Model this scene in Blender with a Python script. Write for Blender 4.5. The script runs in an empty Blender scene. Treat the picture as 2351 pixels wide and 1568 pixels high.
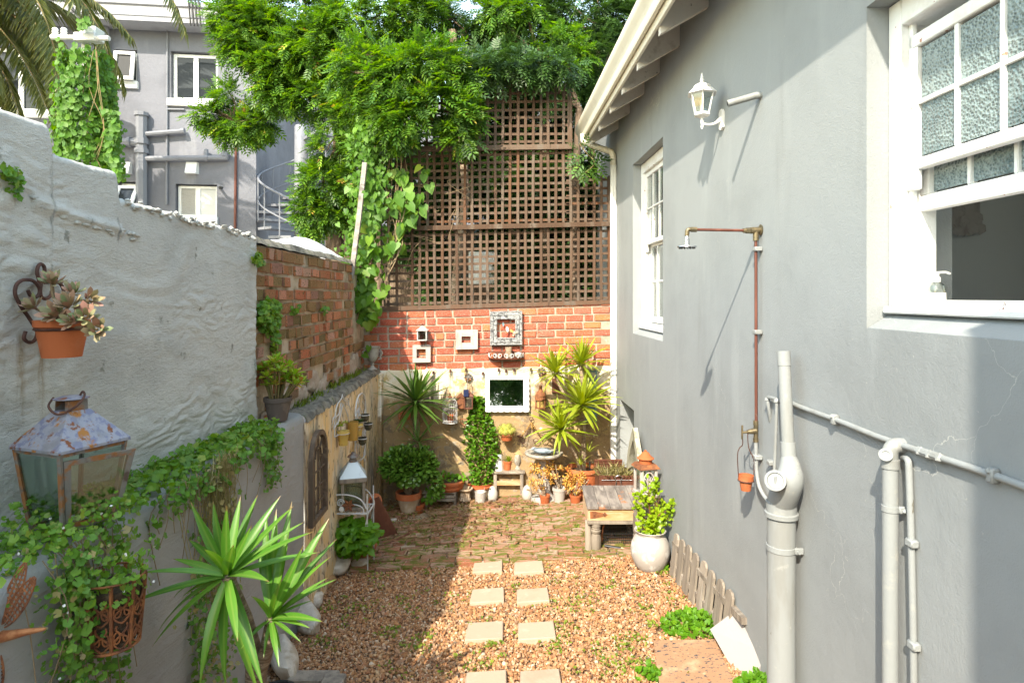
import bpy, bmesh, math, random
import numpy as np
from mathutils import Vector, Matrix, noise
random.seed(7); RNG = np.random.default_rng(11)
S = bpy.context.scene
COL = S.collection
# ---------------------------------------------------------------- camera, sky, sun, exposure
CAM_H = 2.315
cam_d = bpy.data.cameras.new('camera'); cam = bpy.data.objects.new('camera', cam_d); COL.objects.link(cam)
cam.location = (0, 0, CAM_H); cam.rotation_euler = (math.radians(90), 0, 0)
cam_d.sensor_width = 36; cam_d.lens = 1420 / 2351 * 36; cam_d.shift_y = -104 / 2351
cam_d.clip_start = .05; cam_d.clip_end = 600
S.camera = cam
world = bpy.data.worlds.new('World'); S.world = world; world.use_nodes = True
nt = world.node_tree; bg = nt.nodes['Background']
sky = nt.nodes.new('ShaderNodeTexSky'); sky.sky_type = 'NISHITA'; sky.sun_disc = False
SUN = Vector((.38, .878, -.854)).normalized()            # direction the light travels
sky.sun_elevation = math.asin(-SUN.z); sky.sun_rotation = math.atan2(-SUN.x, -SUN.y)
sky.altitude = 50; sky.air_density = 1.8; sky.dust_density = 1.0; sky.ozone_density = 1.0
nt.links.new(sky.outputs[0], bg.inputs[0]); bg.inputs[1].default_value = .15
sd = bpy.data.lights.new('sun', 'SUN'); so = bpy.data.objects.new('sun', sd); COL.objects.link(so)
sd.energy = 2.0; sd.angle = math.radians(.5); sd.color = (1, .965, .91)
so.rotation_euler = SUN.to_track_quat('-Z', 'Y').to_euler(); so.location = (-3, -6, 9)
S.view_settings.view_transform = 'Standard'; S.view_settings.look = 'None'
S.view_settings.exposure = 2.15; S.view_settings.use_white_balance = True; S.view_settings.white_balance_temperature = 7500; S.view_settings.white_balance_tint = 7; S.view_settings.gamma = 1; S.view_settings.use_curve_mapping = False
S.cycles.max_bounces = 6; S.cycles.transparent_max_bounces = 24; S.cycles.caustics_reflective = False; S.cycles.caustics_refractive = False
S.cycles.use_denoising = True

# ---------------------------------------------------------------- survey of the place: the planes measured from the photograph
F, CU, HV = 1420., 1175.5, 680.
def P(u, v, Y): return Vector(((u - CU) / F * Y, Y, CAM_H - (v - HV) / F * Y))
def RW(u, v, off=0.):                       # right-hand house wall; off > 0 goes into the wall
    return P(u, v, (1.4515 + off) / ((u - CU) / F + .0289))
def YW(u, v, off=0.): return P(u, v, (-1.366 + off) / ((u - CU) / F + .0289))    # ochre retaining wall
def GW(u, v, off=0.): return P(u, v, (-1.937 + off) / ((u - CU) / F - .065))     # rough grey wall
def BR(u, v, off=0.): return P(u, v, (-1.627 + off) / ((u - CU) / F + .018))     # brick garden wall
YB = 7.4
def BW(u, v, off=0.): return P(u, v, YB - off)
def FB(u, v, off=0.):                       # facade of the grey flats
    t = (u - CU) / F; return P(u, v, (14.64 - off) / (1 - .12 * t))
def zg(x, y): return .3774 - .074 * np.minimum(y, 5.5) - .02 * np.maximum(0, y - 5.5) + .065 * x
def G(u, v, up=0.):                         # point of the sloping yard ground
    t = (u - CU) / F; k = (v - HV) / F; Y = (CAM_H - .3774 - up) / (k - .074 + .065 * t)
    if Y > 5.5: Y = (CAM_H - .0804 - up) / (k - .02 + .065 * t)
    return P(u, v, Y)
def wallx(y, off=0.): return 1.4515 + off - .0289 * y
def W(d, o, z):                             # right wall frame: d = distance along, o = depth into the wall
    return Vector((1.4515 - .0289 * d + o, d + .0289 * o, z))
AL = math.atan(.12); FX = Vector((math.cos(AL), math.sin(AL), 0)); FY = Vector((-math.sin(AL), math.cos(AL), 0)); FO = Vector((0, 14.64, 0))
def FL(x, y, z): return FO + FX * x + FY * y + Vector((0, 0, z))
def fl(u, v):
    p = FB(u, v); return (p - FO).dot(FX), p.z

# ---------------------------------------------------------------- objects
def lin(c):
    return tuple(((x / 12.92) if x <= .04045 else ((x + .055) / 1.055) ** 2.4) for x in c)
def thing(name, label, cat, loc=(0, 0, 0), group=None, kind=None):
    o = bpy.data.objects.new(name, None); COL.objects.link(o); o.location = loc; o.empty_display_size = .1
    return tag(o, label, cat, group, kind)
def tag(o, label=None, cat=None, group=None, kind=None):
    if label: o['label'] = label
    if cat: o['category'] = cat
    if group: o['group'] = group
    if kind: o['kind'] = kind
    return o
def rootloc(o):
    while o.parent: o = o.parent
    return Vector(o.location)
class MB:
    def __init__(s, T=None): s.v = []; s.f = []; s.T = T
    def add(s, vs, fs):
        n = len(s.v); s.v.extend((s.T(*p) if s.T else p) for p in vs); s.f.extend(tuple(i + n for i in f) for f in fs); return s
    def box(s, a, b, top=1., c=0.):
        x0, y0, z0 = a; x1, y1, z1 = b; mx, my = (x0 + x1) / 2, (y0 + y1) / 2
        k = lambda x, m: m + (x - m) * top
        if c <= 0:
            vs = [(x0, y0, z0), (x1, y0, z0), (x1, y1, z0), (x0, y1, z0), (k(x0, mx), k(y0, my), z1), (k(x1, mx), k(y0, my), z1), (k(x1, mx), k(y1, my), z1), (k(x0, mx), k(y1, my), z1)]
            return s.add(vs, [(3, 2, 1, 0), (4, 5, 6, 7), (0, 1, 5, 4), (1, 2, 6, 5), (2, 3, 7, 6), (3, 0, 4, 7)])
        vs = []; X = (x0, x1); Y = (y0, y1); Z = (z0, z1)
        idx = {}
        for i in (0, 1):
            for j in (0, 1):
                for l in (0, 1):
                    sx, sy, sz = (c if i == 0 else -c), (c if j == 0 else -c), (c if l == 0 else -c)
                    for ax, d in enumerate(((0, sy, sz), (sx, 0, sz), (sx, sy, 0))):
                        idx[i, j, l, ax] = len(vs); vs.append((X[i] + d[0], Y[j] + d[1], Z[l] + d[2]))
        fs = []
        for i in (0, 1): fs.append([idx[i, 0, 0, 0], idx[i, 1, 0, 0], idx[i, 1, 1, 0], idx[i, 0, 1, 0]])
        for j in (0, 1): fs.append([idx[0, j, 0, 1], idx[1, j, 0, 1], idx[1, j, 1, 1], idx[0, j, 1, 1]])
        for l in (0, 1): fs.append([idx[0, 0, l, 2], idx[1, 0, l, 2], idx[1, 1, l, 2], idx[0, 1, l, 2]])
        for i in (0, 1):
            for j in (0, 1): fs.append([idx[i, j, 0, 0], idx[i, j, 1, 0], idx[i, j, 1, 1], idx[i, j, 0, 1]])
        for i in (0, 1):
            for l in (0, 1): fs.append([idx[i, 0, l, 0], idx[i, 1, l, 0], idx[i, 1, l, 2], idx[i, 0, l, 2]])
        for j in (0, 1):
            for l in (0, 1): fs.append([idx[0, j, l, 1], idx[1, j, l, 1], idx[1, j, l, 2], idx[0, j, l, 2]])
        for i in (0, 1):
            for j in (0, 1):
                for l in (0, 1): fs.append([idx[i, j, l, 0], idx[i, j, l, 1], idx[i, j, l, 2]])
        return s.add(vs, fs)
    def tube(s, pts, r, n=8, caps=True):
        P_ = [Vector(p) for p in pts]; m = len(P_); R = r if hasattr(r, '__len__') else [r] * m
        vs = []; fs = []; t0 = (P_[1] - P_[0]).normalized(); a = t0.orthogonal().normalized()
        for i in range(m):
            t = ((P_[min(i + 1, m - 1)] - P_[max(i - 1, 0)])); t = t.normalized() if t.length > 1e-9 else t0
            a = (a - t * a.dot(t)); a = a.normalized() if a.length > 1e-6 else t.orthogonal().normalized(); b = t.cross(a)
            for k in range(n):
                q = 2 * math.pi * k / n; vs.append(tuple(P_[i] + (a * math.cos(q) + b * math.sin(q)) * R[i]))
        for i in range(m - 1):
            for k in range(n): fs.append((i * n + k, i * n + (k + 1) % n, (i + 1) * n + (k + 1) % n, (i + 1) * n + k))
        if caps: fs.append(tuple(range(n - 1, -1, -1))); fs.append(tuple((m - 1) * n + k for k in range(n)))
        return s.add(vs, fs)
    def lathe(s, prof, c=(0, 0, 0), n=24, wob=0., axis=None, cap=True):
        vs = []; fs = []; c = Vector(c)
        if axis is not None:
            ax = Vector(axis).normalized(); e1 = ax.orthogonal().normalized(); e2 = ax.cross(e1)
        else: e1, e2, ax = Vector((1, 0, 0)), Vector((0, 1, 0)), Vector((0, 0, 1))
        for i, (r, z) in enumerate(prof):
            for k in range(n):
                q = 2 * math.pi * k / n; rr = r * (1 + wob * noise.noise(Vector((math.cos(q) * 1.3, math.sin(q) * 1.3, z * 4 + c.x)))) if wob else r
                vs.append(tuple(c + e1 * (rr * math.cos(q)) + e2 * (rr * math.sin(q)) + ax * z))
        m = len(prof)
        for i in range(m - 1):
            for k in range(n): fs.append((i * n + k, i * n + (k + 1) % n, (i + 1) * n + (k + 1) % n, (i + 1) * n + k))
        if cap:
            if prof[0][0] > 1e-4: fs.append(tuple(range(n - 1, -1, -1)))
            if prof[-1][0] > 1e-4: fs.append(tuple((m - 1) * n + k for k in range(n)))
        return s.add(vs, fs)
    def blob(s, c, r, sub=2, amp=.15, fr=1.5, seed=0, flat=None):
        bm = bmesh.new(); bmesh.ops.create_icosphere(bm, subdivisions=sub, radius=1)
        r = (r, r, r) if not hasattr(r, '__len__') else r
        vs = []
        for v in bm.verts:
            k = 1 + amp * noise.noise(v.co * fr + Vector((seed * 7.3, seed * 3.1, 1)))
            q = v.co * k
            if flat is not None: q.z = max(q.z, flat)
            vs.append((c[0] + q.x * r[0], c[1] + q.y * r[1], c[2] + q.z * r[2]))
        fs = [tuple(x.index for x in f.verts) for f in bm.faces]; bm.free()
        return s.add(vs, fs)
    def grid(s, fn, nu, nv, closed=False):
        vs = [tuple(fn(i / nu, j / nv)) for j in range(nv + 1) for i in range(nu + 1)]
        fs = [(j * (nu + 1) + i, j * (nu + 1) + i + 1, (j + 1) * (nu + 1) + i + 1, (j + 1) * (nu + 1) + i) for j in range(nv) for i in range(nu)]
        return s.add(vs, fs)
    def prism(s, outline, ext):
        """outline: list of 3-D points, ext: extrusion vector"""
        n = len(outline); e = Vector(ext); a = [Vector(p) for p in outline]
        return s.add([tuple(p) for p in a] + [tuple(p + e) for p in a], [tuple(range(n - 1, -1, -1)), tuple(range(n, 2 * n))] + [(i, (i + 1) % n, n + (i + 1) % n, n + i) for i in range(n)])
    def ring(s, outer, inner, ext):
        """frame between two outlines of equal length, extruded"""
        n = len(outer); e = Vector(ext); o = [Vector(p) for p in outer]; i_ = [Vector(p) for p in inner]
        vs = [tuple(p) for p in o + i_] + [tuple(p + e) for p in o + i_]; fs = []
        for k in range(n):
            l = (k + 1) % n
            fs += [(k, l, n + l, n + k), (2 * n + k, 3 * n + k, 3 * n + l, 2 * n + l), (k, 2 * n + k, 2 * n + l, l), (n + k, n + l, 3 * n + l, 3 * n + k)]
        return s.add(vs, fs)
    def panel(s, x0, x1, z0, z1, holes, y0, y1, fn):
        """wall slab with rectangular openings; fn(x, y, z) -> point"""
        xs = sorted({x0, x1, *[h[0] for h in holes], *[h[1] for h in holes]}); zs = sorted({z0, z1, *[h[2] for h in holes], *[h[3] for h in holes]})
        xs = [x for x in xs if x0 <= x <= x1]; zs = [z for z in zs if z0 <= z <= z1]
        def solid(i, j):
            if i < 0 or j < 0 or i >= len(xs) - 1 or j >= len(zs) - 1: return False
            mx, mz = (xs[i] + xs[i + 1]) / 2, (zs[j] + zs[j + 1]) / 2
            return not any(h[0] < mx < h[1] and h[2] < mz < h[3] for h in holes)
        for i in range(len(xs) - 1):
            for j in range(len(zs) - 1):
                if not solid(i, j): continue
                a, b, c, d = xs[i], xs[i + 1], zs[j], zs[j + 1]
                q = [[(a, y0, c), (b, y0, c), (b, y0, d), (a, y0, d)], [(a, y1, c), (a, y1, d), (b, y1, d), (b, y1, c)]]
                if not solid(i - 1, j): q.append([(a, y0, c), (a, y0, d), (a, y1, d), (a, y1, c)])
                if not solid(i + 1, j): q.append([(b, y0, c), (b, y1, c), (b, y1, d), (b, y0, d)])
                if not solid(i, j - 1): q.append([(a, y0, c), (a, y1, c), (b, y1, c), (b, y0, c)])
                if not solid(i, j + 1): q.append([(a, y0, d), (b, y0, d), (b, y1, d), (a, y1, d)])
                for f in q: s.add([tuple(fn(*p)) for p in f], [(0, 1, 2, 3)])
        return s
    def mesh(s, name, m, off=(0, 0, 0), sharp=38):
        me = bpy.data.meshes.new(name); o = Vector(off)
        me.from_pydata([(p[0] - o[0], p[1] - o[1], p[2] - o[2]) for p in s.v], [], s.f)
        me.validate(); fin(me, m, sharp); return me
    def build(s, name, m, parent=None, sharp=38, weld=False, kind=None, label=None):
        off = rootloc(parent) if parent else Vector((0, 0, 0))
        me = s.mesh(name, m, off, sharp)
        if weld or True:
            bm = bmesh.new(); bm.from_mesh(me); bmesh.ops.remove_doubles(bm, verts=bm.verts, dist=1e-5); bmesh.ops.recalc_face_normals(bm, faces=bm.faces); bm.to_mesh(me); bm.free()
            fin(me, m, sharp)
        return put(name, me, parent, kind, label)
def fin(me, m, sharp=38):
    if m is not None and not me.materials: me.materials.append(m)
    if sharp:
        me.polygons.foreach_set('use_smooth', [True] * len(me.polygons)); me.set_sharp_from_angle(angle=math.radians(sharp))
    me.update()
def put(name, me, parent=None, kind=None, label=None, mw=None):
    o = bpy.data.objects.new(name, me); COL.objects.link(o)
    if parent: o.parent = parent
    if mw is not None: o.matrix_local = mw
    if kind: o['kind'] = kind
    if label: o['label'] = label
    return o
def single(name, mb, m, label, cat, group=None, loc=None, sharp=38, kind=None):
    """a thing that is one mesh, its origin at its base"""
    a = np.array([tuple(p) for p in mb.v]); c = Vector((*((a.min(0) + a.max(0)) / 2)[:2], a[:, 2].min())) if loc is None else Vector(loc)
    me = mb.mesh(name, m, c, sharp)
    bm = bmesh.new(); bm.from_mesh(me); bmesh.ops.remove_doubles(bm, verts=bm.verts, dist=1e-5); bmesh.ops.recalc_face_normals(bm, faces=bm.faces); bm.to_mesh(me); bm.free(); fin(me, m, sharp)
    o = put(name, me); o.location = c; return tag(o, label, cat, group, kind)
def struct(name, mb, m, sharp=38): o = mb.build(name, m, None, sharp); o['kind'] = 'structure'; return o
def copy_tree(o, parent=None):
    c = o.copy(); COL.objects.link(c)
    if parent: c.parent = parent
    for ch in list(o.children): copy_tree(ch, c)
    return c

# ---------------------------------------------------------------- materials
def _n(t, k, **kw):
    n = t.nodes.new(k)
    for a, b in kw.items(): setattr(n, a, b)
    return n
def coords(t, stretch=None):
    tc = _n(t, 'ShaderNodeTexCoord'); oi = _n(t, 'ShaderNodeObjectInfo')
    m = _n(t, 'ShaderNodeVectorMath', operation='MULTIPLY_ADD')
    cb = _n(t, 'ShaderNodeCombineXYZ')
    for i in range(3): t.links.new(oi.outputs['Random'], cb.inputs[i])
    t.links.new(cb.outputs[0], m.inputs[0]); m.inputs[1].default_value = (37, 53, 71); t.links.new(tc.outputs['Object'], m.inputs[2])
    return m.outputs[0], oi, tc
def noise_at(t, vec, scale, stretch=None, detail=6, rough=.6, dist=0.):
    if stretch:
        m = _n(t, 'ShaderNodeVectorMath', operation='MULTIPLY'); t.links.new(vec, m.inputs[0]); m.inputs[1].default_value = stretch; vec = m.outputs[0]
    nz = _n(t, 'ShaderNodeTexNoise'); nz.inputs['Scale'].default_value = scale; nz.inputs['Detail'].default_value = detail; nz.inputs['Roughness'].default_value = rough
    nz.inputs['Distortion'].default_value = dist; t.links.new(vec, nz.inputs['Vector']); return nz.outputs['Fac']
def ramp(t, fac, lo, hi):
    m = _n(t, 'ShaderNodeMapRange'); m.interpolation_type = 'SMOOTHSTEP'; t.links.new(fac, m.inputs[0]); m.inputs[1].default_value = lo; m.inputs[2].default_value = hi; return m.outputs[0]
def mixc(t, fac, a, b):
    m = _n(t, 'ShaderNodeMix', data_type='RGBA')
    if isinstance(fac, (int, float)): m.inputs[0].default_value = fac
    else: t.links.new(fac, m.inputs[0])
    for s, x in ((6, a), (7, b)):
        if isinstance(x, tuple): m.inputs[s].default_value = (*x, 1)
        else: t.links.new(x, m.inputs[s])
    return m.outputs[2]
def mat(name, col, layers=(), rough=.8, bump=(), metal=0., rand=0., cols=None, extra=None, spec=.4, grad=None):
    """layers: (colour, scale, lo, hi, stretch) mixed over the base; bump: (scale, distance, stretch)"""
    m = bpy.data.materials.new(name); m.use_nodes = True; t = m.node_tree; b = t.nodes['Principled BSDF']
    vec, oi, tc = coords(t); c = col
    if cols:
        r = _n(t, 'ShaderNodeValToRGB'); r.color_ramp.interpolation = 'LINEAR'; e = r.color_ramp.elements
        while len(e) < len(cols): e.new(.5)
        for i, k in enumerate(cols): e[i].position = i / max(1, len(cols) - 1); e[i].color = (*k, 1)
        geo = _n(t, 'ShaderNodeNewGeometry'); ad = _n(t, 'ShaderNodeMath', operation='ADD'); fr = _n(t, 'ShaderNodeMath', operation='FRACT')
        t.links.new(oi.outputs['Random'], ad.inputs[0]); t.links.new(geo.outputs['Random Per Island'], ad.inputs[1]); t.links.new(ad.outputs[0], fr.inputs[0]); t.links.new(fr.outputs[0], r.inputs[0]); c = r.outputs[0]
    for L in layers:
        f = ramp(t, noise_at(t, vec, L[1], L[4] if len(L) > 4 else None, dist=L[5] if len(L) > 5 else 0), L[2], L[3]); c = mixc(t, f, c, L[0])
    if extra: c = extra(t, c, tc, vec)
    if rand:
        h = _n(t, 'ShaderNodeHueSaturation'); mr = _n(t, 'ShaderNodeMapRange'); t.links.new(oi.outputs['Random'], mr.inputs[0]); mr.inputs[3].default_value = 1 - rand; mr.inputs[4].default_value = 1 + rand
        t.links.new(mr.outputs[0], h.inputs['Value'])
        if isinstance(c, tuple): h.inputs['Color'].default_value = (*c, 1)
        else: t.links.new(c, h.inputs['Color'])
        c = h.outputs[0]
    if isinstance(c, tuple): b.inputs['Base Color'].default_value = (*c, 1)
    else: t.links.new(c, b.inputs['Base Color'])
    b.inputs['Roughness'].default_value = rough; b.inputs['Metallic'].default_value = metal; b.inputs['Specular IOR Level'].default_value = spec
    prev = None
    for B in bump:
        f = noise_at(t, vec, abs(B[0]), B[2] if len(B) > 2 else None, detail=5 if B[0] > 0 else 3, dist=B[3] if len(B) > 3 else 0)
        if B[0] < 0:                                     # ridged: sharp creases like trowel edges
            q = _n(t, 'ShaderNodeMath', operation='SUBTRACT'); t.links.new(f, q.inputs[0]); q.inputs[1].default_value = .5; f = _n(t, 'ShaderNodeMath', operation='ABSOLUTE'); t.links.new(q.outputs[0], f.inputs[0]); f = f.outputs[0]
        n = _n(t, 'ShaderNodeBump'); n.inputs['Strength'].default_value = 1; n.inputs['Distance'].default_value = B[1]; t.links.new(f, n.inputs['Height'])
        if prev: t.links.new(prev, n.inputs['Normal'])
        prev = n.outputs[0]
    if prev: t.links.new(prev, b.inputs['Normal'])
    return m
def leafmat(name, cols, transl=.35, rough=.45, tcol=None, spec=.4, extra=None):
    m = mat(name, cols[0], cols=cols, rough=rough, spec=spec, extra=extra); t = m.node_tree; b = t.nodes['Principled BSDF']; out = t.nodes['Material Output']
    tr = _n(t, 'ShaderNodeBsdfTranslucent'); src = b.inputs['Base Color'].links[0].from_socket
    h = _n(t, 'ShaderNodeHueSaturation'); h.inputs['Value'].default_value = 1.9; h.inputs['Saturation'].default_value = 1.1; h.inputs['Hue'].default_value = .485; t.links.new(src, h.inputs['Color']); t.links.new(h.outputs[0], tr.inputs[0])
    mx = _n(t, 'ShaderNodeMixShader'); mx.inputs[0].default_value = transl; t.links.new(b.outputs[0], mx.inputs[1]); t.links.new(tr.outputs[0], mx.inputs[2]); t.links.new(mx.outputs[0], out.inputs[0])
    return m
def glassmat(name, col=(.9, .95, .95), rough=.02, alpha=.8, bump=None):
    """thin pane: mostly clear, with a reflection"""
    m = bpy.data.materials.new(name); m.use_nodes = True; t = m.node_tree; t.nodes.remove(t.nodes['Principled BSDF']); out = t.nodes['Material Output']
    tr = _n(t, 'ShaderNodeBsdfTransparent'); tr.inputs[0].default_value = (*col, 1); gl = _n(t, 'ShaderNodeBsdfGlossy'); gl.inputs['Roughness'].default_value = rough
    fr = _n(t, 'ShaderNodeLayerWeight'); pw = _n(t, 'ShaderNodeMath', operation='POWER'); t.links.new(fr.outputs['Facing'], pw.inputs[0]); pw.inputs[1].default_value = 4.; ma = _n(t, 'ShaderNodeMath', operation='MULTIPLY_ADD'); t.links.new(pw.outputs[0], ma.inputs[0]); ma.inputs[1].default_value = .8; ma.inputs[2].default_value = 1.04 - alpha
    mx = _n(t, 'ShaderNodeMixShader'); t.links.new(ma.outputs[0], mx.inputs[0]); t.links.new(tr.outputs[0], mx.inputs[1]); t.links.new(gl.outputs[0], mx.inputs[2]); t.links.new(mx.outputs[0], out.inputs[0])
    if bump:
        vec, _, _ = coords(t); v = _n(t, 'ShaderNodeTexVoronoi'); v.inputs['Scale'].default_value = bump; t.links.new(vec, v.inputs['Vector']); bn = _n(t, 'ShaderNodeBump'); bn.inputs['Distance'].default_value = .004; t.links.new(v.outputs['Distance'], bn.inputs['Height']); t.links.new(bn.outputs[0], gl.inputs['Normal']); t.links.new(bn.outputs[0], fr.inputs[1])
    return m

# colours are base reflectances (linear)
M = {}
def cracks(t, c, tc, vec):
    # hairline cracks in the paint, only here and there
    nz = _n(t, 'ShaderNodeTexNoise'); nz.inputs['Scale'].default_value = 5; nz.inputs['Detail'].default_value = 6; t.links.new(vec, nz.inputs['Vector'])
    ad = _n(t, 'ShaderNodeVectorMath', operation='MULTIPLY_ADD'); t.links.new(nz.outputs['Color'], ad.inputs[0]); ad.inputs[1].default_value = (.35, .35, .35); t.links.new(vec, ad.inputs[2])
    v = _n(t, 'ShaderNodeTexVoronoi', feature='DISTANCE_TO_EDGE'); v.inputs['Scale'].default_value = 1.3; t.links.new(ad.outputs[0], v.inputs['Vector'])
    k = _n(t, 'ShaderNodeMath', operation='MULTIPLY'); t.links.new(ramp(t, v.outputs['Distance'], .0026, .0008), k.inputs[0]); t.links.new(ramp(t, noise_at(t, vec, 1.1, detail=2), .57, .68), k.inputs[1])
    return mixc(t, k.outputs[0], c, (.40, .40, .385))
M['wall_grey'] = mat('house_paint_grey', (.285, .302, .31), [((.245, .26, .266), 1.1, .42, .7), ((.318, .335, .342), 3.5, .52, .75, (1, 1, .2)), ((.23, .24, .238), 2.4, .58, .78, (1, 1, .12)), ((.36, .36, .345), 22, .7, .74)], rough=.75, bump=[(150, .0016), (40, .0008), (7, .003)], extra=cracks)
def streaks(t, c, tc, vec):
    # rust runs under the hanging pot bracket: bands along y on the wall, fading with height
    sp = _n(t, 'ShaderNodeSeparateXYZ'); t.links.new(tc.outputs['Object'], sp.inputs[0])
    for y0, w in ((-.155, .03), (-.055, .024)):
        a = _n(t, 'ShaderNodeMath', operation='SUBTRACT'); t.links.new(sp.outputs[1], a.inputs[0]); a.inputs[1].default_value = y0
        ab = _n(t, 'ShaderNodeMath', operation='ABSOLUTE'); t.links.new(a.outputs[0], ab.inputs[0])
        f1 = ramp(t, ab.outputs[0], w, w * .3); f2 = ramp(t, sp.outputs[2], .2, .6); f3 = ramp(t, sp.outputs[2], .73, .69)
        nz = ramp(t, noise_at(t, vec, 30, (1, 1, .08)), .35, .65)
        k = _n(t, 'ShaderNodeMath', operation='MULTIPLY'); t.links.new(f1, k.inputs[0]); t.links.new(f2, k.inputs[1])
        k2 = _n(t, 'ShaderNodeMath', operation='MULTIPLY'); t.links.new(k.outputs[0], k2.inputs[0]); t.links.new(f3, k2.inputs[1])
        k3 = _n(t, 'ShaderNodeMath', operation='MULTIPLY'); t.links.new(k2.outputs[0], k3.inputs[0]); t.links.new(nz, k3.inputs[1])
        k4 = _n(t, 'ShaderNodeMath', operation='MULTIPLY'); t.links.new(k3.outputs[0], k4.inputs[0]); k4.inputs[1].default_value = .75
        c = mixc(t, k4.outputs[0], c, (.24, .155, .06))
    return c
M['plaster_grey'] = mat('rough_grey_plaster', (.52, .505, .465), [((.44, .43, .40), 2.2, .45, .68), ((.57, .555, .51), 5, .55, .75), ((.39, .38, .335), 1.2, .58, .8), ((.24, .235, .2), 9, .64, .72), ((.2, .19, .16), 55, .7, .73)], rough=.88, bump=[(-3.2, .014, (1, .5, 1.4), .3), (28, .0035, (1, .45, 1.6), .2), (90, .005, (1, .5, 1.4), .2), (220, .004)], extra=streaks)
M['planter_grey'] = mat('planter_grey_paint', (.32, .322, .315), [((.265, .267, .262), 2, .45, .7), ((.32, .32, .315), 6, .58, .75)], rough=.82, bump=[(120, .002), (-9, .012, (1, .45, 1.4), .6), (22, .003, (1, .4, 1.4), .4)])
M['ledge_top'] = mat('ledge_cement', (.33, .325, .31), [((.2, .195, .18), 6, .45, .7), ((.1, .12, .05), 9, .6, .72)], rough=.9, bump=[(40, .008)])
M['ledge_old'] = mat('ledge_old_cement', (.25, .225, .18), [((.12, .11, .09), 12, .42, .6), ((.09, .12, .03), 9, .58, .7)], rough=.95, bump=[(30, .02, (1, 2.5, 1))])
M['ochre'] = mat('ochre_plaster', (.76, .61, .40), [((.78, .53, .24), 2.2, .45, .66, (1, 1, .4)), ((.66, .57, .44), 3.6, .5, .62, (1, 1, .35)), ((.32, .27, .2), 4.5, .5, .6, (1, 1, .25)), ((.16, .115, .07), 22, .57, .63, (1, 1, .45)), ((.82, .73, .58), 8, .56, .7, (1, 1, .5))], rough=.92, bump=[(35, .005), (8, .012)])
def lower_wall(t, c, tc, vec):
    sp = _n(t, 'ShaderNodeSeparateXYZ'); t.links.new(tc.outputs['Object'], sp.inputs[0])
    nz = noise_at(t, vec, 2.2, detail=8, rough=.7)
    # upper part keeps its limewash, the lower part has lost it down to brown render
    mu = _n(t, 'ShaderNodeMath', operation='MULTIPLY_ADD'); t.links.new(nz, mu.inputs[0]); mu.inputs[1].default_value = 1.5; 
    t.links.new(sp.outputs[2], mu.inputs[2])
    f = ramp(t, mu.outputs[0], 2.16, 1.96); c = mixc(t, f, c, (.36, .245, .13))
    f2 = ramp(t, noise_at(t, vec, 5, detail=8, rough=.7), .54, .6); c = mixc(t, f2, c, (.50, .36, .17))
    f3 = ramp(t, noise_at(t, vec, 3.4, detail=10, rough=.72), .52, .56); f3b = _n(t, 'ShaderNodeMath', operation='MULTIPLY'); t.links.new(f3, f3b.inputs[0]); t.links.new(f, f3b.inputs[1]); c = mixc(t, f3b.outputs[0], c, (.23, .165, .105)); f5 = ramp(t, noise_at(t, vec, 9, detail=8, rough=.75), .57, .62); f5b = _n(t, 'ShaderNodeMath', operation='MULTIPLY'); t.links.new(f5, f5b.inputs[0]); t.links.new(f, f5b.inputs[1]); c = mixc(t, f5b.outputs[0], c, (.34, .29, .225))
    f4 = ramp(t, noise_at(t, vec, 20, detail=6), .66, .7); c = mixc(t, f4, c, (.66, .6, .5))
    return c
M['cream'] = mat('cream_plaster', (.70, .60, .44), [((.78, .72, .62), 4, .5, .62)], rough=.92, bump=[(30, .006), (9, .014)], extra=lower_wall)
M['mortar'] = mat('lime_mortar', (.44, .355, .285), [((.34, .265, .2), 9, .42, .62), ((.52, .44, .37), 20, .55, .68), ((.22, .16, .12), 6, .6, .7)], rough=.95, bump=[(60, .006)])
M['mortar_old'] = mat('old_mortar', (.50, .40, .29), [((.33, .26, .18), 7, .45, .65), ((.11, .1, .04), 3, .55, .68)], rough=.95, bump=[(45, .012)])
M['brick_red'] = mat('red_brick', (.5, .1, .05), cols=[(.46, .085, .045), (.52, .11, .05), (.42, .085, .055), (.5, .17, .06), (.56, .13, .06), (.44, .075, .04), (.52, .12, .075), (.47, .10, .05)], layers=[((.6, .34, .26), 11, .52, .68), ((.3, .06, .04), 14, .58, .72), ((.62, .5, .42), 30, .62, .68), ((.2, .08, .06), 5, .62, .75)], rough=.85, bump=[(60, .004)])
M['brick_dark'] = mat('burnt_brick', (.16, .065, .06), layers=[((.09, .05, .055), 14, .4, .6)], rough=.8, bump=[(60, .004)])
M['brick_old'] = mat('weathered_brick', (.4, .15, .07), cols=[(.6, .16, .075), (.42, .2, .09), (.26, .17, .06), (.64, .25, .15), (.55, .2, .08), (.17, .13, .045), (.32, .14, .1), (.64, .34, .25), (.22, .16, .055), (.58, .17, .085)], layers=[((.12, .1, .028), 9, .56, .64, (1, 1, .6)), ((.56, .40, .29), 13, .6, .68)], rough=.9, bump=[(50, .010)])
M['brick_pave'] = mat('paving_brick', (.36, .15, .09), cols=[(.36, .12, .065), (.42, .2, .12), (.32, .12, .07), (.46, .31, .2), (.28, .10, .065), (.48, .32, .24), (.38, .15, .085)], layers=[((.5, .38, .28), 7, .56, .68), ((.14, .15, .02), 2.4, .47, .59), ((.1, .12, .02), 9, .57, .66), ((.45, .36, .26), 18, .64, .72)], rough=.92, bump=[(50, .007)])
M['soil'] = mat('dark_soil', (.07, .045, .028), [((.12, .08, .05), 30, .45, .65)], rough=.95, bump=[(60, .02)])
M['sand_bed'] = mat('gravel_bed', (.25, .155, .095), [((.14, .085, .055), 30, .45, .6)], rough=.95, bump=[(60, .012)])
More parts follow.
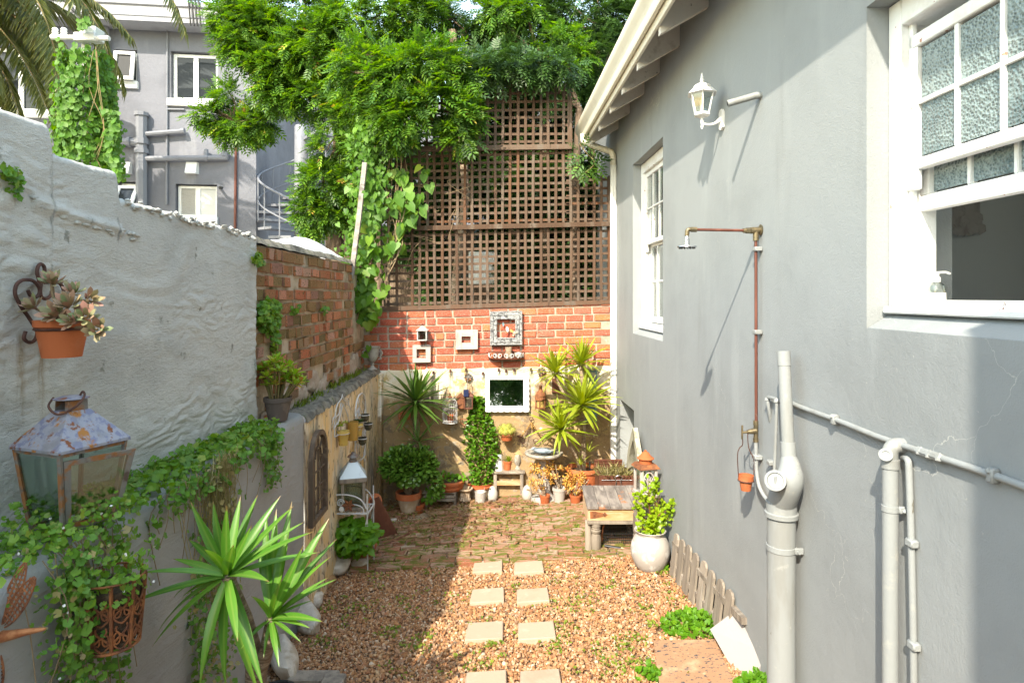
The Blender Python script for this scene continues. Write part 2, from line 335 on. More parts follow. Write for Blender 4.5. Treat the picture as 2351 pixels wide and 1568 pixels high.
M['white_paint'] = mat('white_gloss_paint', (.8, .8, .785), [((.72, .71, .69), 8, .5, .7)], rough=.45, bump=[(40, .0015, (1, 1, .2))])
M['white_flaky'] = mat('flaking_white_paint', (.8, .8, .79), [((.42, .22, .16), 14, .665, .675), ((.7, .68, .65), 6, .5, .7)], rough=.55, bump=[(16, .006)])
M['cream_paint'] = mat('cream_gutter_paint', (.74, .69, .58), [((.66, .6, .49), 4, .5, .7)], rough=.5)
M['rafter_paint'] = mat('rafter_paint', (.66, .63, .585), [((.5, .46, .41), 8, .55, .7), ((.3, .27, .24), 20, .66, .72)], rough=.75, bump=[(40, .003)])
M['pipe_grey'] = mat('painted_pipe', (.27, .285, .287), [((.235, .24, .232), 7, .48, .66, (1, 1, .2)), ((.32, .325, .31), 14, .58, .7), ((.16, .15, .125), 24, .68, .72, (1, 1, .3))], rough=.6, bump=[(70, .0012)])
M['copper'] = mat('old_copper', (.15, .055, .04), [((.21, .08, .058), 9, .5, .62, (1, 1, .2)), ((.2, .16, .13), 22, .62, .7)], rough=.5, metal=.35)
M['brass'] = mat('dull_brass', (.23, .18, .105), [((.15, .125, .08), 30, .45, .6)], rough=.45, metal=.7)
M['chrome'] = mat('chrome', (.6, .62, .65), rough=.25, metal=.9)
M['terracotta'] = mat('terracotta', (.40, .105, .036), [((.46, .17, .08), 7, .5, .7), ((.31, .08, .03), 14, .58, .72), ((.52, .33, .24), 22, .68, .74)], rough=.85, bump=[(80, .0015)], rand=.12)
M['terra_old'] = mat('bleached_terracotta', (.52, .40, .29), [((.44, .3, .19), 5, .45, .65), ((.58, .49, .39), 9, .55, .7)], rough=.9, bump=[(60, .003)], rand=.08)
M['stone_grey'] = mat('cast_stone', (.36, .325, .28), [((.23, .2, .165), 16, .48, .64), ((.52, .48, .43), 9, .55, .7)], rough=.92, bump=[(60, .006)])
M['urn_white'] = mat('limed_white_pot', (.40, .365, .335), [((.58, .55, .52), 9, .52, .62), ((.34, .31, .285), 5, .58, .7), ((.24, .22, .2), 30, .7, .74)], rough=.85, bump=[(40, .003)])
M['wood_grey'] = mat('weathered_wood', (.30, .25, .20), [((.2, .165, .135), 14, .42, .62, (1, 1, .12)), ((.38, .33, .275), 9, .52, .7, (1, 1, .2))], rough=.9, bump=[(60, .004, (1, 1, .1))], rand=.18)
M['wood_lattice'] = mat('lattice_wood', (.25, .15, .095), cols=[(.095, .045, .024), (.115, .073, .05), (.078, .042, .025), (.125, .084, .06), (.12, .047, .02)], layers=[((.135, .103, .08), 7, .5, .68, (1, 1, .15)), ((.06, .036, .024), 20, .58, .7, (1, 1, .3))], rough=.88, bump=[(50, .004)])
M['wood_table'] = mat('table_planks', (.26, .225, .20), [((.13, .11, .1), 9, .42, .6, (1, .25, 1)), ((.36, .32, .285), 13, .55, .7, (1, .2, 1)), ((.36, .15, .07), 4.5, .6, .66)], rough=.85, bump=[(40, .006, (1, .2, 1))])
M['wood_pale'] = mat('bare_pine', (.58, .40, .25), [((.5, .26, .11), 4, .48, .66, (.4, 1, 1)), ((.62, .5, .37), 12, .55, .7, (.3, 1, 2))], rough=.8, bump=[(40, .003, (.3, 1, 1))])
M['wood_whitewash'] = mat('whitewashed_wood', (.46, .41, .375), [((.34, .28, .25), 12, .5, .68, (1, 1, .3)), ((.3, .22, .18), 26, .64, .72)], rough=.85, bump=[(50, .004)])
M['rust'] = mat('rusty_iron', (.2, .075, .035), [((.32, .12, .045), 16, .45, .65), ((.1, .04, .025), 25, .5, .7)], rough=.85, bump=[(80, .003)], metal=.1)
M['rust_dark'] = mat('dark_rusty_iron', (.075, .035, .028), [((.13, .055, .035), 20, .45, .65)], rough=.7, bump=[(90, .002)], metal=.2)
M['rust_brown'] = mat('brown_tin', (.14, .05, .03), [((.2, .075, .045), 8, .45, .65)], rough=.6, bump=[(60, .002)], metal=.2)
M['zinc_rust'] = mat('rusted_zinc', (.285, .29, .335), [((.18, .19, .28), 34, .48, .6), ((.22, .22, .24), 8, .5, .66), ((.36, .15, .035), 13, .57, .64), ((.2, .065, .022), 30, .56, .64)], rough=.55, bump=[(50, .003)], metal=.25)
M['iron_frame'] = mat('lantern_iron', (.2, .19, .18), [((.3, .13, .05), 13, .48, .6), ((.1, .07, .06), 22, .55, .7)], rough=.6, bump=[(60, .003)], metal=.4)
M['iron_white'] = mat('white_painted_iron', (.54, .53, .52), [((.25, .12, .07), 30, .62, .7)], rough=.5)
M['iron_black'] = mat('black_iron', (.02, .02, .02), rough=.5)
M['silver'] = mat('tarnished_silver_frame', (.42, .42, .42), [((.12, .12, .125), 26, .46, .6), ((.62, .62, .62), 18, .6, .7)], rough=.4, metal=.45, bump=[(60, .006)])
M['tile_cream'] = mat('cream_paver', (.44, .33, .245), [((.40, .29, .21), 5, .5, .7), ((.5, .4, .31), 9, .55, .72), ((.4, .3, .22), 30, .68, .74)], rough=.85, bump=[(60, .002)], rand=.05)
M['tile_white'] = mat('pale_paver', (.38, .35, .335), [((.36, .335, .325), 4, .54, .66), ((.26, .245, .24), 7, .66, .76)], rough=.8, bump=[(50, .002)])
M['tile_speckle'] = mat('speckled_paver', (.38, .21, .12), [((.05, .055, .07), 38, .585, .605, (1, 1.5, 1)), ((.56, .35, .22), 5, .5, .7), ((.42, .24, .15), 3, .55, .7)], rough=.6, bump=[(60, .002)])
M['boulder_white'] = mat('pale_boulder', (.58, .51, .43), [((.42, .33, .24), 7, .48, .66), ((.68, .63, .57), 10, .52, .68), ((.27, .2, .14), 22, .64, .74)], rough=.8, bump=[(18, .012), (60, .003)], rand=.08)
M['boulder_tan'] = mat('tan_cobble', (.34, .19, .085), [((.25, .14, .07), 10, .5, .66), ((.42, .26, .13), 16, .55, .7)], rough=.6, bump=[(50, .002)])
M['facade'] = mat('flats_grey_paint', (.185, .19, .22), [((.145, .15, .175), .7, .42, .62), ((.235, .24, .265), 2.2, .58, .72, (1, 1, .2)), ((.46, .46, .47), 3.5, .70, .73, (2.5, 2.5, .12))], rough=.8, bump=[(9, .012), (40, .004)])
M['facade_pipe'] = mat('flats_pipe', (.20, .207, .235), [((.165, .17, .195), 5, .5, .7)], rough=.6)
M['facade_light'] = mat('flats_parapet', (.33, .33, .36), [((.26, .26, .29), 1.2, .5, .7, (1, 1, .4))], rough=.75, bump=[(12, .008)])
M['dark_glass'] = mat('dark_window_glass', (.03, .035, .04), rough=.04, spec=.28)
M['glass'] = glassmat('clear_glass', (.86, .9, .89), alpha=.93)
M['glass_green'] = glassmat('dusty_green_glass', (.74, .83, .79), alpha=.9, rough=.08)
M['frost'] = mat('hammered_glass', (.23, .29, .29), [((.1, .15, .16), 3, .45, .62), ((.33, .39, .39), 2.6, .58, .68, (.25, .25, 2.2))], rough=.22, spec=.7)
t = M['frost'].node_tree; _v = _n(t, 'ShaderNodeTexVoronoi'); _v.inputs['Scale'].default_value = 95; _b = _n(t, 'ShaderNodeBump'); _b.inputs['Distance'].default_value = .006; _tc = _n(t, 'ShaderNodeTexCoord')
t.links.new(_tc.outputs['Object'], _v.inputs['Vector']); t.links.new(_v.outputs['Distance'], _b.inputs['Height']); t.links.new(_b.outputs[0], t.nodes['Principled BSDF'].inputs['Normal'])
_mc = mixc(t, ramp(t, _v.outputs['Distance'], .1, .6), (.09, .125, .13), t.nodes['Principled BSDF'].inputs['Base Color'].links[0].from_socket); t.links.new(_mc, t.nodes['Principled BSDF'].inputs['Base Color'])
M['mirror'] = mat('mirror_glass', (.75, .78, .78), rough=.02, metal=1.)
M['room'] = mat('dim_room_paint', (.66, .65, .62), [((.6, .59, .57), 1, .4, .7)], rough=.9)
M['black_plastic'] = mat('black_plastic', (.015, .015, .017), rough=.4)
M['white_plastic'] = mat('white_plastic', (.6, .6, .58), rough=.4)
M['green_tank'] = mat('green_tank_plastic', (.0, .22, .13), rough=.4)
M['teal'] = mat('teal_weathered_board', (.16, .27, .31), [((.3, .38, .4), 9, .5, .7), ((.1, .17, .2), 20, .55, .7)], rough=.8, bump=[(40, .003)])
M['limewash'] = mat('white_limewash', (.86, .85, .82), [((.7, .68, .62), 5, .6, .75)], rough=.9, bump=[(20, .01)])
M['bark'] = mat('bark', (.16, .11, .075), [((.09, .06, .04), 14, .42, .62, (1, 1, .3)), ((.25, .18, .13), 9, .55, .7)], rough=.95, bump=[(30, .02, (1, 1, .3))])
M['bark_pale'] = mat('pale_bark', (.36, .27, .19), [((.22, .15, .1), 12, .45, .65, (1, 1, 2.5))], rough=.95, bump=[(25, .02, (1, 1, 2))])
M['bark_ring'] = mat('ringed_trunk', (.17, .12, .08), [((.27, .21, .15), 30, .45, .6, (.4, .4, 2)), ((.08, .05, .035), 22, .55, .65, (.4, .4, 2))], rough=.95, bump=[(26, .03, (.3, .3, 2))])
# foliage
M['lf_tree'] = leafmat('sunlit_tree_leaf', [(.042, .12, .014), (.072, .18, .018), (.105, .22, .022), (.05, .145, .016), (.15, .265, .028), (.03, .09, .014)], .36)  # bright copy of the tree leaf, sunlight put into its colour
M['lf_dark'] = leafmat('dark_tree_leaf', [(.022, .058, .013), (.034, .082, .016), (.05, .11, .02), (.028, .072, .018)], .25)  # darker leaf colour, carries the shade lying on the right-hand tree
def strap(t, c, tc, vec):
    # strap leaves: pale midrib, dried brown tip, uneven yellowing
    sp = _n(t, 'ShaderNodeSeparateXYZ'); t.links.new(tc.outputs['Object'], sp.inputs[0]); ab = _n(t, 'ShaderNodeMath', operation='ABSOLUTE'); t.links.new(sp.outputs[1], ab.inputs[0])
    k = _n(t, 'ShaderNodeMath', operation='MULTIPLY'); t.links.new(ramp(t, ab.outputs[0], .014, .001), k.inputs[0]); k.inputs[1].default_value = .45; c = mixc(t, k.outputs[0], c, (.2, .31, .06))
    f = ramp(t, noise_at(t, vec, 7, (1, 6, 1)), .55, .72); k = _n(t, 'ShaderNodeMath', operation='MULTIPLY'); t.links.new(f, k.inputs[0]); k.inputs[1].default_value = .5; c = mixc(t, k.outputs[0], c, (.16, .22, .03))
    return mixc(t, ramp(t, sp.outputs[0], .9, .94), c, (.2, .14, .05))
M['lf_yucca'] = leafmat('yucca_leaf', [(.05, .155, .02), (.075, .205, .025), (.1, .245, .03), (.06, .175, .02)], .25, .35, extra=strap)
M['lf_yucca_sun'] = leafmat('sunlit_yucca_leaf', [(.24, .31, .025), (.3, .36, .03), (.18, .26, .025), (.34, .37, .045)], .25, .4)  # bright copy of the yucca leaf, full sun put into its colour
M['lf_yucca_dark'] = leafmat('shaded_yucca_leaf', [(.05, .115, .022), (.07, .15, .024), (.095, .18, .03)], .2, .35)  # dark copy of the yucca leaf, shade put into its colour
M['lf_vine'] = leafmat('vine_leaf', [(.05, .14, .012), (.075, .185, .015), (.06, .16, .014), (.1, .21, .018), (.035, .1, .01)], .3, .55)
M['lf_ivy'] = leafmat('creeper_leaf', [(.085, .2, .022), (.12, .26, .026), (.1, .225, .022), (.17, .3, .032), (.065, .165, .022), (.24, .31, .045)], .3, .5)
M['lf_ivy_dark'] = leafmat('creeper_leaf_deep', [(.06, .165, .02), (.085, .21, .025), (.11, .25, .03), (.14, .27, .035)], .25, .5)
M['lf_dry'] = leafmat('dry_creeper', [(.28, .23, .09), (.36, .3, .13), (.2, .2, .05), (.45, .37, .22)], .2, .7)
M['lf_jade'] = leafmat('jade_leaf', [(.07, .17, .02), (.105, .22, .028), (.085, .19, .022), (.14, .26, .04)], .08, .22)
M['lf_shrub'] = leafmat('glossy_shrub_leaf', [(.07, .18, .014), (.1, .23, .018), (.05, .14, .012), (.13, .26, .02)], .25, .3)
M['lf_lime'] = leafmat('lime_leaf', [(.2, .33, .014), (.26, .38, .016), (.15, .27, .014), (.3, .39, .02)], .22, .4)
M['lf_basil'] = leafmat('herb_leaf', [(.07, .2, .012), (.11, .27, .016), (.09, .23, .015), (.15, .31, .02)], .35, .45)
M['lf_orange'] = leafmat('orange_succulent_leaf', [(.6, .27, .05), (.68, .36, .08), (.5, .19, .04), (.6, .42, .1), (.42, .26, .06)], .1, .45)
M['lf_echev'] = leafmat('rosette_leaf', [(.25, .29, .13), (.38, .2, .14), (.19, .26, .12), (.42, .2, .165), (.28, .31, .13)], .1, .5)
M['lf_ledge'] = leafmat('bright_succulent_leaf', [(.2, .36, .03), (.28, .44, .035), (.15, .29, .025), (.34, .42, .05), (.4, .2, .06)], .2, .4)
M['lf_palm'] = leafmat('palm_leaflet', [(.09, .11, .025), (.13, .14, .03), (.07, .095, .022), (.17, .16, .045)], .2, .4)
M['lf_moss'] = leafmat('weed_leaf', [(.13, .2, .02), (.18, .26, .025), (.09, .15, .018), (.24, .3, .03)], .3, .6)
M['lf_litter'] = leafmat('leaf_litter', [(.22, .1, .05), (.3, .17, .08), (.15, .07, .035), (.35, .22, .12)], .1, .8)
M['stem'] = mat('green_stem', (.14, .13, .045), [((.2, .13, .06), 20, .45, .6)], rough=.8)
M['twig'] = mat('dry_twig', (.24, .17, .1), rough=.9)

# ---------------------------------------------------------------- foliage helpers (real leaf-sized faces)
def tpl(kind):
    """leaf template along +x (0..1), width along y, normal +z -> verts, faces"""
    if kind == 'lance': v = [(0, 0, 0), (.35, -.5, .06), (1, 0, -.12), (.35, .5, .06), (.45, 0, -.04)]; f = [(0, 1, 4), (1, 2, 4), (0, 4, 3), (4, 2, 3)]
    elif kind == 'oval': v = [(0, 0, 0), (.25, -.42, .07), (.7, -.42, .07), (1, 0, -.06), (.7, .42, .07), (.25, .42, .07), (.5, 0, -.05)]; f = [(0, 1, 6), (1, 2, 6), (2, 3, 6), (3, 4, 6), (4, 5, 6), (5, 0, 6)]
    elif kind == 'round':
        v = [(.5, 0, -.05)] + [(.5 + .5 * math.cos(a) * (1.05 if k % 2 else .86), .5 * math.sin(a) * (1.05 if k % 2 else .86), .07 if k % 2 else .02) for k, a in enumerate(np.linspace(-math.pi * .93, math.pi * .93, 10))]; f = [(0, i, i + 1) for i in range(1, 10)]
    elif kind == 'heart': v = [(.1, 0, -.03), (-.08, -.2, .06), (.08, -.47, .09), (.45, -.42, .05), (1, 0, -.16), (.45, .42, .05), (.08, .47, .09), (-.08, .2, .06), (.4, 0, -.06)]; f = [(0, 1, 2, 8), (8, 2, 3), (8, 3, 4), (8, 4, 5), (8, 5, 6), (0, 8, 6, 7)]
    elif kind == 'fat': v = [(0, 0, 0), (.3, -.4, .12), (.75, -.4, .14), (1, 0, .1), (.75, .4, .14), (.3, .4, .12), (.5, 0, -.1), (.5, 0, .2)]; f = [(0, 1, 6), (1, 2, 6), (2, 3, 6), (3, 4, 6), (4, 5, 6), (5, 0, 6), (0, 7, 1), (1, 7, 2), (2, 7, 3), (3, 7, 4), (4, 7, 5), (5, 7, 0)]
    elif kind == 'spray':
        v = []; f = []
        def lf(x, y, ang, L, w, z):
            n = len(v); c, s_ = math.cos(ang), math.sin(ang)
            for a, b, h in ((0, 0, 0), (.4 * L, -w, .012), (L, 0, -.03), (.4 * L, w, .012)): v.append((x + a * c - b * s_, y + a * s_ + b * c, z + h))
            f.append((n, n + 1, n + 2)); f.append((n, n + 2, n + 3))
        for i, x in enumerate((.14, .34, .54, .73)):
            L = .42 * (1 - .5 * abs(x - .42)); z = -.25 * x * x
            lf(x, .0, .95, L, .075, z); lf(x, .0, -.95, L, .075, z)
        lf(.82, 0, 0, .34, .07, -.25 * .8)
        v += [(0, -.008, 0), (0, .008, 0), (.9, .005, -.2), (.9, -.005, -.2)]; n = len(v); f.append((n - 4, n - 3, n - 2, n - 1))
    return np.array(v, float), f
def frames(D, N):
    D = D / np.linalg.norm(D, axis=1, keepdims=True); Y = np.cross(N, D); l = np.linalg.norm(Y, axis=1, keepdims=True); bad = l[:, 0] < 1e-4; Y[bad] = np.cross(D[bad], (1, .3, .2)); Y /= np.linalg.norm(Y, axis=1, keepdims=True); Z = np.cross(D, Y); return D, Y, Z
def leafmass(name, m, kind, pos, D, N, L, wid, parent=None, label=None, stuff=True, sharp=0):
    v, f = tpl(kind); n = len(pos); off = np.array(rootloc(parent)) if parent else np.zeros(3)
    D, Y, Z = frames(np.asarray(D, float), np.asarray(N, float)); L = np.broadcast_to(np.asarray(L, float), (n,)); w = np.broadcast_to(np.asarray(wid, float), (n,))
    pts = pos[:, None, :] + D[:, None, :] * (v[None, :, 0:1] * L[:, None, None]) + Y[:, None, :] * (v[None, :, 1:2] * w[:, None, None]) + Z[:, None, :] * (v[None, :, 2:3] * L[:, None, None])
    pts = (pts - off).reshape(-1, 3); k = len(v)
    return npmesh(name, pts, f, n, k, m, parent, label, stuff, sharp)
def npmesh(name, pts, f, n, k, m, parent=None, label=None, stuff=True, sharp=0):
    lens = np.array([len(x) for x in f]); flat = np.concatenate([np.array(x) for x in f])
    loops = (flat[None, :] + (np.arange(n) * k)[:, None]).reshape(-1); sizes = np.tile(lens, n)
    me = bpy.data.meshes.new(name); me.vertices.add(len(pts)); me.vertices.foreach_set('co', pts.reshape(-1)); me.loops.add(len(loops)); me.loops.foreach_set('vertex_index', loops.astype(np.int32))
    me.polygons.add(len(sizes)); st = np.concatenate([[0], np.cumsum(sizes)[:-1]]); me.polygons.foreach_set('loop_start', st.astype(np.int32)); me.update(calc_edges=True)
    me.materials.append(m)
    if sharp: fin(me, None, sharp)
    o = put(name, me, parent); 
    if stuff: o['kind'] = 'stuff'
    if label: o['label'] = label
    return o
def rdir(n): a = RNG.normal(size=(n, 3)); return a / np.linalg.norm(a, axis=1, keepdims=True)
def leafmesh(kind, m, L=1., w=1.):
    v, f = tpl(kind); me = bpy.data.meshes.new('leaf'); me.from_pydata([(a[0] * L, a[1] * w, a[2] * L) for a in v], [], f); fin(me, m, 60); return me
def swordmesh(m, bend, fold=.25, seg=6, w=.06, tw=0.):
    """yucca / strap leaf of length 1 along +x, arching down by bend"""
    v = []; f = []
    for i in range(seg + 1):
        s = i / seg; ang = bend * s; x = s * (1 - .12 * bend * s); z = -bend * .5 * s * s
        ww = w * (.55 + .9 * s if s < .4 else .91 * (1 - ((s - .4) / .6) ** 1.6)) + .0015
        q = tw * s
        for k in (-1, 0, 1): yy = k * ww; zz = abs(k) * ww * fold * 2; v.append((x, yy * math.cos(q) - zz * math.sin(q), z + yy * math.sin(q) + zz * math.cos(q)))
    for i in range(seg):
        for k in (0, 1): f.append((i * 3 + k, i * 3 + k + 1, (i + 1) * 3 + k + 1, (i + 1) * 3 + k))
    me = bpy.data.meshes.new('leaf'); me.from_pydata(v, [], f); fin(me, m, 70); return me
def orient(pos, d, up, sx=1., sy=1., sz=None):
    x = Vector(d).normalized(); y = Vector(up).cross(x); y = y.normalized() if y.length > 1e-4 else x.orthogonal().normalized(); z = x.cross(y)
    m = Matrix((x * sx, y * sy, z * (sz if sz else sx))).transposed().to_4x4(); m.translation = Vector(pos); return m
def rosette(root, centre, n, L, meshes, lo=-50, hi=80, axis=Vector((0, 0, 1)), width=1., name='leaf', vary=.2, order=True, parent=None):
    """n separate strap leaves round a growing point"""
    off = rootloc(root); e1 = axis.orthogonal().normalized(); e2 = axis.cross(e1)
    for i in range(n):
        s = (i + .5) / n; a = i * 2.39996 + random.uniform(-.2, .2); el = math.radians(lo + (hi - lo) * (s ** .85 if order else random.random()) + random.uniform(-7, 7))
        h = e1 * math.cos(a) + e2 * math.sin(a); d = h * math.cos(el) + axis * math.sin(el)
        l = L * (1 - vary * random.random()) * (.75 + .25 * math.sin(math.pi * min(1, s * 1.15)))
        put(name, random.choice(meshes), parent or root, mw=orient(Vector(centre) - off + axis * (s - .5) * L * .12 + h * .008, d, axis if el < 1.3 else h, l, l * width))
def in_ellipsoids(clumps, n, carve=0.):
    """points biased to the shells of ellipsoids; returns positions and outward directions"""
    c = np.array([q[0] for q in clumps], float); r = np.array([q[1] for q in clumps], float); wt = (r.prod(1)) ** (2 / 3); k = RNG.choice(len(c), n, p=wt / wt.sum())
    d = rdir(n); rad = .35 + .65 * RNG.random(n) ** .6; rad *= 1 + .25 * RNG.normal(size=n) * .5
    p = c[k] + d * r[k] * rad[:, None]
    if carve:
        ok = np.array([noise.noise(Vector(q) * carve) + .4 * noise.noise(Vector(q) * carve * 2.3) > -.2 + .16 * random.random() for q in p]); p, d = p[ok], d[ok]
    return p, d
# ================================================================ the ground
mb = MB(); mb.grid(lambda u, v: (-300 + 600 * u, -300 + 600 * v, -1.1), 2, 2); struct('ground', mb, mat('pale_bounce_ground', (.42, .40, .36), [((.34, .32, .29), .8, .4, .7)], rough=.9))  # unseen surroundings made pale to bounce light into the yard
mb = MB(); mb.grid(lambda u, v: (-1.75 + 3.5 * u, .2 + 5.3 * v, zg(-1.75 + 3.5 * u, .2 + 5.3 * v) + .006 * noise.noise(Vector((u * 30, v * 50, 0)))), 60, 90); struct('gravel_bed', mb, M['sand_bed'])
mb = MB(); mb.grid(lambda u, v: (-1.75 + 3.5 * u, 5.5 + 2.1 * v, zg(-1.75 + 3.5 * u, 5.5 + 2.1 * v) - .002), 8, 6); paving = struct('brick_paving', mb, M['mortar_old'])
# paving bricks, each its own piece
def brickmesh(m, name='brick', amp=.08, seed=0):
    bm = bmesh.new(); bmesh.ops.create_cube(bm, size=1)
    bmesh.ops.bevel(bm, geom=list(bm.edges), offset=.045, segments=1, affect='EDGES')
    for v in bm.verts:
        q = v.co.copy(); v.co += Vector([noise.noise(q * 2.3 + Vector((seed * 5.1, k * 9, 2))) for k in range(3)]) * amp
    me = bpy.data.meshes.new(name); bm.to_mesh(me); bm.free(); fin(me, m, 25); return me
pv = [brickmesh(M['brick_pave'], amp=.07, seed=i) for i in range(6)]
n_b = 0; y = 5.47; row = 0
while y < 7.3:
    x = -1.62 + (row % 2) * .11 + random.uniform(-.02, .02)
    while x < 1.22:
        L = .218 + random.uniform(-.012, .012)
        if not (x < -1.0 and y > 5.9) or random.random() < .55:
            cx, cy = x + L / 2, y + .05
            m = Matrix.Translation((cx, cy, zg(cx, cy) + .006 + random.uniform(-.007, .007))) @ Matrix.Rotation(math.atan(-.065), 4, 'Y') @ Matrix.Rotation(math.atan(-.02), 4, 'X') @ Matrix.Rotation(random.gauss(0, .012), 4, 'Z') @ Matrix.Diagonal((L, .099, .06, 1))
            put('brick', pv[n_b % 6], paving, mw=m); n_b += 1
        x += L + .011
    y += .1085; row += 1
# soft red edging brick course along the gravel
for i in range(12):
    x = -1.42 + i * .235; cy = 5.41; s = put('brick', pv[i % 6], paving, mw=Matrix.Translation((x + .11, cy, zg(x, cy) + .012 + random.uniform(-.01, .01))) @ Matrix.Rotation(random.gauss(0, .03), 4, 'Z') @ Matrix.Diagonal((.222, .085, .08, 1)))
# gravel: every pebble real, one mesh
def pebbles():
    bm = bmesh.new(); bmesh.ops.create_icosphere(bm, subdivisions=1, radius=.5); base = np.array([v.co[:] for v in bm.verts]); fs = [tuple(x.index for x in f.verts) for f in bm.faces]; bm.free()
    N = 42000; y = 3.3 + 2.15 * RNG.random(N) ** 1.12; x = -1.68 + 3.2 * RNG.random(N); ok = x < (1.4515 - .0289 * y); x, y = x[ok], y[ok]; n = len(x)
    sz = np.clip(RNG.lognormal(math.log(.0165), .33, n), .008, .042)
    ax = np.stack([sz * RNG.uniform(.85, 1.35, n), sz * RNG.uniform(.75, 1.05, n), sz * RNG.uniform(.55, .85, n)], 1)
    q = RNG.normal(size=(n, 4)) * np.array([1, .35, .35, 1]); q /= np.linalg.norm(q, axis=1, keepdims=True); w, a, b, c = q.T
    R = np.stack([np.stack([1 - 2 * (b * b + c * c), 2 * (a * b - c * w), 2 * (a * c + b * w)], 1), np.stack([2 * (a * b + c * w), 1 - 2 * (a * a + c * c), 2 * (b * c - a * w)], 1), np.stack([2 * (a * c - b * w), 2 * (b * c + a * w), 1 - 2 * (a * a + b * b)], 1)], 1)
    jit = 1 + RNG.uniform(-.16, .16, (n, len(base)))
    loc = base[None] * jit[:, :, None] * ax[:, None, :]; pts = np.einsum('nij,nkj->nki', R, loc)
    pts += np.stack([x, y, zg(x, y) + .004 + RNG.random(n) * .016], 1)[:, None, :]
    return pts.reshape(-1, 3), fs, n, len(base)
M['pebble'] = mat('pebbles', (.4, .2, .1), cols=[(.36, .17, .07), (.46, .25, .12), (.29, .115, .05), (.50, .33, .19), (.39, .185, .075), (.22, .095, .045), (.44, .225, .095), (.55, .43, .32), (.34, .145, .06), (.25, .155, .1), (.41, .2, .085)], rough=.65, bump=[(120, .001)])
pts, fs, n, k = pebbles(); g = npmesh('gravel', pts, fs, n, k, M['pebble'], sharp=50); tag(g, 'reddish brown pebble gravel covering the front of the yard', 'gravel', kind='stuff')
# small weeds in the gravel and the paving joints
def weeds(name, label, spots, m=None):
    pos = []; D = []; N = []
    for (u, v, r, n) in spots:
        c = G(u, v)
        for _ in range(n):
            a = random.uniform(0, 6.28); d = r * random.random() ** .6; e = random.uniform(0, 6.28); x, y = c.x + d * math.cos(a), c.y + d * math.sin(a)
            if x > wallx(y) - .01: continue
            pos.append((x, y, zg(x, y) + .012 + .02 * random.random())); D.append((math.cos(e), math.sin(e), random.uniform(.1, .9))); N.append((random.gauss(0, .3), random.gauss(0, .3), 1))
    return leafmass(name, m or M['lf_moss'], 'round', np.array(pos), D, N, RNG.uniform(.012, .026, len(pos)), RNG.uniform(.012, .024, len(pos)))
sp = []
for (u, v, r, n) in [(790, 1310, .12, 60), (870, 1330, .12, 40), (830, 1400, .14, 60), (890, 1460, .1, 60), (930, 1380, .08, 25), (960, 1480, .12, 60), (1110, 1440, .1, 40), (1130, 1485, .07, 45), (1290, 1450, .12, 60), (1270, 1490, .12, 50), (1250, 1310, .06, 24), (1275, 1340, .05, 20), (1480, 1400, .06, 30), (1450, 1480, .12, 50), (1500, 1440, .06, 25), (1340, 1380, .12, 40), (1400, 1350, .08, 30), (1420, 1540, .1, 40), (1470, 1530, .08, 50), (740, 1480, .1, 50), (1100, 1535, .08, 30), (1200, 1460, .06, 30), (850, 1300, .1, 40), (1520, 1320, .06, 30), (1300, 1400, .15, 40), (1380, 1500, .14, 50), (1000, 1320, .1, 20), (1040, 1300, .1, 20), (750, 1400, .12, 40)]: sp.append((u, v, r, n))
for _ in range(90): sp.append((random.uniform(760, 1600), random.uniform(1300, 1560), .05, 7))
w = weeds('gravel_weeds', '', sp); tag(w, 'scattered small green weeds growing between the gravel pebbles', 'weeds', kind='stuff')
sp = [(random.uniform(890, 1340), random.uniform(1168, 1270), .06, 14) for _ in range(150)] + [(1320, 1165, .07, 60), (1255, 1160, .06, 40), (1000, 1170, .06, 40), (950, 1185, .06, 50), (1180, 1200, .12, 90), (1150, 1230, .1, 70), (1080, 1230, .1, 50), (1170, 1170, .1, 60)]
w = weeds('paving_weeds', '', sp); tag(w, 'bright green weeds and moss tufts in the brick paving joints', 'weeds', kind='stuff')
pos = []
for _ in range(1500):
    u, v = random.uniform(885, 1230), 1160 + 95 * random.random() ** 1.8; c = G(u, v)
    if random.random() < (1.25 - (u - 885) / 400): pos.append((c.x, c.y, c.z + .04 + .012 * random.random()))
n = len(pos); d = rdir(n); d[:, 2] *= .3; li = leafmass('leaf_litter', M['lf_litter'], 'lance', np.array(pos), d, np.tile((0.1, 0, 1.), (n, 1)) + rdir(n) * .4, RNG.uniform(.03, .07, n), RNG.uniform(.012, .03, n)); tag(li, 'brown fallen leaves lying on the mossy bricks by the left wall', 'fallen leaves', kind='stuff')

# ================================================================ right-hand house
house = thing('grey_house', 'grey plastered house side with white sash windows and eaves on the right', 'house', W(4, 0, zg(1.3, 4)))
Wp = lambda x, y, z: W(x, y, z)
FWIN = (5.32, 6.47, 1.925, 3.685); NWIN = (1.22, 2.41, 2.19, 3.44); LOW = (6.42, 7.12, -.4, 1.13)
mb = MB(); mb.panel(-1.2, 9.2, -.6, 4.55, [FWIN, NWIN, LOW], 0, .34, Wp); mb.build('wall', M['wall_grey'], house, sharp=30)
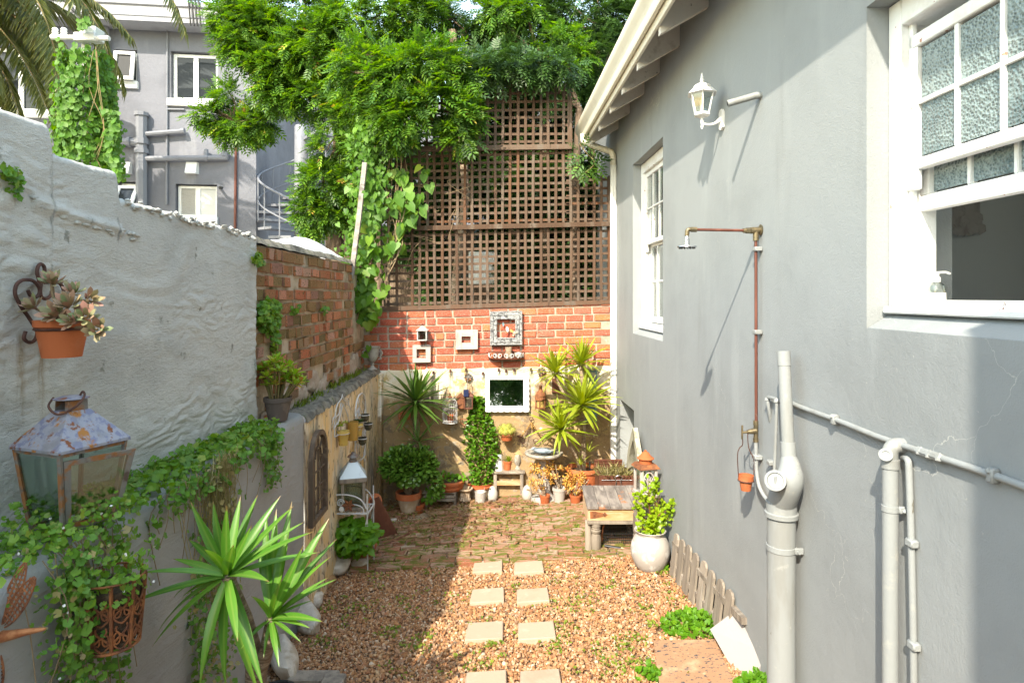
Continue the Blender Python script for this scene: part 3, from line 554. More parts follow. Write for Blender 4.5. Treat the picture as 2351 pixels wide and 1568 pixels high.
# splayed sills in the openings
for (a, b, z, _) in (FWIN, NWIN):
    mb = MB(Wp); mb.add([(a + .002, .003, z + .002), (b - .002, .003, z + .002), (b - .002, .10, z + .06), (a + .002, .10, z + .06), (a + .002, .003, z - .02), (b - .002, .003, z - .02), (b - .002, .1, z - .02), (a + .002, .1, z - .02)], [(0, 1, 2, 3), (4, 7, 6, 5), (0, 4, 5, 1), (1, 5, 6, 2), (2, 6, 7, 3), (3, 7, 4, 0)]); mb.build('sill', M['wall_grey'], house)
def sash_window(a, b, z0, z1, zu0, zl0, cols, lab, frost, open_=True):
    """a (near) .. b (far) along the wall; zu0 bottom of the upper sash, zl0 bottom of the lower sash"""
    fr = MB(Wp); o = .085; fw = .075
    fr.box((a, o, z0 + .062), (a + fw, o + .14, z1 - .003), c=.004); fr.box((b - fw, o, z0 + .062), (b - .002, o + .14, z1 - .003), c=.004); fr.box((a + fw, o + .002, z1 - fw - .03), (b - fw, o + .138, z1 - .004), c=.004)
    fr.box((a + fw - .001, o - .012, z0 + .061), (b - fw + .001, o + .2, z0 + .11), c=.006); fr.box((a + .01, o - .03, z0 + .058), (b - .01, o + .02, z0 + .085), c=.006)
    win = fr.build('sash_window', M['white_flaky'], house, label=lab)
    A, B = a + fw, b - fw
    for x_, y_, z_, x2, z2, nm in ((A, .03, z0 + .11, A + .022, z1 - .1, 'stop_bead'), (B - .022, .03, z0 + .11, B, z1 - .1, 'stop_bead'), (B - .05, .02, zu0 - .075, B - .001, zu0 - .001, 'sash_horn'), (A + .001, .02, zu0 - .075, A + .05, zu0 - .001, 'sash_horn')): fl2 = MB(Wp); fl2.box((x_, o + y_, z_), (x2, o + .05, z2), c=.004); fl2.build(nm, M['white_flaky'], win)
    def sash(name, zb, zt, y, rows, brail, gl):
        s = MB(Wp); st = .045
        s.box((A + .001, y, zb), (B - .001, y + .035, zb + brail), c=.004); s.box((A + .001, y, zt - .05), (B - .001, y + .035, zt), c=.004)
        s.box((A + .001, y + .001, zb + brail), (A + st, y + .034, zt - .05), c=.003); s.box((B - st, y + .001, zb + brail), (B - .001, y + .034, zt - .05), c=.003)
        x0, x1, q0, q1 = A + st, B - st, zb + brail, zt - .05; bw = .018
        for i in range(1, cols): xx = x0 + (x1 - x0) * i / cols; s.box((xx - bw / 2, y + .003, q0), (xx + bw / 2, y + .03, q1), c=.003)
        for j in range(1, rows):
            zz = q0 + (q1 - q0) * j / rows
            for i in range(cols): e0 = x0 + (x1 - x0) * i / cols + (bw / 2 if i else 0); e1 = x0 + (x1 - x0) * (i + 1) / cols - (bw / 2 if i < cols - 1 else 0); s.box((e0, y + .004, zz - bw / 2), (e1, y + .029, zz + bw / 2), c=.003)
        s.build(name, M['white_flaky'], win)
        for i in range(cols):
            for j in range(rows):
                e0, e1 = x0 + (x1 - x0) * i / cols + bw / 2, x0 + (x1 - x0) * (i + 1) / cols - bw / 2; g0, g1 = q0 + (q1 - q0) * j / rows + bw / 2, q0 + (q1 - q0) * (j + 1) / rows - bw / 2
                p = MB(Wp); p.box((e0, y + .014, g0), (e1, y + .018, g1)); p.build('pane', gl, win)
    sash('upper_sash', zu0, z1 - fw - .075 if frost else z1 - fw - .03, o + .03, 2, .04, M['frost'] if frost else M['glass'])
    sash('lower_sash', zl0, zl0 + (zu0 - z0 - .1 if not frost else .62), o + .075, 2, .06, M['frost'] if frost else M['glass'])
    return win
sash_window(*NWIN, 2.785, 2.634, 5, 'near white sash window standing open, with hammered glass panes', True)
sash_window(*FWIN, 2.84, 2.05, 4, 'far narrow white sash window with clear panes', False)
# low cellar opening with its white boarded panel
mb = MB(Wp); mb.box((LOW[0] + .01, .16, -.4), (LOW[1] - .005, .2, LOW[3] - .005), c=.004); dr = mb.build('cellar_door', M['white_paint'], house)
mb = MB(Wp); mb.box((6.74, .148, -.3), (6.752, .159, 1.1)); mb.build('batten', M['white_paint'], dr)
# dim room behind the windows
def room(d0, d1, z0, z1, depth):
    r = MB(Wp)
    for a, b in (((d0, .34, z0 - .05), (d1, depth, z0)), ((d0, .34, z1), (d1, depth, z1 + .05)), ((d0 - .05, .345, z0 - .05), (d0, depth + .05, z1 + .05)), ((d1, .345, z0 - .05), (d1 + .05, depth + .05, z1 + .05))): r.box(a, b)
    r.panel(d0, d1, z0 - .05, z1 + .05, [(d0 + .1, d0 + 1.5, z0 + .7, z1 - .2)], depth, depth + .05, lambda x, y, z: (x, y, z))  # unseen opening added in the back wall to let skylight into the room
    r.build('room', M['room'], house)
room(.6, 4.3, .9, 4.1, 2.6); room(4.8, 7.2, .9, 4.1, 2.6)
# eaves: boards, rafters, fascia, gutter, downpipe, roof
mb = MB(Wp); d0, d1 = -1.2, 7.75
sl = math.tan(math.radians(30))
mb.add([(d0, -.33, 4.30), (d1, -.33, 4.30), (d1, .9, 4.30 + 1.23 * sl), (d0, .9, 4.30 + 1.23 * sl), (d0, -.33, 4.33), (d1, -.33, 4.33), (d1, .9, 4.33 + 1.23 * sl), (d0, .9, 4.33 + 1.23 * sl)], [(0, 1, 2, 3), (7, 6, 5, 4), (0, 4, 5, 1), (1, 5, 6, 2), (2, 6, 7, 3), (3, 7, 4, 0)]); mb.build('soffit_board', M['rafter_paint'], house)
for k, d in enumerate((7.24, 6.64, 6.0, 5.44, 4.86, 4.21, 3.6, 3.0, 2.4, 1.8, 1.2)):
    mb = MB(Wp); q = [(d - .025, -.328, 4.085), (d - .025, .02, 4.285), (d - .025, .02, 4.297 + .35 * sl - .003), (d - .025, -.328, 4.297)]
    mb.add([p for p in q] + [(p[0] + .05, p[1], p[2]) for p in q], [(0, 1, 2, 3), (7, 6, 5, 4), (0, 4, 5, 1), (1, 5, 6, 2), (2, 6, 7, 3), (3, 7, 4, 0)]); mb.build('rafter', M['rafter_paint'], house)
mb = MB(Wp); mb.box((d0, -.352, 4.14), (d1, -.33, 4.36), c=.003); mb.build('fascia_board', M['cream_paint'], house)
prof = [(-.353, 4.215), (-.365, 4.2), (-.39, 4.2), (-.398, 4.225), (-.396, 4.27), (-.408, 4.315), (-.432, 4.345), (-.44, 4.385), (-.44, 4.41), (-.43, 4.41), (-.428, 4.385), (-.42, 4.355), (-.395, 4.32), (-.385, 4.27), (-.386, 4.232), (-.38, 4.212), (-.368, 4.212), (-.353, 4.225)]
mb = MB(); n = len(prof); vs = [tuple(W(d, *p)) for d in (d0, d1) for p in prof]; mb.add(vs, [(i, (i + 1) % n, n + (i + 1) % n, n + i) for i in range(n)] + [tuple(range(n)), tuple(range(2 * n - 1, n - 1, -1))])
mb.add([tuple(W(d1 + .001, y_, z_)) for y_, z_ in prof[:9]] + [tuple(W(d1 + .001, -.353, 4.41))], [tuple(range(10))]); mb.build('gutter', M['cream_paint'], house, sharp=30)
mb = MB(Wp); mb.add([(d0, -.40, 4.37), (d1, -.40, 4.37), (d1, 3.4, 4.37 + 3.8 * sl), (d0, 3.4, 4.37 + 3.8 * sl), (d0, -.40, 4.41), (d1, -.40, 4.41), (d1, 3.4, 4.41 + 3.8 * sl), (d0, 3.4, 4.41 + 3.8 * sl)], [(0, 1, 2, 3), (7, 6, 5, 4), (0, 4, 5, 1), (1, 5, 6, 2), (2, 6, 7, 3), (3, 7, 4, 0)]); mb.build('roof', M['facade_pipe'], house)
dp = thing('downpipe', 'cream ribbed rain downpipe in the corner by the brick back wall', 'downpipe', (1.23, 7.32, -.1))
def sq(path, r=.042):
    m = MB(); m.tube(path, r, 4); return m
bx, by = P(1408, 500, 7.34).x, 7.33
path = [Vector(W(7.36, -.395, 4.24)), Vector(W(7.36, -.392, 4.17))] + [Vector((W(7.36, -.39, 4).x + (bx - W(7.36, -.39, 4).x) * s, 7.345 - .01 * s, 4.15 - .06 * math.sin(s * 3.14) * .5 - .13 * s ** 1.6)) for s in np.linspace(0, .92, 8)] + [Vector((bx - .005, by, 3.98)), Vector((bx, by, 3.93)), Vector((bx, by, 3.86))]
m = MB(); m.tube(path, .036, 10); m.build('elbow', M['cream_paint'], dp)
m = MB(); m.box((bx - .036, by - .03, -.08), (bx + .036, by + .03, 3.87), c=.008); m.box((bx - .014, by - .036, -.07), (bx - .004, by - .029, 3.86)); m.box((bx + .012, by - .036, -.07), (bx + .022, by - .029, 3.86)); m.build('pipe', M['white_paint'], dp)
for s in np.linspace(.35, .98, 10):
    m = MB(); i = int(s * (len(path) - 1)); a, b = path[i], path[min(i + 1, len(path) - 1)]; q = a.lerp(b, (s * (len(path) - 1)) % 1); t_ = (b - a).normalized() if (b - a).length > 0 else Vector((0, 0, -1)); m.lathe([(.037, -.004), (.0395, 0), (.037, .004)], q, 10, axis=t_, cap=False); m.build('crimp', M['cream_paint'], dp)
# unseen slab added behind the camera, sized to throw shade on the right wall
mb = MB(); mb.box((.47, -.5, -.6), (1.75, -.26, 4.35)); tag(single('shade_slab', mb, M['wall_grey'], 'added grey slab behind the viewpoint that shades the house wall', 'wall'), kind='structure')

# ================================================================ left-hand walls
# planter / retaining wall, ledge top at about 1.47 m
LZ = 1.47
def pface(y): return -1.49 - .004 * (y - 3)
pl = thing('planter_wall', 'smooth grey painted planter wall with rounded creeper covered top', 'wall', (-1.6, 3, -.2))
mb = MB(); cr = .03
prof = [(0, -.55), (0, LZ - cr - .02), (-.008, LZ - .02), (-.035, LZ - .002), (-.12, LZ + .004), (-.36, LZ + .012), (-.5, LZ + .012), (-.5, -.55)]
ys = list(np.linspace(.2, 4.36, 60)) + [4.42, 4.46, 4.475]
def pw(i, j):
    y = ys[i]; o, z = prof[j]; n_ = noise.noise(Vector((y * 2.2, z * 2.2, 3))) * .008 + noise.noise(Vector((y * 7, z * 7, 9))) * .003
    groove = -.018 * math.exp(-((y - 4.23) / .045) ** 2); endr = -.02 * max(0, (y - 4.44) / .035) ** 2
    return (pface(y) + o + (n_ + groove + endr if j < 4 else 0), y, z + (n_ * .8 if 1 < j < 7 else 0))
prof2 = []
for a, b in zip(prof[:-1], prof[1:]):
    L = math.hypot(b[0] - a[0], b[1] - a[1]); k = max(1, int(L / .05))
    for i in range(k): prof2.append((a[0] + (b[0] - a[0]) * i / k, a[1] + (b[1] - a[1]) * i / k, prof.index(a)))
prof2.append((*prof[-1], 7))
def pw2(i, j):
    y = ys[i]; o, z, s = prof2[j]; n_ = noise.noise(Vector((y * 2.2, z * 2.2, 3))) * .008 + noise.noise(Vector((y * 7, z * 7, 9))) * .003
    groove = -.018 * math.exp(-((y - 4.23) / .045) ** 2); endr = -.02 * max(0, (y - 4.44) / .035) ** 2
    return (pface(y) + o + (n_ + groove + endr if s < 4 else 0), y, z + (n_ * .8 if 1 < s < 6 else 0))
nu, nv = len(ys) - 1, len(prof2) - 1
mb.grid(lambda u, v: pw2(round(u * nu), round(v * nv)), nu, nv); mb.add([pw2(nu, j) for j in range(nv + 1)], [tuple(range(nv + 1))]); mb.build('body', M['planter_grey'], pl, sharp=50)
# ochre retaining wall beyond it
ow = thing('ochre_wall', 'stained ochre plastered retaining wall with worn cement ledge top', 'wall', (-1.65, 6, -.3))
def yx(y): return -1.366 - .0289 * y
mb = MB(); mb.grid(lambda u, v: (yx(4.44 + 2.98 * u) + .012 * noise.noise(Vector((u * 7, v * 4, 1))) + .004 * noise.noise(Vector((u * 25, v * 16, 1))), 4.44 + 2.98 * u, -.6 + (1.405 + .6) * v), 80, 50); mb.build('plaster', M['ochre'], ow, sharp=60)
mb = MB(); mb.grid(lambda u, v: (yx(4.47 + 2.93 * u) + .012 - .30 * v + .012 * noise.noise(Vector((u * 30, v * 8, 4))), 4.47 + 2.93 * u, 1.40 + .052 * min(1, v * 12) + .022 * noise.noise(Vector((u * 28, v * 5, 7))) + (.012 * noise.noise(Vector((u * 70, v * 14, 2))))), 150, 16); mb.build('ledge', M['ledge_old'], ow, sharp=60)
mb = MB(); mb.box((-1.618, 7.26, -.5), (-1.535, 7.395, 1.40), c=.012); mb.build('pier', M['cream'], ow)
# rough grey plaster wall on the ledge
def gx(y): return -1.937 + .065 * y
gw = thing('plaster_wall', 'tall rough grey plaster wall with stepped broken top edge', 'wall', (-1.8, 2.4, LZ))
def gtop(y):
    if y < 2.382: z = 2.978
    elif y < 2.395: z = 2.978 - (y - 2.382) / .013 * .1
    elif y < 2.745: z = 2.868
    elif y < 2.762: z = 2.868 - (y - 2.745) / .017 * .11
    else: z = 2.756 - .036 * (y - 2.76)
    return z + .005 * noise.noise(Vector((y * 9, 0, 0))) + (.014 if y > 2.76 else .003) * noise.noise(Vector((y * 34, 1, 0)))
def rough(y, z):
    p = Vector((y, z * 1.3, 0)); q = p + Vector((noise.noise(p * 1.7 + Vector((9, 0, 0))), noise.noise(p * 1.7 + Vector((0, 9, 0))), 0)) * .55
    n1 = noise.noise(Vector((q.x * 2.6 + q.y * 1.5, q.y * 5 - q.x * 1.2, 4))); n2 = noise.noise(Vector((p.x * 7 + p.y * 5, p.y * 15 - p.x * 3 + 1.5 * n1, 7))); n4 = max(0, noise.noise(Vector((y * 1.6, z * 2.2, 11))) * 2.2 + .25)
    n3 = noise.noise(Vector((y * 40, z * 60, 3)))
    e = .008 * n1 + .0075 * abs(n2) * 2 * min(1, n4) + .0016 * n3 + .0012 * noise.noise(Vector((y * 90, z * 90, 5)))
    # trowelled ridges under the coping steps
    t_ = gtop(y) - z
    if 2.3 < y < 4: 
        c_ = 2.868 - .17 - (y - 2.1) * .145; e += .016 * math.exp(-((z - c_ - .03 * n1) / .022) ** 2) * (1 if y < 2.78 else 0)
    return e
ya = list(np.linspace(.15, 1.9, 22)) + list(np.linspace(1.92, 4.09, 380)); 
mb = MB(); nv = 200
def gwp(i, j):
    y = ya[i]; z1 = gtop(y); s = j / nv; z = 1.44 + (z1 - 1.44) * s; edge = max(0, 1 - (z1 - z) / .025) ** 2 * .02; r = max(0, (y - 4.03) / .06) ** 2 * .03
    return (gx(y) + rough(y, z) - edge - r, y, z)
nu = len(ya) - 1
mb.grid(lambda u, v: gwp(round(u * nu), round(v * nv)), nu, nv)
b = [gwp(i, nv) for i in range(nu + 1)]
mb.grid(lambda u, v: ((lambda q: (q[0] - .30 * v + .0, q[1], q[2] + .012 * math.sin(3.14 * v) + (.012 * noise.noise(Vector((q[1] * 30, v * 6, 5))) if 0 < v < 1 else 0)))(b[round(u * nu)])), nu, 6)
mb.add([gwp(nu, j) for j in range(0, nv + 1)] + [(gx(4.09) - .3, 4.09, b[-1][2]), (gx(4.09) - .3, 4.09, 1.44)], [tuple(range(nv + 3))])
mb.add([(gx(.15) - .3, .15, 1.44), (gx(4.09) - .3, 4.09, 1.44), (gx(4.09) - .3, 4.09, 2.7), (gx(2.76) - .3, 2.76, 2.75), (gx(2.38) - .3, 2.38, 2.96), (gx(.15) - .3, .15, 2.97)], [(0, 1, 2, 3, 4, 5)])
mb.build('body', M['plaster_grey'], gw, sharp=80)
# crumbs of broken render along the top edge and the lower step
mb = MB()
for i in range(130):
    y = random.uniform(2.78, 4.05) if i < 85 else random.uniform(2.3, 2.9); z = gtop(y) - random.uniform(-.006, .03) if i < 85 else 2.868 - .175 - (y - 2.1) * .145 + random.uniform(-.02, .02)
    mb.blob((gx(y) + .004, y, z), (random.uniform(.006, .016), random.uniform(.008, .028), random.uniform(.005, .012)), 1, .6, 2.2, i)
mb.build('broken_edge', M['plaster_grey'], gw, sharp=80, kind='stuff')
# brick garden wall
def brx(y): return -1.627 - .018 * y
bw = thing('brick_garden_wall', 'mossy weathered brick side wall topped with white limewash coping', 'wall', (-1.75, 5.5, 1.4))
mb = MB(); mb.box((-.26, 4.07, 1.38), (-.012, 7.46, 2.66)); mb.v = [(brx(p[1]) + p[0] + 0, p[1], p[2]) for p in mb.v]; mb.build('mortar_bed', M['mortar_old'], bw)
ob = [brickmesh(M['brick_old'], amp=.11, seed=20 + i) for i in range(7)]
z = 1.415; row = 0; nbk = 0
while z < 2.66:
    h = .078 + random.uniform(-.004, .004); y = 4.07 + random.uniform(-.12, 0); ymax = 6.78 if z > 1.75 else 7.38
    while y < ymax:
        L = random.choice((.108, .108, .215, .16, .13, .215)) * random.uniform(.92, 1.05); ye = min(y + L, ymax)
        if ye - y > .05 and not (z < 1.62 and random.random() < .55):
            cy = (max(y, 4.075) + ye) / 2; ly = ye - max(y, 4.075)
            if ly > .03: put('brick', ob[nbk % 7], bw, mw=Matrix.Translation(Vector((brx(cy) - .035 + random.uniform(-.012, .006) - (.02 if random.random() < .1 else 0), cy, z + h / 2)) - rootloc(bw)) @ Matrix.Rotation(random.gauss(0, .02), 4, 'X') @ Matrix.Rotation(random.gauss(0, .03) + .018, 4, 'Z') @ Matrix.Diagonal((.095, ly, h * random.uniform(.92, 1.02), 1))); nbk += 1
        y = ye + .018
    z += h + .019; row += 1
# render still clinging low on the bricks
mb = MB(); 
for i in range(26):
    y = random.uniform(4.2, 7.3); z_ = random.uniform(1.43, 1.62); mb.blob((brx(y) + .0, y, z_), (.014, random.uniform(.06, .2), random.uniform(.04, .11)), 2, .5, 1.8, i)
mb.build('clinging_render', M['mortar'], bw, sharp=80, kind='stuff')
mb = MB(); mb.grid(lambda u, v: (brx(4.1 + 2.75 * u) + .012 - .25 * v, 4.1 + 2.75 * u, 2.665 + .05 * min(1, v * 8) + .012 * noise.noise(Vector((u * 20, v * 3, 0)))), 40, 8); mb.build('coping', M['ledge_old'], bw, sharp=60)
mb = MB(); mb.grid(lambda u, v: (brx(4.2 + 2.6 * u) - .05 - .5 * v, 4.2 + 2.6 * u, 2.70 + (.13 * math.sin(min(1, u * 1.5) * 1.57) * math.exp(-((u - .62) / .34) ** 2) + .03) * math.sin(3.14 * min(1, v * 1.25) ** .8) + .012 * noise.noise(Vector((u * 12, v * 5, 1)))), 50, 14); mb.build('limewash_coping', M['limewash'], bw, sharp=80)
mb = MB(); mb.box((-.55, 4.2, 1.2), (-.27, 6.8, 2.7)); mb.v = [(brx(p[1]) + p[0], p[1], p[2]) for p in mb.v]; mb.build('backing', M['limewash'], bw)

# ================================================================ back wall
SLP = .024
bk = thing('back_wall', 'back wall of red brick above peeling cream plaster', 'wall', (-.2, 7.5, -.2))
def bz(x, z): return z + SLP * x
mb = MB(lambda x, y, z: (x, y, z + (SLP * x if z > 1 else 0))); mb.box((-1.8, 7.414, 1.47), (1.3, 7.66, 2.215)); mb.build('mortar_bed', M['mortar'], bk)
rb = [brickmesh(M['brick_red'], amp=.075, seed=40 + i) for i in range(8)]; db = [brickmesh(M['brick_dark'], amp=.045, seed=50)]
for r in range(9):
    z = 1.462 + r * .0895; x = -1.8 + (.113 if r % 2 else 0) + random.uniform(-.01, .01)
    while x < 1.25:
        L = .205 if random.random() > .12 else .098; L *= random.uniform(.94, 1.02); cx = x + L / 2
        hh = .0715 if r < 8 else .035
        if cx < 1.17: put('brick', random.choice(db) if random.random() < .02 else rb[random.randrange(8)], bk, mw=Matrix.Translation(Vector((cx, 7.447 + random.uniform(-.004, .004), bz(cx, z) + hh / 2)) - rootloc(bk)) @ Matrix.Rotation(-SLP, 4, 'Y') @ Matrix.Rotation(random.gauss(0, .006), 4, 'Y') @ Matrix.Diagonal((L, .09, hh, 1)))
        x += L + .0205
def plas(u, v):
    x = -1.8 + 3.1 * u; z = -.6 + 2.075 * v; top = max(0, (v - .985) / .015)
    return (x, 7.397 + .010 * noise.noise(Vector((x * 2.5, z * 2.5, 0))) + .006 * noise.noise(Vector((x * 8, z * 8, 2))) + .012 * top, z + SLP * x * max(0, z / 1.47) + .012 * top * noise.noise(Vector((x * 9, 0, 0))))
mb = MB(); mb.grid(plas, 110, 80); mb.build('plaster', M['cream'], bk, sharp=70)
# patches where the stone core shows
mb = MB()
for (u, v, rx, rz) in ((1030, 1030, .075, .05), (1060, 1025, .09, .05), (1120, 1030, .06, .04), (1010, 1060, .08, .05), (1060, 1062, .07, .045), (1090, 1060, .06, .05), (1035, 1088, .06, .04), (1075, 1090, .05, .035)):
    p = BW(u, v); mb.blob((p.x, 7.405, p.z), (rx, .012, rz), 2, .5, 1.8, u)
mb.build('stone', mat('rubble_stone', (.27, .215, .15), [((.36, .3, .22), 8, .5, .65), ((.17, .13, .09), 14, .55, .7)], rough=.95, bump=[(40, .006)]), bk, kind='stuff')
p = BW(930, 952); put('brick', rb[2], bk, mw=Matrix.Translation(Vector((p.x, 7.36, p.z)) - rootloc(bk)) @ Matrix.Diagonal((.13, .09, .08, 1)))

# ================================================================ lattice screen on the back wall
lt = thing('lattice_screen', 'tall weathered wooden lattice screen standing on the red brick wall', 'trellis', (-.1, 7.5, 2.2))
YL = 7.45
def bar(a, b, w, d, name='slat', m=None):
    a, b = Vector(a), Vector(b); t_ = (b - a).normalized(); s = t_.cross(Vector((0, 1, 0))).normalized() * w / 2; e = Vector((0, d / 2, 0))
    x = MB(); x.add([tuple(q + i * s + j * e) for q in (a, b) for i, j in ((-1, -1), (1, -1), (1, 1), (-1, 1))], [(0, 1, 2, 3), (7, 6, 5, 4), (0, 4, 5, 1), (1, 5, 6, 2), (2, 6, 7, 3), (3, 7, 4, 0)])
    return x.build(name, m or M['wood_lattice'], lt)
def lb(u, v, dy=0): p = P(u, v, YL); return Vector((p.x, YL + dy, p.z))
# rails: (left u, v) -> (right u, v)
for (a, b, w) in (((880, 709), (1402, 693), .05), ((930, 526), (1402, 515), .055), ((925, 345), (1312, 339), .06)): bar(lb(*a, -.035), lb(*b, -.035), w, .05, 'rail')
x0, x1 = P(890, 0, YL).x, P(1398, 0, YL).x
nvs = 30
for i in range(nvs):
    s = i / (nvs - 1); u = 893 + (1398 - 893) * s; jt = random.uniform(-2, 2); vb = 706 - 15 * s; vm = 524 - 9 * s; vt = 344 - 5 * s
    if random.random() < .97: bar(lb(u + jt, vb), lb(u + random.uniform(-2, 2), vm), .032, .013)
    top = vt if u < 1312 else 404
    bar(lb(u + jt, vm), lb(u + random.uniform(-1.5, 1.5), top), .032, .013)
    if 940 < u < 1312: bar(lb(u, vt), lb(u + random.uniform(-2, 2), 180 + random.uniform(-6, 14)), .032, .013)
def hrow(v0, v1, n, ua, ub, sk):
    for j in range(n):
        v = v0 + (v1 - v0) * (j + .5) / n; bar(lb(ua, v + sk / 2 + random.uniform(-1.6, 1.6), .0145), lb(ub, v - sk / 2 + random.uniform(-1.6, 1.6), .0145), .029, .014)
hrow(528, 700, 10, 886, 1402, 13); hrow(348, 516, 10, 905, 1312, 9); hrow(405, 512, 6, 1300, 1402, 2); hrow(188, 336, 8, 940, 1312, 5)
bar(lb(1308, 205, .03), lb(1308, 400, .03), .05, .05, 'post'); bar(lb(1400, 405, .035), lb(1400, 695, .035), .05, .05, 'post'); bar(lb(850, 210, .03), lb(852, 700, .03), .05, .05, 'post')
# leaning weathered post at the end of the brick wall
mb = MB(); a, b = P(806, 640, 6.75), P(838, 375, 6.95); mb.tube([a, a.lerp(b, .5) + Vector((.008, 0, 0)), b], .035, 4); single('leaning_post', mb, M['wood_table'], 'peeling weathered wooden post leaning at the end of the brick side wall', 'post', loc=a)
# ================================================================ grey block of flats behind
fb_ = thing('block_of_flats', 'grey two storey block of flats with white windows and waste pipes, far left', 'building', FL(-9, 2, -1.1))
FLp = lambda x, y, z: FL(x, y, z)
xr = fl(588, 300)[0]; xl = -14.
def hole(u0, v0, u1, v1):
    a = fl(u0, v1); b = fl(u1, v0); return (a[0], b[0], a[1], b[1])
WINS = [hole(392, 122, 500, 238), hole(263, 116, 315, 197), hole(-40, 110, 122, 262), hole(403, 424, 498, 508), hole(272, 418, 324, 500)]
ztop = fl(200, 62)[1]
mb = MB(); mb.panel(xl, xr, -1.2, ztop + .3, WINS, 0, .3, FLp); mb.build('wall', M['facade'], fb_, sharp=30)
mb = MB(FLp); mb.box((xl, .3, -1.2), (xr - .3, .36, ztop)); mb.build('inner_wall', M['room'], fb_)
mb = MB(FLp); mb.box((xr - .3, .301, -1.2), (xr, 4.6, ztop + .3)); mb.build('side_wall', M['facade'], fb_)
mb = MB(FLp); zp0, zp1 = ztop - .02, fl(200, 20)[1]
mb.box((xl, -.5, zp0), (xr - .55, .0, zp0 + .1)); mb.box((xl, -.52, zp0 + .09), (xr - .5, -.36, zp1), c=.02); mb.box((xl, -.56, zp1 - .10), (xr - .48, -.33, zp1 + .02), c=.015); mb.build('parapet', M['facade_light'], fb_)
def fwin(h, frame_w=.07, sashes=1, tilt=0., blind=False, sill=True):
    x0, x1, z0, z1 = h
    f = MB(FLp); zz = z0 + (.10 if sill else 0)
    f.box((x0 + .02, .1, zz), (x0 + .02 + frame_w, .17, z1 - .03)); f.box((x1 - frame_w, .1, zz), (x1, .17, z1 - .03)); f.box((x0 + .02 + frame_w, .101, zz), (x1 - frame_w, .169, zz + frame_w)); f.box((x0 + .02 + frame_w, .101, z1 - .03 - frame_w), (x1 - frame_w, .169, z1 - .03))
    if sashes == 2: xm = x0 + (x1 - x0) * .5; f.box((xm - .05, .09, zz + frame_w), (xm + .05, .165, z1 - .03 - frame_w))
    w = f.build('window', M['white_paint'], fb_)
    xs = [x0 + .02 + frame_w, x1 - frame_w] if sashes == 1 else [x0 + .02 + frame_w, x0 + (x1 - x0) * .5 - .05, x0 + (x1 - x0) * .5 + .05, x1 - frame_w]
    for k in range(0, len(xs), 2):
        p = MB(FLp); p.box((xs[k], .13, zz + frame_w), (xs[k + 1], .14, z1 - .03 - frame_w)); p.build('pane', M['dark_glass'], w)
    if blind:
        n = 26
        for i in range(n): z = zz + frame_w + (z1 - .1 - zz - frame_w) * i / n; p = MB(FLp); p.add([(xs[0], .122, z), (xs[1], .122, z), (xs[1], .098, z + .016), (xs[0], .098, z + .016)], [(0, 1, 2, 3)]); p.build('blind_slat', M['white_paint'], w)
        p = MB(FLp); p.box((xs[2], .11, zz + frame_w), (xs[3], .128, z1 - .1)); p.build('net_curtain', M['white_plastic'], w)
    if sill: s = MB(FLp); s.box((x0 - .06, -.07, z0 - .06), (x1 + .03, .16, z0 + .10), c=.01); s.build('sill', M['white_paint'], w)
    return w
fwin(WINS[0], sashes=2); fwin(WINS[1]); fwin(WINS[2], sashes=2); fwin(WINS[3], .06, 2, blind=True); fwin(WINS[4], .06)
# the small window's open sash stands out from the wall
for (u0, v0, u1, v1, k) in ((265, 122, 313, 187, .10), (275, 428, 322, 490, .4)):
    a, b = fl(u0, v1), fl(u1, v0); s = MB(); q = lambda x, z: FL(x, -.02 - k * (b[1] - z) / (b[1] - a[1]), z)
    o = [q(a[0], a[1]), q(b[0], a[1]), q(b[0], b[1]), q(a[0], b[1])]; w_ = .07; i_ = [q(a[0] + w_, a[1] + w_), q(b[0] - w_, a[1] + w_), q(b[0] - w_, b[1] - w_), q(a[0] + w_, b[1] - w_)]
    s.ring(o, i_, -FY * .05); sa = s.build('opening_sash', M['white_paint'], fb_); g = MB(); g.prism(i_, -FY * .012); g.build('pane', M['dark_glass'], sa)
def fpipe(name, pts, r, m='facade_pipe', out=.1, n=8, joints=()):
    mb = MB(); mb.tube([FL(*(lambda q: (q[0], -out, q[1]))(fl(u, v))) for u, v in pts], r, n)
    for (u, v, du, dv) in joints:
        a = FL(fl(u, v)[0], -out, fl(u, v)[1]); b = FL(fl(u + du, v + dv)[0], -out, fl(u + du, v + dv)[1]); mb.tube([a, b], r * 1.28, n)
    return mb.build(name, M[m], fb_)
fpipe('waste_pipe', [(330, 262), (330, 300), (330, 480)], .115, joints=[(330, 262, 0, 8), (330, 322, 0, 12), (330, 345, 0, 10)])
fpipe('waste_branch', [(275, 329), (318, 330), (326, 338)], .09, joints=[(275, 329, 6, 0), (300, 329, 6, 0)])
fpipe('waste_branch', [(338, 311), (428, 304)], .055, joints=[(420, 304.5, 8, -.6)]); fpipe('waste_branch', [(338, 367), (526, 365), (526, 353)], .06, joints=[(475, 365.6, 6, 0), (519, 362, 0, -12)])
fpipe('waste_branch', [(477, 364), (477, 346)], .05)
fpipe('conduit', [(385.5, 62), (384, 470)], .025, out=.03); fpipe('conduit', [(543, 335), (541, 525)], .03, 'copper', .04); fpipe('conduit', [(386, 252), (425, 253)], .022, out=.03)
fpipe('rain_pipe', [(242, 60), (244, 380)], .06, out=.12); fpipe('rain_pipe', [(250, 58), (251, 400)], .055, out=.1); fpipe('cable', [(193, 5), (192, 30), (200, 50), (222, 65), (231, 80)], .03, 'black_plastic', .55)
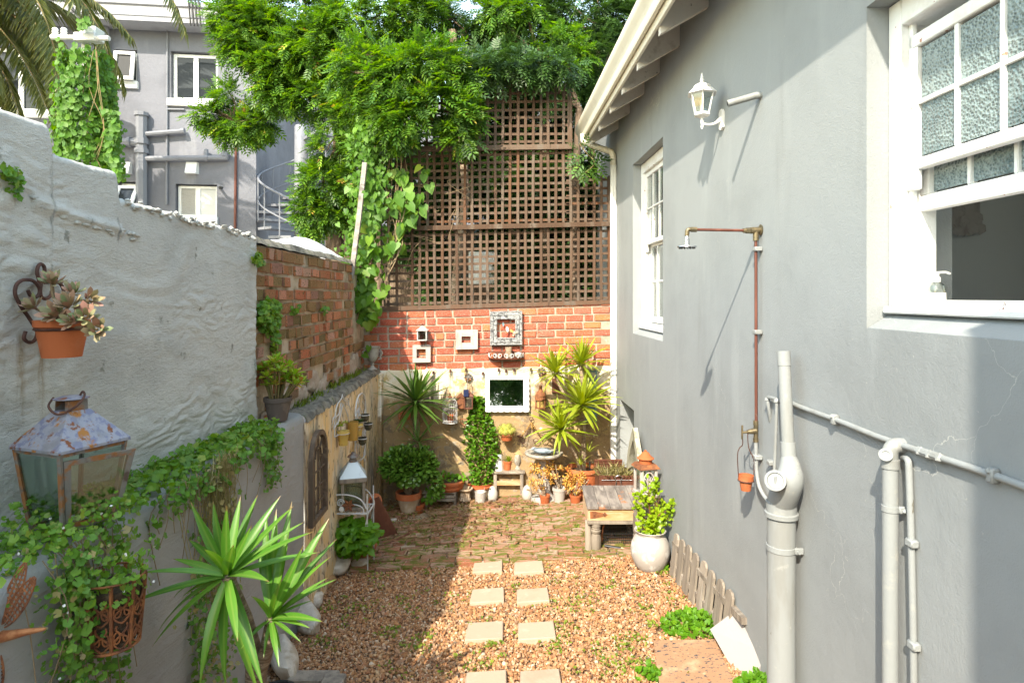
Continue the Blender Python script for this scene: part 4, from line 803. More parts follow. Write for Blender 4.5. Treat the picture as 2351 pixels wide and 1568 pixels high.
for (u0, v0, u1, v1) in ((273, 374, 304, 400), (428, 374, 457, 400)):
    a, b = fl(u0, v1), fl(u1, v0); mb = MB(FLp); mb.add([(a[0], 0, a[1]), (b[0], 0, a[1]), (b[0], 0, b[1]), (a[0], 0, b[1]), (a[0] + .02, -.16, a[1]), (b[0] - .02, -.16, a[1]), (b[0] - .02, -.06, b[1]), (a[0] + .02, -.06, b[1])], [(0, 3, 2, 1), (4, 5, 6, 7), (0, 1, 5, 4), (1, 2, 6, 5), (2, 3, 7, 6), (3, 0, 4, 7)]); mb.build('vent_hood', M['white_paint'], fb_)
mb = MB(); a = fl(505, 430); mb.tube([FL(a[0], 0, a[1]), FL(a[0] + .05, -.16, a[1] - .05), FL(a[0] + .12, -.22, a[1] - .05)], .03, 6); mb.build('tap', M['iron_black'], fb_)
# things on its roof
rz = zp1 - .15
def lathe_thing(name, label, cat, m, prof, loc, n=20): mb = MB(); mb.lathe(prof, loc, n); return single(name, mb, M[m], label, cat, loc=loc)
loc = FL((FB(450, 0) - FO).dot(FX), 1.3, rz); lathe_thing('water_tank', 'round green plastic water tank on the roof of the flats', 'tank', 'green_tank', [(.62, 0), (.64, .05), (.62, .12), (.64, .2), (.62, .3), (.64, .4), (.6, .62), (.35, .78), (.2, .8), (.2, .86), (0, .86)], loc, 28)
ac = thing('air_conditioner', 'beige air conditioning unit on the roof of the flats left of the tank', 'air conditioner', FL(fl(245, 10)[0], 1.2, rz)); x_ = fl(245, 10)[0]
mb = MB(FLp); mb.box((x_ - .45, .9, rz + .03), (x_ + .45, 1.3, rz + .65), c=.02); mb.build('casing', M['cream_paint'], ac)
for k in range(12): mb = MB(FLp); z = rz + .1 + k * .042; mb.box((x_ - .38, .885, z), (x_ + .38, .905, z + .018)); mb.build('slat', M['facade_light'], ac)
for (u, h, r, nm, lab) in ((381, .5, .05, 'roof_vent', 'dark grey vent pipe on the roof of the flats right of the green tank'), (493, .6, .05, 'roof_vent', 'dark grey vent pipe at the right end of the flats roof')):
    x_ = fl(u, 10)[0]; mb = MB(); mb.lathe([(r, 0), (r, h), (r * 1.5, h), (r * 1.5, h + .1), (0, h + .14)], FL(x_, .6, rz), 10); single(nm, mb, M['facade_pipe'], lab, 'vent pipe', 'vent pipes on the flats roof')
mb = MB(); x_ = fl(500, 50)[0]; 
for k in range(4): xx = x_ - .4 + k * .07; mb.tube([FL(xx, -.36, zp1 + .1), FL(xx, -.6, zp1 + .06), FL(xx + .02, -.58, zp1 - .25), FL(xx + .03, -.545, zp1 - .5)], .016, 5)
mb.build('roof_cable', M['iron_black'], fb_)
# set-back part with spiral stair
rb_ = thing('rear_flats', 'shaded set back wall of the grey flats behind the spiral staircase', 'building', FL(xr + 3, 4.6, -1.1))
x1_ = xr + 9
mb = MB(); mb.panel(xr, x1_, -1.2, 8.2, [(xr + 1.25, xr + 2.2, 3.2, 4.9)], 4.6, 4.9, FLp); mb.build('wall', M['facade'], rb_)
mb = MB(FLp); h = (xr + 1.25, xr + 2.2, 3.2, 4.9); mb.ring([(h[0], 4.7, h[2]), (h[1], 4.7, h[2]), (h[1], 4.7, h[3]), (h[0], 4.7, h[3])], [(h[0] + .08, 4.7, h[2] + .08), (h[1] - .08, 4.7, h[2] + .08), (h[1] - .08, 4.7, h[3] - .08), (h[0] + .08, 4.7, h[3] - .08)], FY * .06); w = mb.build('window', M['white_paint'], rb_)
mb = MB(FLp); mb.box((h[0] + .08, 4.74, h[2] + .08), (h[1] - .08, 4.75, h[3] - .08)); mb.build('pane', M['dark_glass'], w)
mb = MB(FLp); mb.tube([(xr + .25, 4.4, 5.3), (xr + .25, 4.4, 2.6), (xr + .3, 4.4, 2.45), (xr + 1, 4.4, 2.9), (xr + 2.6, 4.4, 2.9)], .05, 6); mb.build('waste_pipe', M['pipe_grey'], rb_)
mb = MB(FLp); mb.tube([(xr + .15, 4.5, 3.4), (xr + .9, 4.5, 3.4), (xr + .9, 4.5, 3.8), (xr + 2.5, 4.5, 3.85)], .03, 6); mb.build('water_pipe', M['copper'], rb_)
st = thing('spiral_stair', 'grey steel spiral staircase with thick round centre column by the flats', 'staircase', Vector((P(692, 0, 14.2).x, 14.2, -1.1)))
cx, cy = P(692, 0, 14.2).x, 14.2
mb = MB(); mb.lathe([(.155, -1.1), (.155, P(0, 430, 14.2).z), (.165, P(0, 430, 14.2).z), (.165, P(0, 427, 14.2).z), (.155, P(0, 427, 14.2).z), (.15, P(0, 292, 14.2).z), (.13, P(0, 289, 14.2).z), (0, P(0, 289, 14.2).z)], (cx, cy, 0), 20); mb.build('column', M['facade_pipe'], st)
R = .92; hr = []; lr = []
for k in range(22):
    a = math.radians(-100 - 27 * (k - 9)); z = 3.35 + .21 * (k - 8); e = Vector((math.cos(a), math.sin(a), 0)); f_ = Vector((-e.y, e.x, 0)); c0 = Vector((cx, cy, z))
    if -1 < z < 6.0:
        mb = MB(); o = [c0 + e * .15 + f_ * .05, c0 + e * R + f_ * .26, c0 + e * R - f_ * .26, c0 + e * .15 - f_ * .05]; mb.prism(o, (0, 0, .055)); tr = mb.build('tread', M['facade_pipe'], st)
        mb = MB(); mb.tube([c0 + e * R, c0 + e * R + Vector((0, 0, .95))], .016, 6); mb.build('baluster', M['facade_pipe'], st)
        hr.append(c0 + e * R + Vector((0, 0, .95))); lr.append(c0 + e * R + Vector((0, 0, .45)))
def smooth(pts, k=4):
    o = []
    for i in range(len(pts) - 1):
        p0, p1, p2, p3 = pts[max(0, i - 1)], pts[i], pts[i + 1], pts[min(len(pts) - 1, i + 2)]
        for j in range(k):
            t = j / k; o.append(.5 * ((2 * p1) + (p2 - p0) * t + (2 * p0 - 5 * p1 + 4 * p2 - p3) * t * t + (3 * p1 - p0 - 3 * p2 + p3) * t ** 3))
    return o + [pts[-1]]
mb = MB(); mb.tube(smooth(hr), .025, 6); mb.build('handrail', M['facade_pipe'], st); mb = MB(); mb.tube(smooth(lr), .018, 6); mb.build('lower_rail', M['facade_pipe'], st)
# railing of a landing lower right
rl = thing('landing_railing', 'grey steel balcony railing right of the spiral staircase', 'railing', Vector((P(745, 0, 13.6).x, 13.6, 2.2)))
for u in np.arange(712, 800, 9): mb = MB(); mb.tube([P(u, 580, 13.6), P(u, 500, 13.6)], .018, 6); mb.build('baluster', M['pipe_grey'], rl)
mb = MB(); mb.tube([P(700, 500, 13.6), P(806, 502, 13.6)], .025, 6); mb.tube([P(700, 578, 13.6), P(806, 578, 13.6)], .03, 6); mb.build('rail', M['pipe_grey'], rl)
mb = MB(); mb.box((P(700, 0, 13.7).x, 13.3, 2.95), (P(815, 0, 13.7).x, 15, 3.15)); mb.build('slab', M['facade_light'], rl)
# white board and dark shed seen through the lattice
wb = thing('white_garden_board', 'white board standing in the garden behind the lattice', 'panel', (P(1105, 0, 9.2).x, 9.2, -1.1)); a, b = P(1076, 652, 9.2), P(1142, 578, 9.2)
mb = MB(); mb.box((a.x, 9.2, a.z), (b.x, 9.24, b.z), c=.01); mb.build('board', M['limewash'], wb)
for s in (.1, .9): mb = MB(); x_ = a.x + (b.x - a.x) * s; mb.box((x_ - .03, 9.25, -1.1), (x_ + .03, 9.3, b.z)); mb.build('leg', M['wood_grey'], wb)
mb = MB(); mb.box((-3.2, 10.6, -1.1), (3.4, 10.8, 3.5)); single('rear_boundary_wall', mb, M['bark'], 'dark boundary wall glimpsed through the lattice behind the trees', 'wall')
mb = MB(); mb.box((3.0, 9.5, -1.1), (14, 17, 5.2)); single('rear_house', mb, M['facade_light'], 'pale house glimpsed between leaves above the gutter', 'building')

# ================================================================ trees
def limb(mb, a, b, r0, r1, n=7, bend=.1, seed=0):
    a, b = Vector(a), Vector(b); L = (b - a).length; pts = []
    for i in range(7):
        t = i / 6; w = math.sin(math.pi * t) * bend * L; pts.append(a.lerp(b, t) + Vector((noise.noise(Vector((seed, t * 2, 0))), noise.noise(Vector((seed, t * 2, 5))), noise.noise(Vector((seed, t * 2, 9))))) * w)
    mb.tube(pts, [r0 + (r1 - r0) * i / 6 for i in range(7)], n)
def tree(name, label, base, forks, clumps, n, m, L, dens=None, trunk_r=.14, bark='bark', droop=-.3, cat='tree', twigs=0, carve=0., mix=0.):
    t = thing(name, label, cat, base); mb = MB(); top = Vector(forks[0]); limb(mb, base, top, trunk_r, trunk_r * .7, 10, .06, 1); mb.build('trunk', M[bark], t)
    lm = MB()
    for i, q in enumerate(forks[1:]): limb(lm, top if i < 5 else forks[1 + i % 5], q, trunk_r * .5, .018, 6, .16, i + 3)
    for i in range(twigs):
        c = clumps[random.randrange(len(clumps))]; q = Vector(c[0]); f = min((Vector(x) for x in forks), key=lambda x: (x - q).length); limb(lm, f, q + Vector(rdir(1)[0]) * c[1][0] * .7, .016, .005, 4, .25, i * 3.3)
    lm.build('branches', M[bark], t, kind='stuff')
    pos, d = in_ellipsoids(clumps, n, carve); n = len(pos); D = d * .9 + rdir(n) * .7; D[:, 2] += droop; N = np.tile((-.15, -.35, 1.), (n, 1)) + rdir(n) * .55
    k = RNG.random(n)
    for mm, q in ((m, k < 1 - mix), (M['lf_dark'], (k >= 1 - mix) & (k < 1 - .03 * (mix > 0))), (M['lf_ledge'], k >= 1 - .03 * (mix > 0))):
        if q.any(): leafmass('crown', mm, 'spray', pos[q], D[q], N[q], L * RNG.uniform(.5, 1.35, q.sum()), L * RNG.uniform(.6, 1.25, q.sum()), t)
    return t
def cl(u, v, Y, r, ry=None, flat=.85): k = r / F * Y; return (tuple(P(u, v, Y)), (k, ry or k * .9, k * flat))
C1 = [cl(*q) for q in ((548, 40, 8.9, 62), (600, 90, 8.8, 85), (560, 120, 8.7, 50), (690, 40, 9, 100), (650, 160, 8.7, 75), (740, 120, 8.5, 85), (640, 215, 8.6, 45), (730, 225, 8.5, 65), (820, 60, 8.6, 100), (850, 170, 7.3, 80), (800, 270, 8.3, 60), (920, 40, 8.6, 95), (930, 170, 7.05, 75), (1000, 140, 7.05, 55), (1045, 190, 7.05, 50), (1000, 240, 7.05, 60), (920, 270, 7.05, 65), (1055, 260, 7.05, 42), (1060, 310, 7.05, 32), (850, 330, 7.3, 40), (770, 340, 8.4, 50), (745, 420, 8.5, 55), (722, 480, 8.6, 42), (770, 480, 8.6, 45), (720, 520, 8.7, 25), (800, 420, 8.5, 45), (870, 240, 7.3, 60))]
C1b = [cl(*q) for q in ((530, 225, 9.2, 38), (520, 270, 9.2, 42), (560, 290, 9.2, 45), (470, 265, 9.2, 26), (600, 285, 9.1, 28), (640, 270, 9, 25), (535, 320, 9.2, 25))]
fk = [P(780, 300, 8.7), P(720, 180, 8.6), P(860, 130, 8.3), P(620, 120, 8.8), P(930, 200, 8.0), P(740, 430, 8.5), P(540, 280, 9.2), P(690, 60, 8.9), P(1010, 200, 7.9), P(830, 60, 8.6)]
tree('pepper_tree', 'sunlit bright green tree leaning over the lattice and left wall', (P(790, 0, 9).x, 9.0, -1.1), fk, C1 + C1b, 23000, M['lf_tree'], .19, trunk_r=.12, twigs=75, carve=2.6, mix=.2)
C2 = [cl(*q) for q in ((1060, 110, 9.0, 70), (1110, 170, 8.6, 55), (1120, 40, 9.2, 100), (1230, 60, 9.2, 110), (1340, 60, 9.4, 110), (1200, 160, 8.7, 70), (1290, 170, 8.8, 75), (1380, 150, 9, 80), (1350, 240, 8.9, 60), (1430, 60, 9.5, 90), (1470, 40, 9.6, 70), (1250, 215, 8.5, 45), (1160, 205, 8.5, 40), (980, 60, 9.6, 80), (1340, 320, 8.9, 35))]
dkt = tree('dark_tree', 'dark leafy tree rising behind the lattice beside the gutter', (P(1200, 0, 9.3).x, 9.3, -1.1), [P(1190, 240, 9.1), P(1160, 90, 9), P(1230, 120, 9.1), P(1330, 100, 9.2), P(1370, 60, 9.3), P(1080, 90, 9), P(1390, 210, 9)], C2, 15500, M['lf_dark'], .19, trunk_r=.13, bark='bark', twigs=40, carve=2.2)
C2c = [cl(*q) for q in ((1100, 150, 7.2, 36), (1150, 140, 7.2, 34), (1200, 148, 7.2, 34), (1250, 146, 7.2, 34), (1300, 155, 7.2, 30), (1235, 175, 7.25, 16), (1135, 180, 7.25, 14))]
pos, d = in_ellipsoids(C2c, 480); n = len(pos); leafmass('crown', M['lf_dark'], 'spray', pos, d + rdir(n) * .7 + np.array((0, 0, -.5)), np.tile((-.15, -.45, 1.), (n, 1)) + rdir(n) * .5, .19 * RNG.uniform(.7, 1.2, n), .19, dkt)
C2b = [cl(*q) for q in ((1295, 100, 8.4, 42), (1330, 130, 8.4, 28), (1150, 30, 8.6, 40), (1210, 20, 8.6, 30))]
tree('young_tree', 'light green branch tops in front of the dark tree above the lattice', (P(1330, 0, 8.5).x, 8.5, -1.1), [P(1330, 250, 8.5), P(1300, 120, 8.4), P(1150, 50, 8.6), P(1210, 40, 8.6)], C2b, 560, M['lf_tree'], .2, trunk_r=.07)
# dark undergrowth behind the lattice
C3 = [cl(*q) for q in ((960, 430, 9.2, 80), (1080, 400, 9.4, 90), (1200, 420, 9.3, 90), (1310, 440, 9.2, 90), (1370, 520, 9.2, 70), (1290, 560, 9.3, 60), (1210, 640, 9.2, 60), (1330, 640, 9.2, 70), (960, 540, 9.3, 60), (1100, 300, 9.5, 90), (1230, 290, 9.5, 80), (1180, 530, 9.6, 70), (1010, 660, 9.4, 40))]
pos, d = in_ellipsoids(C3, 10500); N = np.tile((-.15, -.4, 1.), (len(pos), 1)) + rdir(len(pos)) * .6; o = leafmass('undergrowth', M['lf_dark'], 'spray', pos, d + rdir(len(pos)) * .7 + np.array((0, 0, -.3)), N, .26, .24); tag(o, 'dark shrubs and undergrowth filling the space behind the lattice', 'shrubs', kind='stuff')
for i, (u, v0, v1, r, Y, lab) in enumerate(((1038, 95, 70, .055, 8.7, 'pale cut off tree stem sticking up above the lattice'), (870, 480, 250, .06, 8.3, 'bare grey stem behind the vine at the lattice left end'), (1365, 480, 120, .08, 9.0, 'thick bare stem behind the lattice right end near the gutter'), (1250, 500, 230, .05, 9.0, 'thin bare stem behind the middle of the lattice'))):
    mb = MB(); a = P(u, v1, Y); limb(mb, (a.x + .1, Y, -1.1), a, r * 1.2, r, 8, .05, i); single('tree_stem', mb, M['bark_pale'] if i == 0 else M['bark'], lab, 'tree stem', loc=(a.x + .1, Y, -1.1))
# pinnate leaf spray hanging at the gutter end
sp = thing('overhanging_branch', 'dark feathery leaf branch hanging under the gutter end', 'branch', P(1345, 420, 7.25))
mb = MB(); mb.tube(smooth([P(1330, 330, 7.5), P(1345, 350, 7.3), P(1365, 375, 7.2), P(1340, 400, 7.2)]), .006, 5); mb.build('twig', M['stem'], sp)
lfm = [leafmesh('spray', M['lf_dark'], 1, 1.1), leafmesh('spray', M['lf_tree'], 1, 1.1)]
for (u, v, du, dv, s) in ((1345, 345, 35, 8, .2), (1350, 355, -30, 15, .2), (1350, 370, 45, 10, .22), (1340, 375, -28, 30, .2), (1355, 380, 20, 35, .22), (1335, 360, -40, -5, .18), (1365, 365, 48, -5, .2), (1345, 385, -5, 40, .2), (1350, 390, 30, 20, .18), (1330, 345, -25, -18, .16), (1340, 340, 5, -25, .16), (1325, 370, -22, 28, .18), (1360, 350, 40, 18, .2), (1370, 380, 25, 30, .18), (1330, 385, 10, 32, .2), (1322, 350, -15, 20, .18)):
    put('leaf', lfm[random.random() < .4], sp, mw=orient(P(u, v, 7.22 + random.uniform(-.1, .1)) - rootloc(sp), (du, -8 + random.uniform(-10, 10), -dv), (0, -.7, .7), s, s))
# palm at far left: crown well above the frame, long fronds hanging in
pm = thing('palm_tree', 'tall feather palm with long drooping fronds at the upper left edge', 'palm', (-9.9, 10.2, -1.1))
mb = MB(); mb.tube([(-9.9, 10.2, -1.1), (-9.85, 10.2, 4), (-9.75, 10.1, 7.3)], [.28, .24, .22], 12); mb.build('trunk', M['bark_ring'], pm)
def frond2(a, el, L, droop):
    a = math.radians(a); h = Vector((math.cos(a), math.sin(a), 0)); c = Vector((-9.75, 10.1, 7.4)); pts = []
    for i in range(15): t = i / 14; ang = math.radians(el) - droop * t ** 1.3; pts.append((pts[-1] + (h * math.cos(ang) + Vector((0, 0, math.sin(ang)))) * L / 14) if pts else c)
    mb = MB(); mb.tube(pts, [.03 - .026 * i / 14 for i in range(15)], 5); fr = mb.build('frond', M['stem'], pm)
    P_ = []; D = []; N = []; LL = []; side = h.cross(Vector((0, 0, 1)))
    for k in range(90):
        t = .12 + .88 * k / 89; i = min(13, int(t * 14)); p = pts[i].lerp(pts[i + 1], t * 14 - i); tg = (pts[i + 1] - pts[i]).normalized(); up = side.cross(tg).normalized()
        for s in (-1, 1): P_.append(p); D.append(tg * .9 + side * s * (.95 - .4 * t) - up * .15 + Vector(rdir(1)[0]) * .12 - Vector((0, 0, .25))); N.append(up + side * s * .3); LL.append(.55 * (1 - .9 * max(0, t - .5)) * random.uniform(.85, 1.1))
    leafmass('leaflets', M['lf_palm'], 'lance', np.array(P_), np.array(D), np.array(N), np.array(LL), .045, fr)
for k in range(22): frond2(k * 137.5 % 360, random.uniform(5, 70), random.uniform(3.0, 3.8), random.uniform(1.3, 2.0))
for a, el, L, dr in ((-28, 30, 5.6, 1.7), (-12, 22, 5.2, 1.9), (-48, 18, 5.3, 1.75), (-20, 6, 4.9, 1.6), (-60, 25, 5.4, 1.9), (-38, 2, 4.9, 1.5), (-5, 40, 5.6, 1.9), (-70, 8, 5.2, 1.6), (-33, 45, 5.6, 2.0), (-25, 15, 5.4, 1.75), (-42, 28, 5.7, 1.85), (-15, -4, 4.8, 1.4), (-10, -5, 3.6, 1.0), (-30, -12, 3.8, .9), (-50, -20, 3.6, .9), (-15, -25, 3.4, .8), (-35, -35, 3.4, .7), (-65, -10, 3.8, 1.0), (0, -15, 3.3, .9), (-22, -14, 4.2, .8), (-8, -36, 3.2, .6)): frond2(a, el, L, dr)

# ================================================================ creeper covered pole
YP = 6.4; base = P(197, 0, YP); pp = thing('service_pole', 'white steel service pole with crossbar and insulators, wrapped in vines', 'pole', (base.x, YP, -1.1)); px = base.x
mb = MB(); zt = P(0, 86, YP).z; mb.lathe([(.040, -1.1), (.040, zt + .03), (.052, zt + .035), (.054, zt + .06), (.04, zt + .065), (0, zt + .075)], (px, YP, 0), 16); mb.build('post', M['iron_white'], pp)
mb = MB(); a, b = P(118, 86, YP - .1), P(251, 89, YP - .1); mb.tube([a, b], .025, 10); mb.build('crossbar', M['iron_white'], pp)
mb = MB(); c = P(205, 88, YP - .06); mb.box((c.x - .12, YP - .13, c.z - .05), (c.x + .1, YP - .05, c.z + .035), c=.008); mb.build('bracket', M['iron_white'], pp)
for u in (127, 147): q = P(u, 84, YP - .1); mb = MB(); mb.lathe([(.018, 0), (.026, .01), (.032, .02), (.022, .03), (.032, .045), (.022, .055), (.03, .068), (.02, .082), (0, .085)], q, 12); mb.build('insulator', M['white_paint'], pp)
q = P(212, 96, YP - .02); mb = MB(); mb.box((q.x - .03, YP - .1, q.z), (q.x + .08, YP + .06, q.z + .13), c=.01); mb.build('junction_box', M['white_plastic'], pp)
vn = thing('pole_vine', 'round leaved green vine covering the white service pole', 'vine', (px, YP, 1.2))
pos = []; D = []; N = []
for k in range(3000):
    s = random.random(); v = 112 + 288 * s ** .9; hw = 34 + 18 * min(1, s * 1.6) + 10 * noise.noise(Vector((s * 6, 0, 2))); cu = 196 + 6 * s; a = random.uniform(0, 6.28)
    k_ = 1 + .15 * random.gauss(0, 1); du = hw * math.sin(a) * k_; dy = .26 * math.cos(a) * k_
    if abs(du) < 15 and dy > -.05 and v < 166 + 8 * random.random(): continue
    p = P(cu + du, v, YP); pos.append((p.x, YP - dy, p.z)); o_ = Vector((math.sin(a), -math.cos(a) * 1.0, .0)); o_ = Vector((math.sin(a), -abs(math.cos(a)) if dy > 0 else math.cos(a), .25)); N.append(tuple(o_ + Vector(rdir(1)[0]) * .55)); D.append((random.gauss(0, .6), random.gauss(0, .3), -1))
# trailing shoots
for (u0, v0, u1, v1, nn) in ((232, 250, 268, 262, 40), (262, 265, 258, 330, 50), (150, 180, 140, 330, 60), (175, 100, 165, 160, 30), (250, 350, 275, 400, 40), (195, 40, 190, 62, 40), (150, 290, 130, 345, 40), (245, 300, 262, 380, 60)):
    for k in range(nn): t = random.random(); p = P(u0 + (u1 - u0) * t + random.gauss(0, 4), v0 + (v1 - v0) * t + random.gauss(0, 3), YP - .2 + random.gauss(0, .04)); pos.append(tuple(p)); N.append((random.gauss(0, .5), -1, .5)); D.append((random.gauss(0, .7), 0, -1))
pos = np.array(pos); n = len(pos); leafmass('foliage', M['lf_vine'], 'round', pos, np.array(D), np.array(N), RNG.uniform(.04, .075, n), RNG.uniform(.04, .07, n), vn)
mb = MB()
for k in range(5):
    u = 170 + random.random() * 60; mb.tube(smooth([P(u, 100 + random.random() * 30, YP - .18), P(u + random.gauss(0, 10), 200, YP - .2), P(u + random.gauss(0, 14), 300, YP - .2), P(u + random.gauss(0, 18), 390, YP - .16)], 3), .004, 4)
mb.build('stem', M['stem'], vn)

# ================================================================ vine on the lattice and brick wall end
lv = thing('lattice_vine', 'big heart leaved vine climbing the left end of the lattice', 'vine', (P(840, 0, 7.2).x, 7.2, 1.5))
hm = [leafmesh('heart', M['lf_vine'], 1, 1) for _ in range(1)] + [leafmesh('heart', M['lf_ivy'], 1, 1.1)]
spots = []
def strand(pts, n, sp, s0, s1, Y):
    for k in range(n):
        t = random.random() * (len(pts) - 1); i = int(t); a, b = pts[i], pts[min(i + 1, len(pts) - 1)]; u = a[0] + (b[0] - a[0]) * (t - i) + random.gauss(0, sp); v = a[1] + (b[1] - a[1]) * (t - i) + random.gauss(0, sp * .7); spots.append((u, v, Y + random.gauss(0, .06), random.uniform(s0, s1)))
strand([(835, 400), (845, 520), (835, 640), (830, 700)], 120, 13, .07, .12, 7.0)
strand([(860, 560), (850, 640), (840, 700), (845, 745)], 95, 13, .06, .11, 7.05)
strand([(985, 385), (955, 470), (915, 545), (880, 580)], 42, 9, .10, .16, 7.25)
strand([(880, 290), (900, 390), (925, 400), (905, 500)], 42, 12, .10, .15, 7.25)
strand([(835, 300), (850, 250), (880, 270), (900, 340)], 40, 16, .09, .14, 7.2)
strand([(930, 430), (940, 500)], 12, 8, .10, .15, 7.25); strand([(852, 740), (870, 690), (880, 660)], 22, 10, .08, .13, 7.0); strand([(842, 760), (840, 830)], 8, 4, .05, .09, 7.0)
spots.sort(key=lambda q: -q[3])
for (u, v, Y, s) in spots[:298]: put('leaf', random.choice(hm), lv, mw=orient(P(u, v, Y) - rootloc(lv), (random.gauss(0, .55), random.gauss(-.1, .25), -1), (random.gauss(-.1, .35), -1, random.uniform(.1, .9)), s, s * random.uniform(.85, 1.05)))
n = 1500; pts_ = []
for k in range(n): t = random.random(); v = 300 + 420 * t; pts_.append(tuple(P(830 + 20 * math.sin(t * 5) + random.gauss(0, 20), v, 7.12 + random.gauss(0, .08))))
leafmass('small_leaves', M['lf_vine'], 'heart', np.array(pts_), np.stack([RNG.normal(0, .5, n), RNG.normal(0, .3, n), -np.ones(n)], 1), np.stack([RNG.normal(0, .4, n), -np.ones(n), RNG.uniform(0, .9, n)], 1), RNG.uniform(.035, .075, n), RNG.uniform(.035, .07, n), lv)
mb = MB()
for k in range(14):
    u = random.uniform(830, 940); mb.tube(smooth([P(u, random.uniform(230, 340), 7.28), P(u + random.gauss(0, 18), 430, 7.25), P(u + random.gauss(-15, 20), 560, 7.2), P(u * .4 + 845 * .6 + random.gauss(0, 14), random.uniform(600, 720), 7.15)], 4), random.uniform(.003, .009), 4)
for k in range(12):
    u, v = random.uniform(900, 1050), random.uniform(320, 560); mb.tube(smooth([P(u, v, 7.38), P(u + random.gauss(0, 25), v + random.gauss(0, 20), 7.36), P(u + random.gauss(0, 40), v + random.gauss(20, 30), 7.38)], 4), .003, 4)
mb.build('stem', M['twig'], lv)
# ================================================================ creeper on the planter wall
def creeper(name, label, fn, n, m, s0, s1, stems=0, cat='creeper', kind='round'):
    """fn() -> (position, outward normal) or None"""
    pos = []; N = []
    while len(pos) < n:
        q = fn()
        if q is None: continue
        pos.append(tuple(q[0])); N.append(tuple(Vector(q[1]) + Vector(rdir(1)[0]) * .5))
    pos = np.array(pos); D = rdir(n) + np.array((.2, -.2, -.5)); s = s0 + (s1 * 1.25 - s0) * RNG.random(n) ** 1.4
    return pos, D, np.array(N), s
def planter_top(y, back=.3): return Vector((pface(y) - random.uniform(-.02, back), y, LZ + random.uniform(.005, .05)))
def hang(y, z): return Vector((pface(y) + random.uniform(.005, .07), y, z))
cp = thing('ledge_creeper', 'dense green creeper spilling over the top of the planter wall', 'creeper', (-1.6, 3, LZ))
def f1():
    y = random.uniform(2.42, 3.95); 
    if noise.noise(Vector((y * 3, 4, 0))) < -.25 and y > 2.7: 
        if random.random() < .7: return None
    b = min(.32, max(.1, pface(y) - gx(y) - .02)); p = planter_top(y, b); p.z += .035 * abs(noise.noise(Vector((y * 6, p.x * 6, 0)))) * 2
    return p, (.2, -.2, 1)
def f2():
    y = random.uniform(2.5, 3.9); d = .16 * random.random() ** 1.4 * (.6 + max(0, noise.noise(Vector((y * 5, 1, 1)))) * 1.6)
    return hang(y, LZ - d + .02), (1, -.1, .5)
def f3():
    y = random.gauss(3.78, .07); return hang(y, LZ - .02 - .30 * random.random() ** 1.3), (1, -.2, .4)
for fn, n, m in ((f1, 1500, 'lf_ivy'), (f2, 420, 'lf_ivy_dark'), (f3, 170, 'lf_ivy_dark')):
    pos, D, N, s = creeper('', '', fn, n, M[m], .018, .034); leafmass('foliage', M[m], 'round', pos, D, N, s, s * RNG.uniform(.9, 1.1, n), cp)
mb = MB()
for k in range(24): y = random.uniform(2.5, 3.9); z = LZ; mb.tube(smooth([hang(y, z + .03), hang(y + random.gauss(0, .03), z - .08), hang(y + random.gauss(0, .05), z - random.uniform(.12, .4))], 4), .0018, 4)
mb.build('stem', M['twig'], cp)
# dry hanging curtain of the creeper
dc = thing('dry_creeper', 'dry yellowed creeper curtain hanging down the planter wall behind the yucca', 'creeper', (-1.48, 3.0, .5))
def dr_():
    t = random.random(); z = LZ + .05 - 1.5 * t; y = 3.05 + random.gauss(0, .08 + .04 * (1 - t)); return hang(y, z), (1, -.2, .3)
pos, D, N, s = creeper('', '', dr_, 620, None, .012, .026); leafmass('dry_leaves', M['lf_dry'], 'round', pos, D, N, s, s * .8, dc)
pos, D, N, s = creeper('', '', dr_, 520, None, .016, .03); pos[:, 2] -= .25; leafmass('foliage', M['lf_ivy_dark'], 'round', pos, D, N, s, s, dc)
def dl():
    z = LZ - .45 - 1.0 * random.random(); y = 2.88 + random.gauss(0, .035); return hang(y, z), (1, -.2, .3)
pos, D, N, s = creeper('', '', dl, 260, None, .016, .03); leafmass('foliage', M['lf_ivy_dark'], 'round', pos, D, N, s, s, dc)
mb = MB()
for k in range(110):
    y = random.gauss(3.06, .09); z0 = LZ + random.uniform(-.05, .07); q = [hang(y + random.gauss(0, .03), z0 - i * random.uniform(.05, .2)) for i in range(5)]; mb.tube(smooth(q, 3), .0015, 4)
mb.build('stem', M['lf_dry'], dc)
# near clump in front of the lantern, with the perforated rusty basket it grows from
nb = thing('wall_basket', 'round rusty fretwork wall basket overflowing with trailing creeper', 'hanging basket', P(245, 1500, 2.0))
bc = Vector((-1.375, 2.13, 0)); br0 = .1
zt_, zb_ = P(245, 1325, 2.12).z, P(245, 1480, 2.12).z
mb = MB()
mb.lathe([(br0, zt_), (br0 + .004, zt_ + .004), (br0, zt_ + .008), (br0 - .005, zt_ + .004), (br0, zt_)], bc, 40, cap=False); mb.build('rim', M['rust'], nb); mb = MB(); mb.lathe([(br0 - .012, zt_ - .085), (br0 - .009, zt_ - .081), (br0 - .012, zt_ - .077)], bc, 40, cap=False); mb.build('hoop', M['rust'], nb)
mb = MB(); H_ = zt_ - zb_
def bp(a, z): r = br0 - .02 * (zt_ - z) / H_; return Vector((bc.x + r * math.cos(a), bc.y + r * math.sin(a), z))
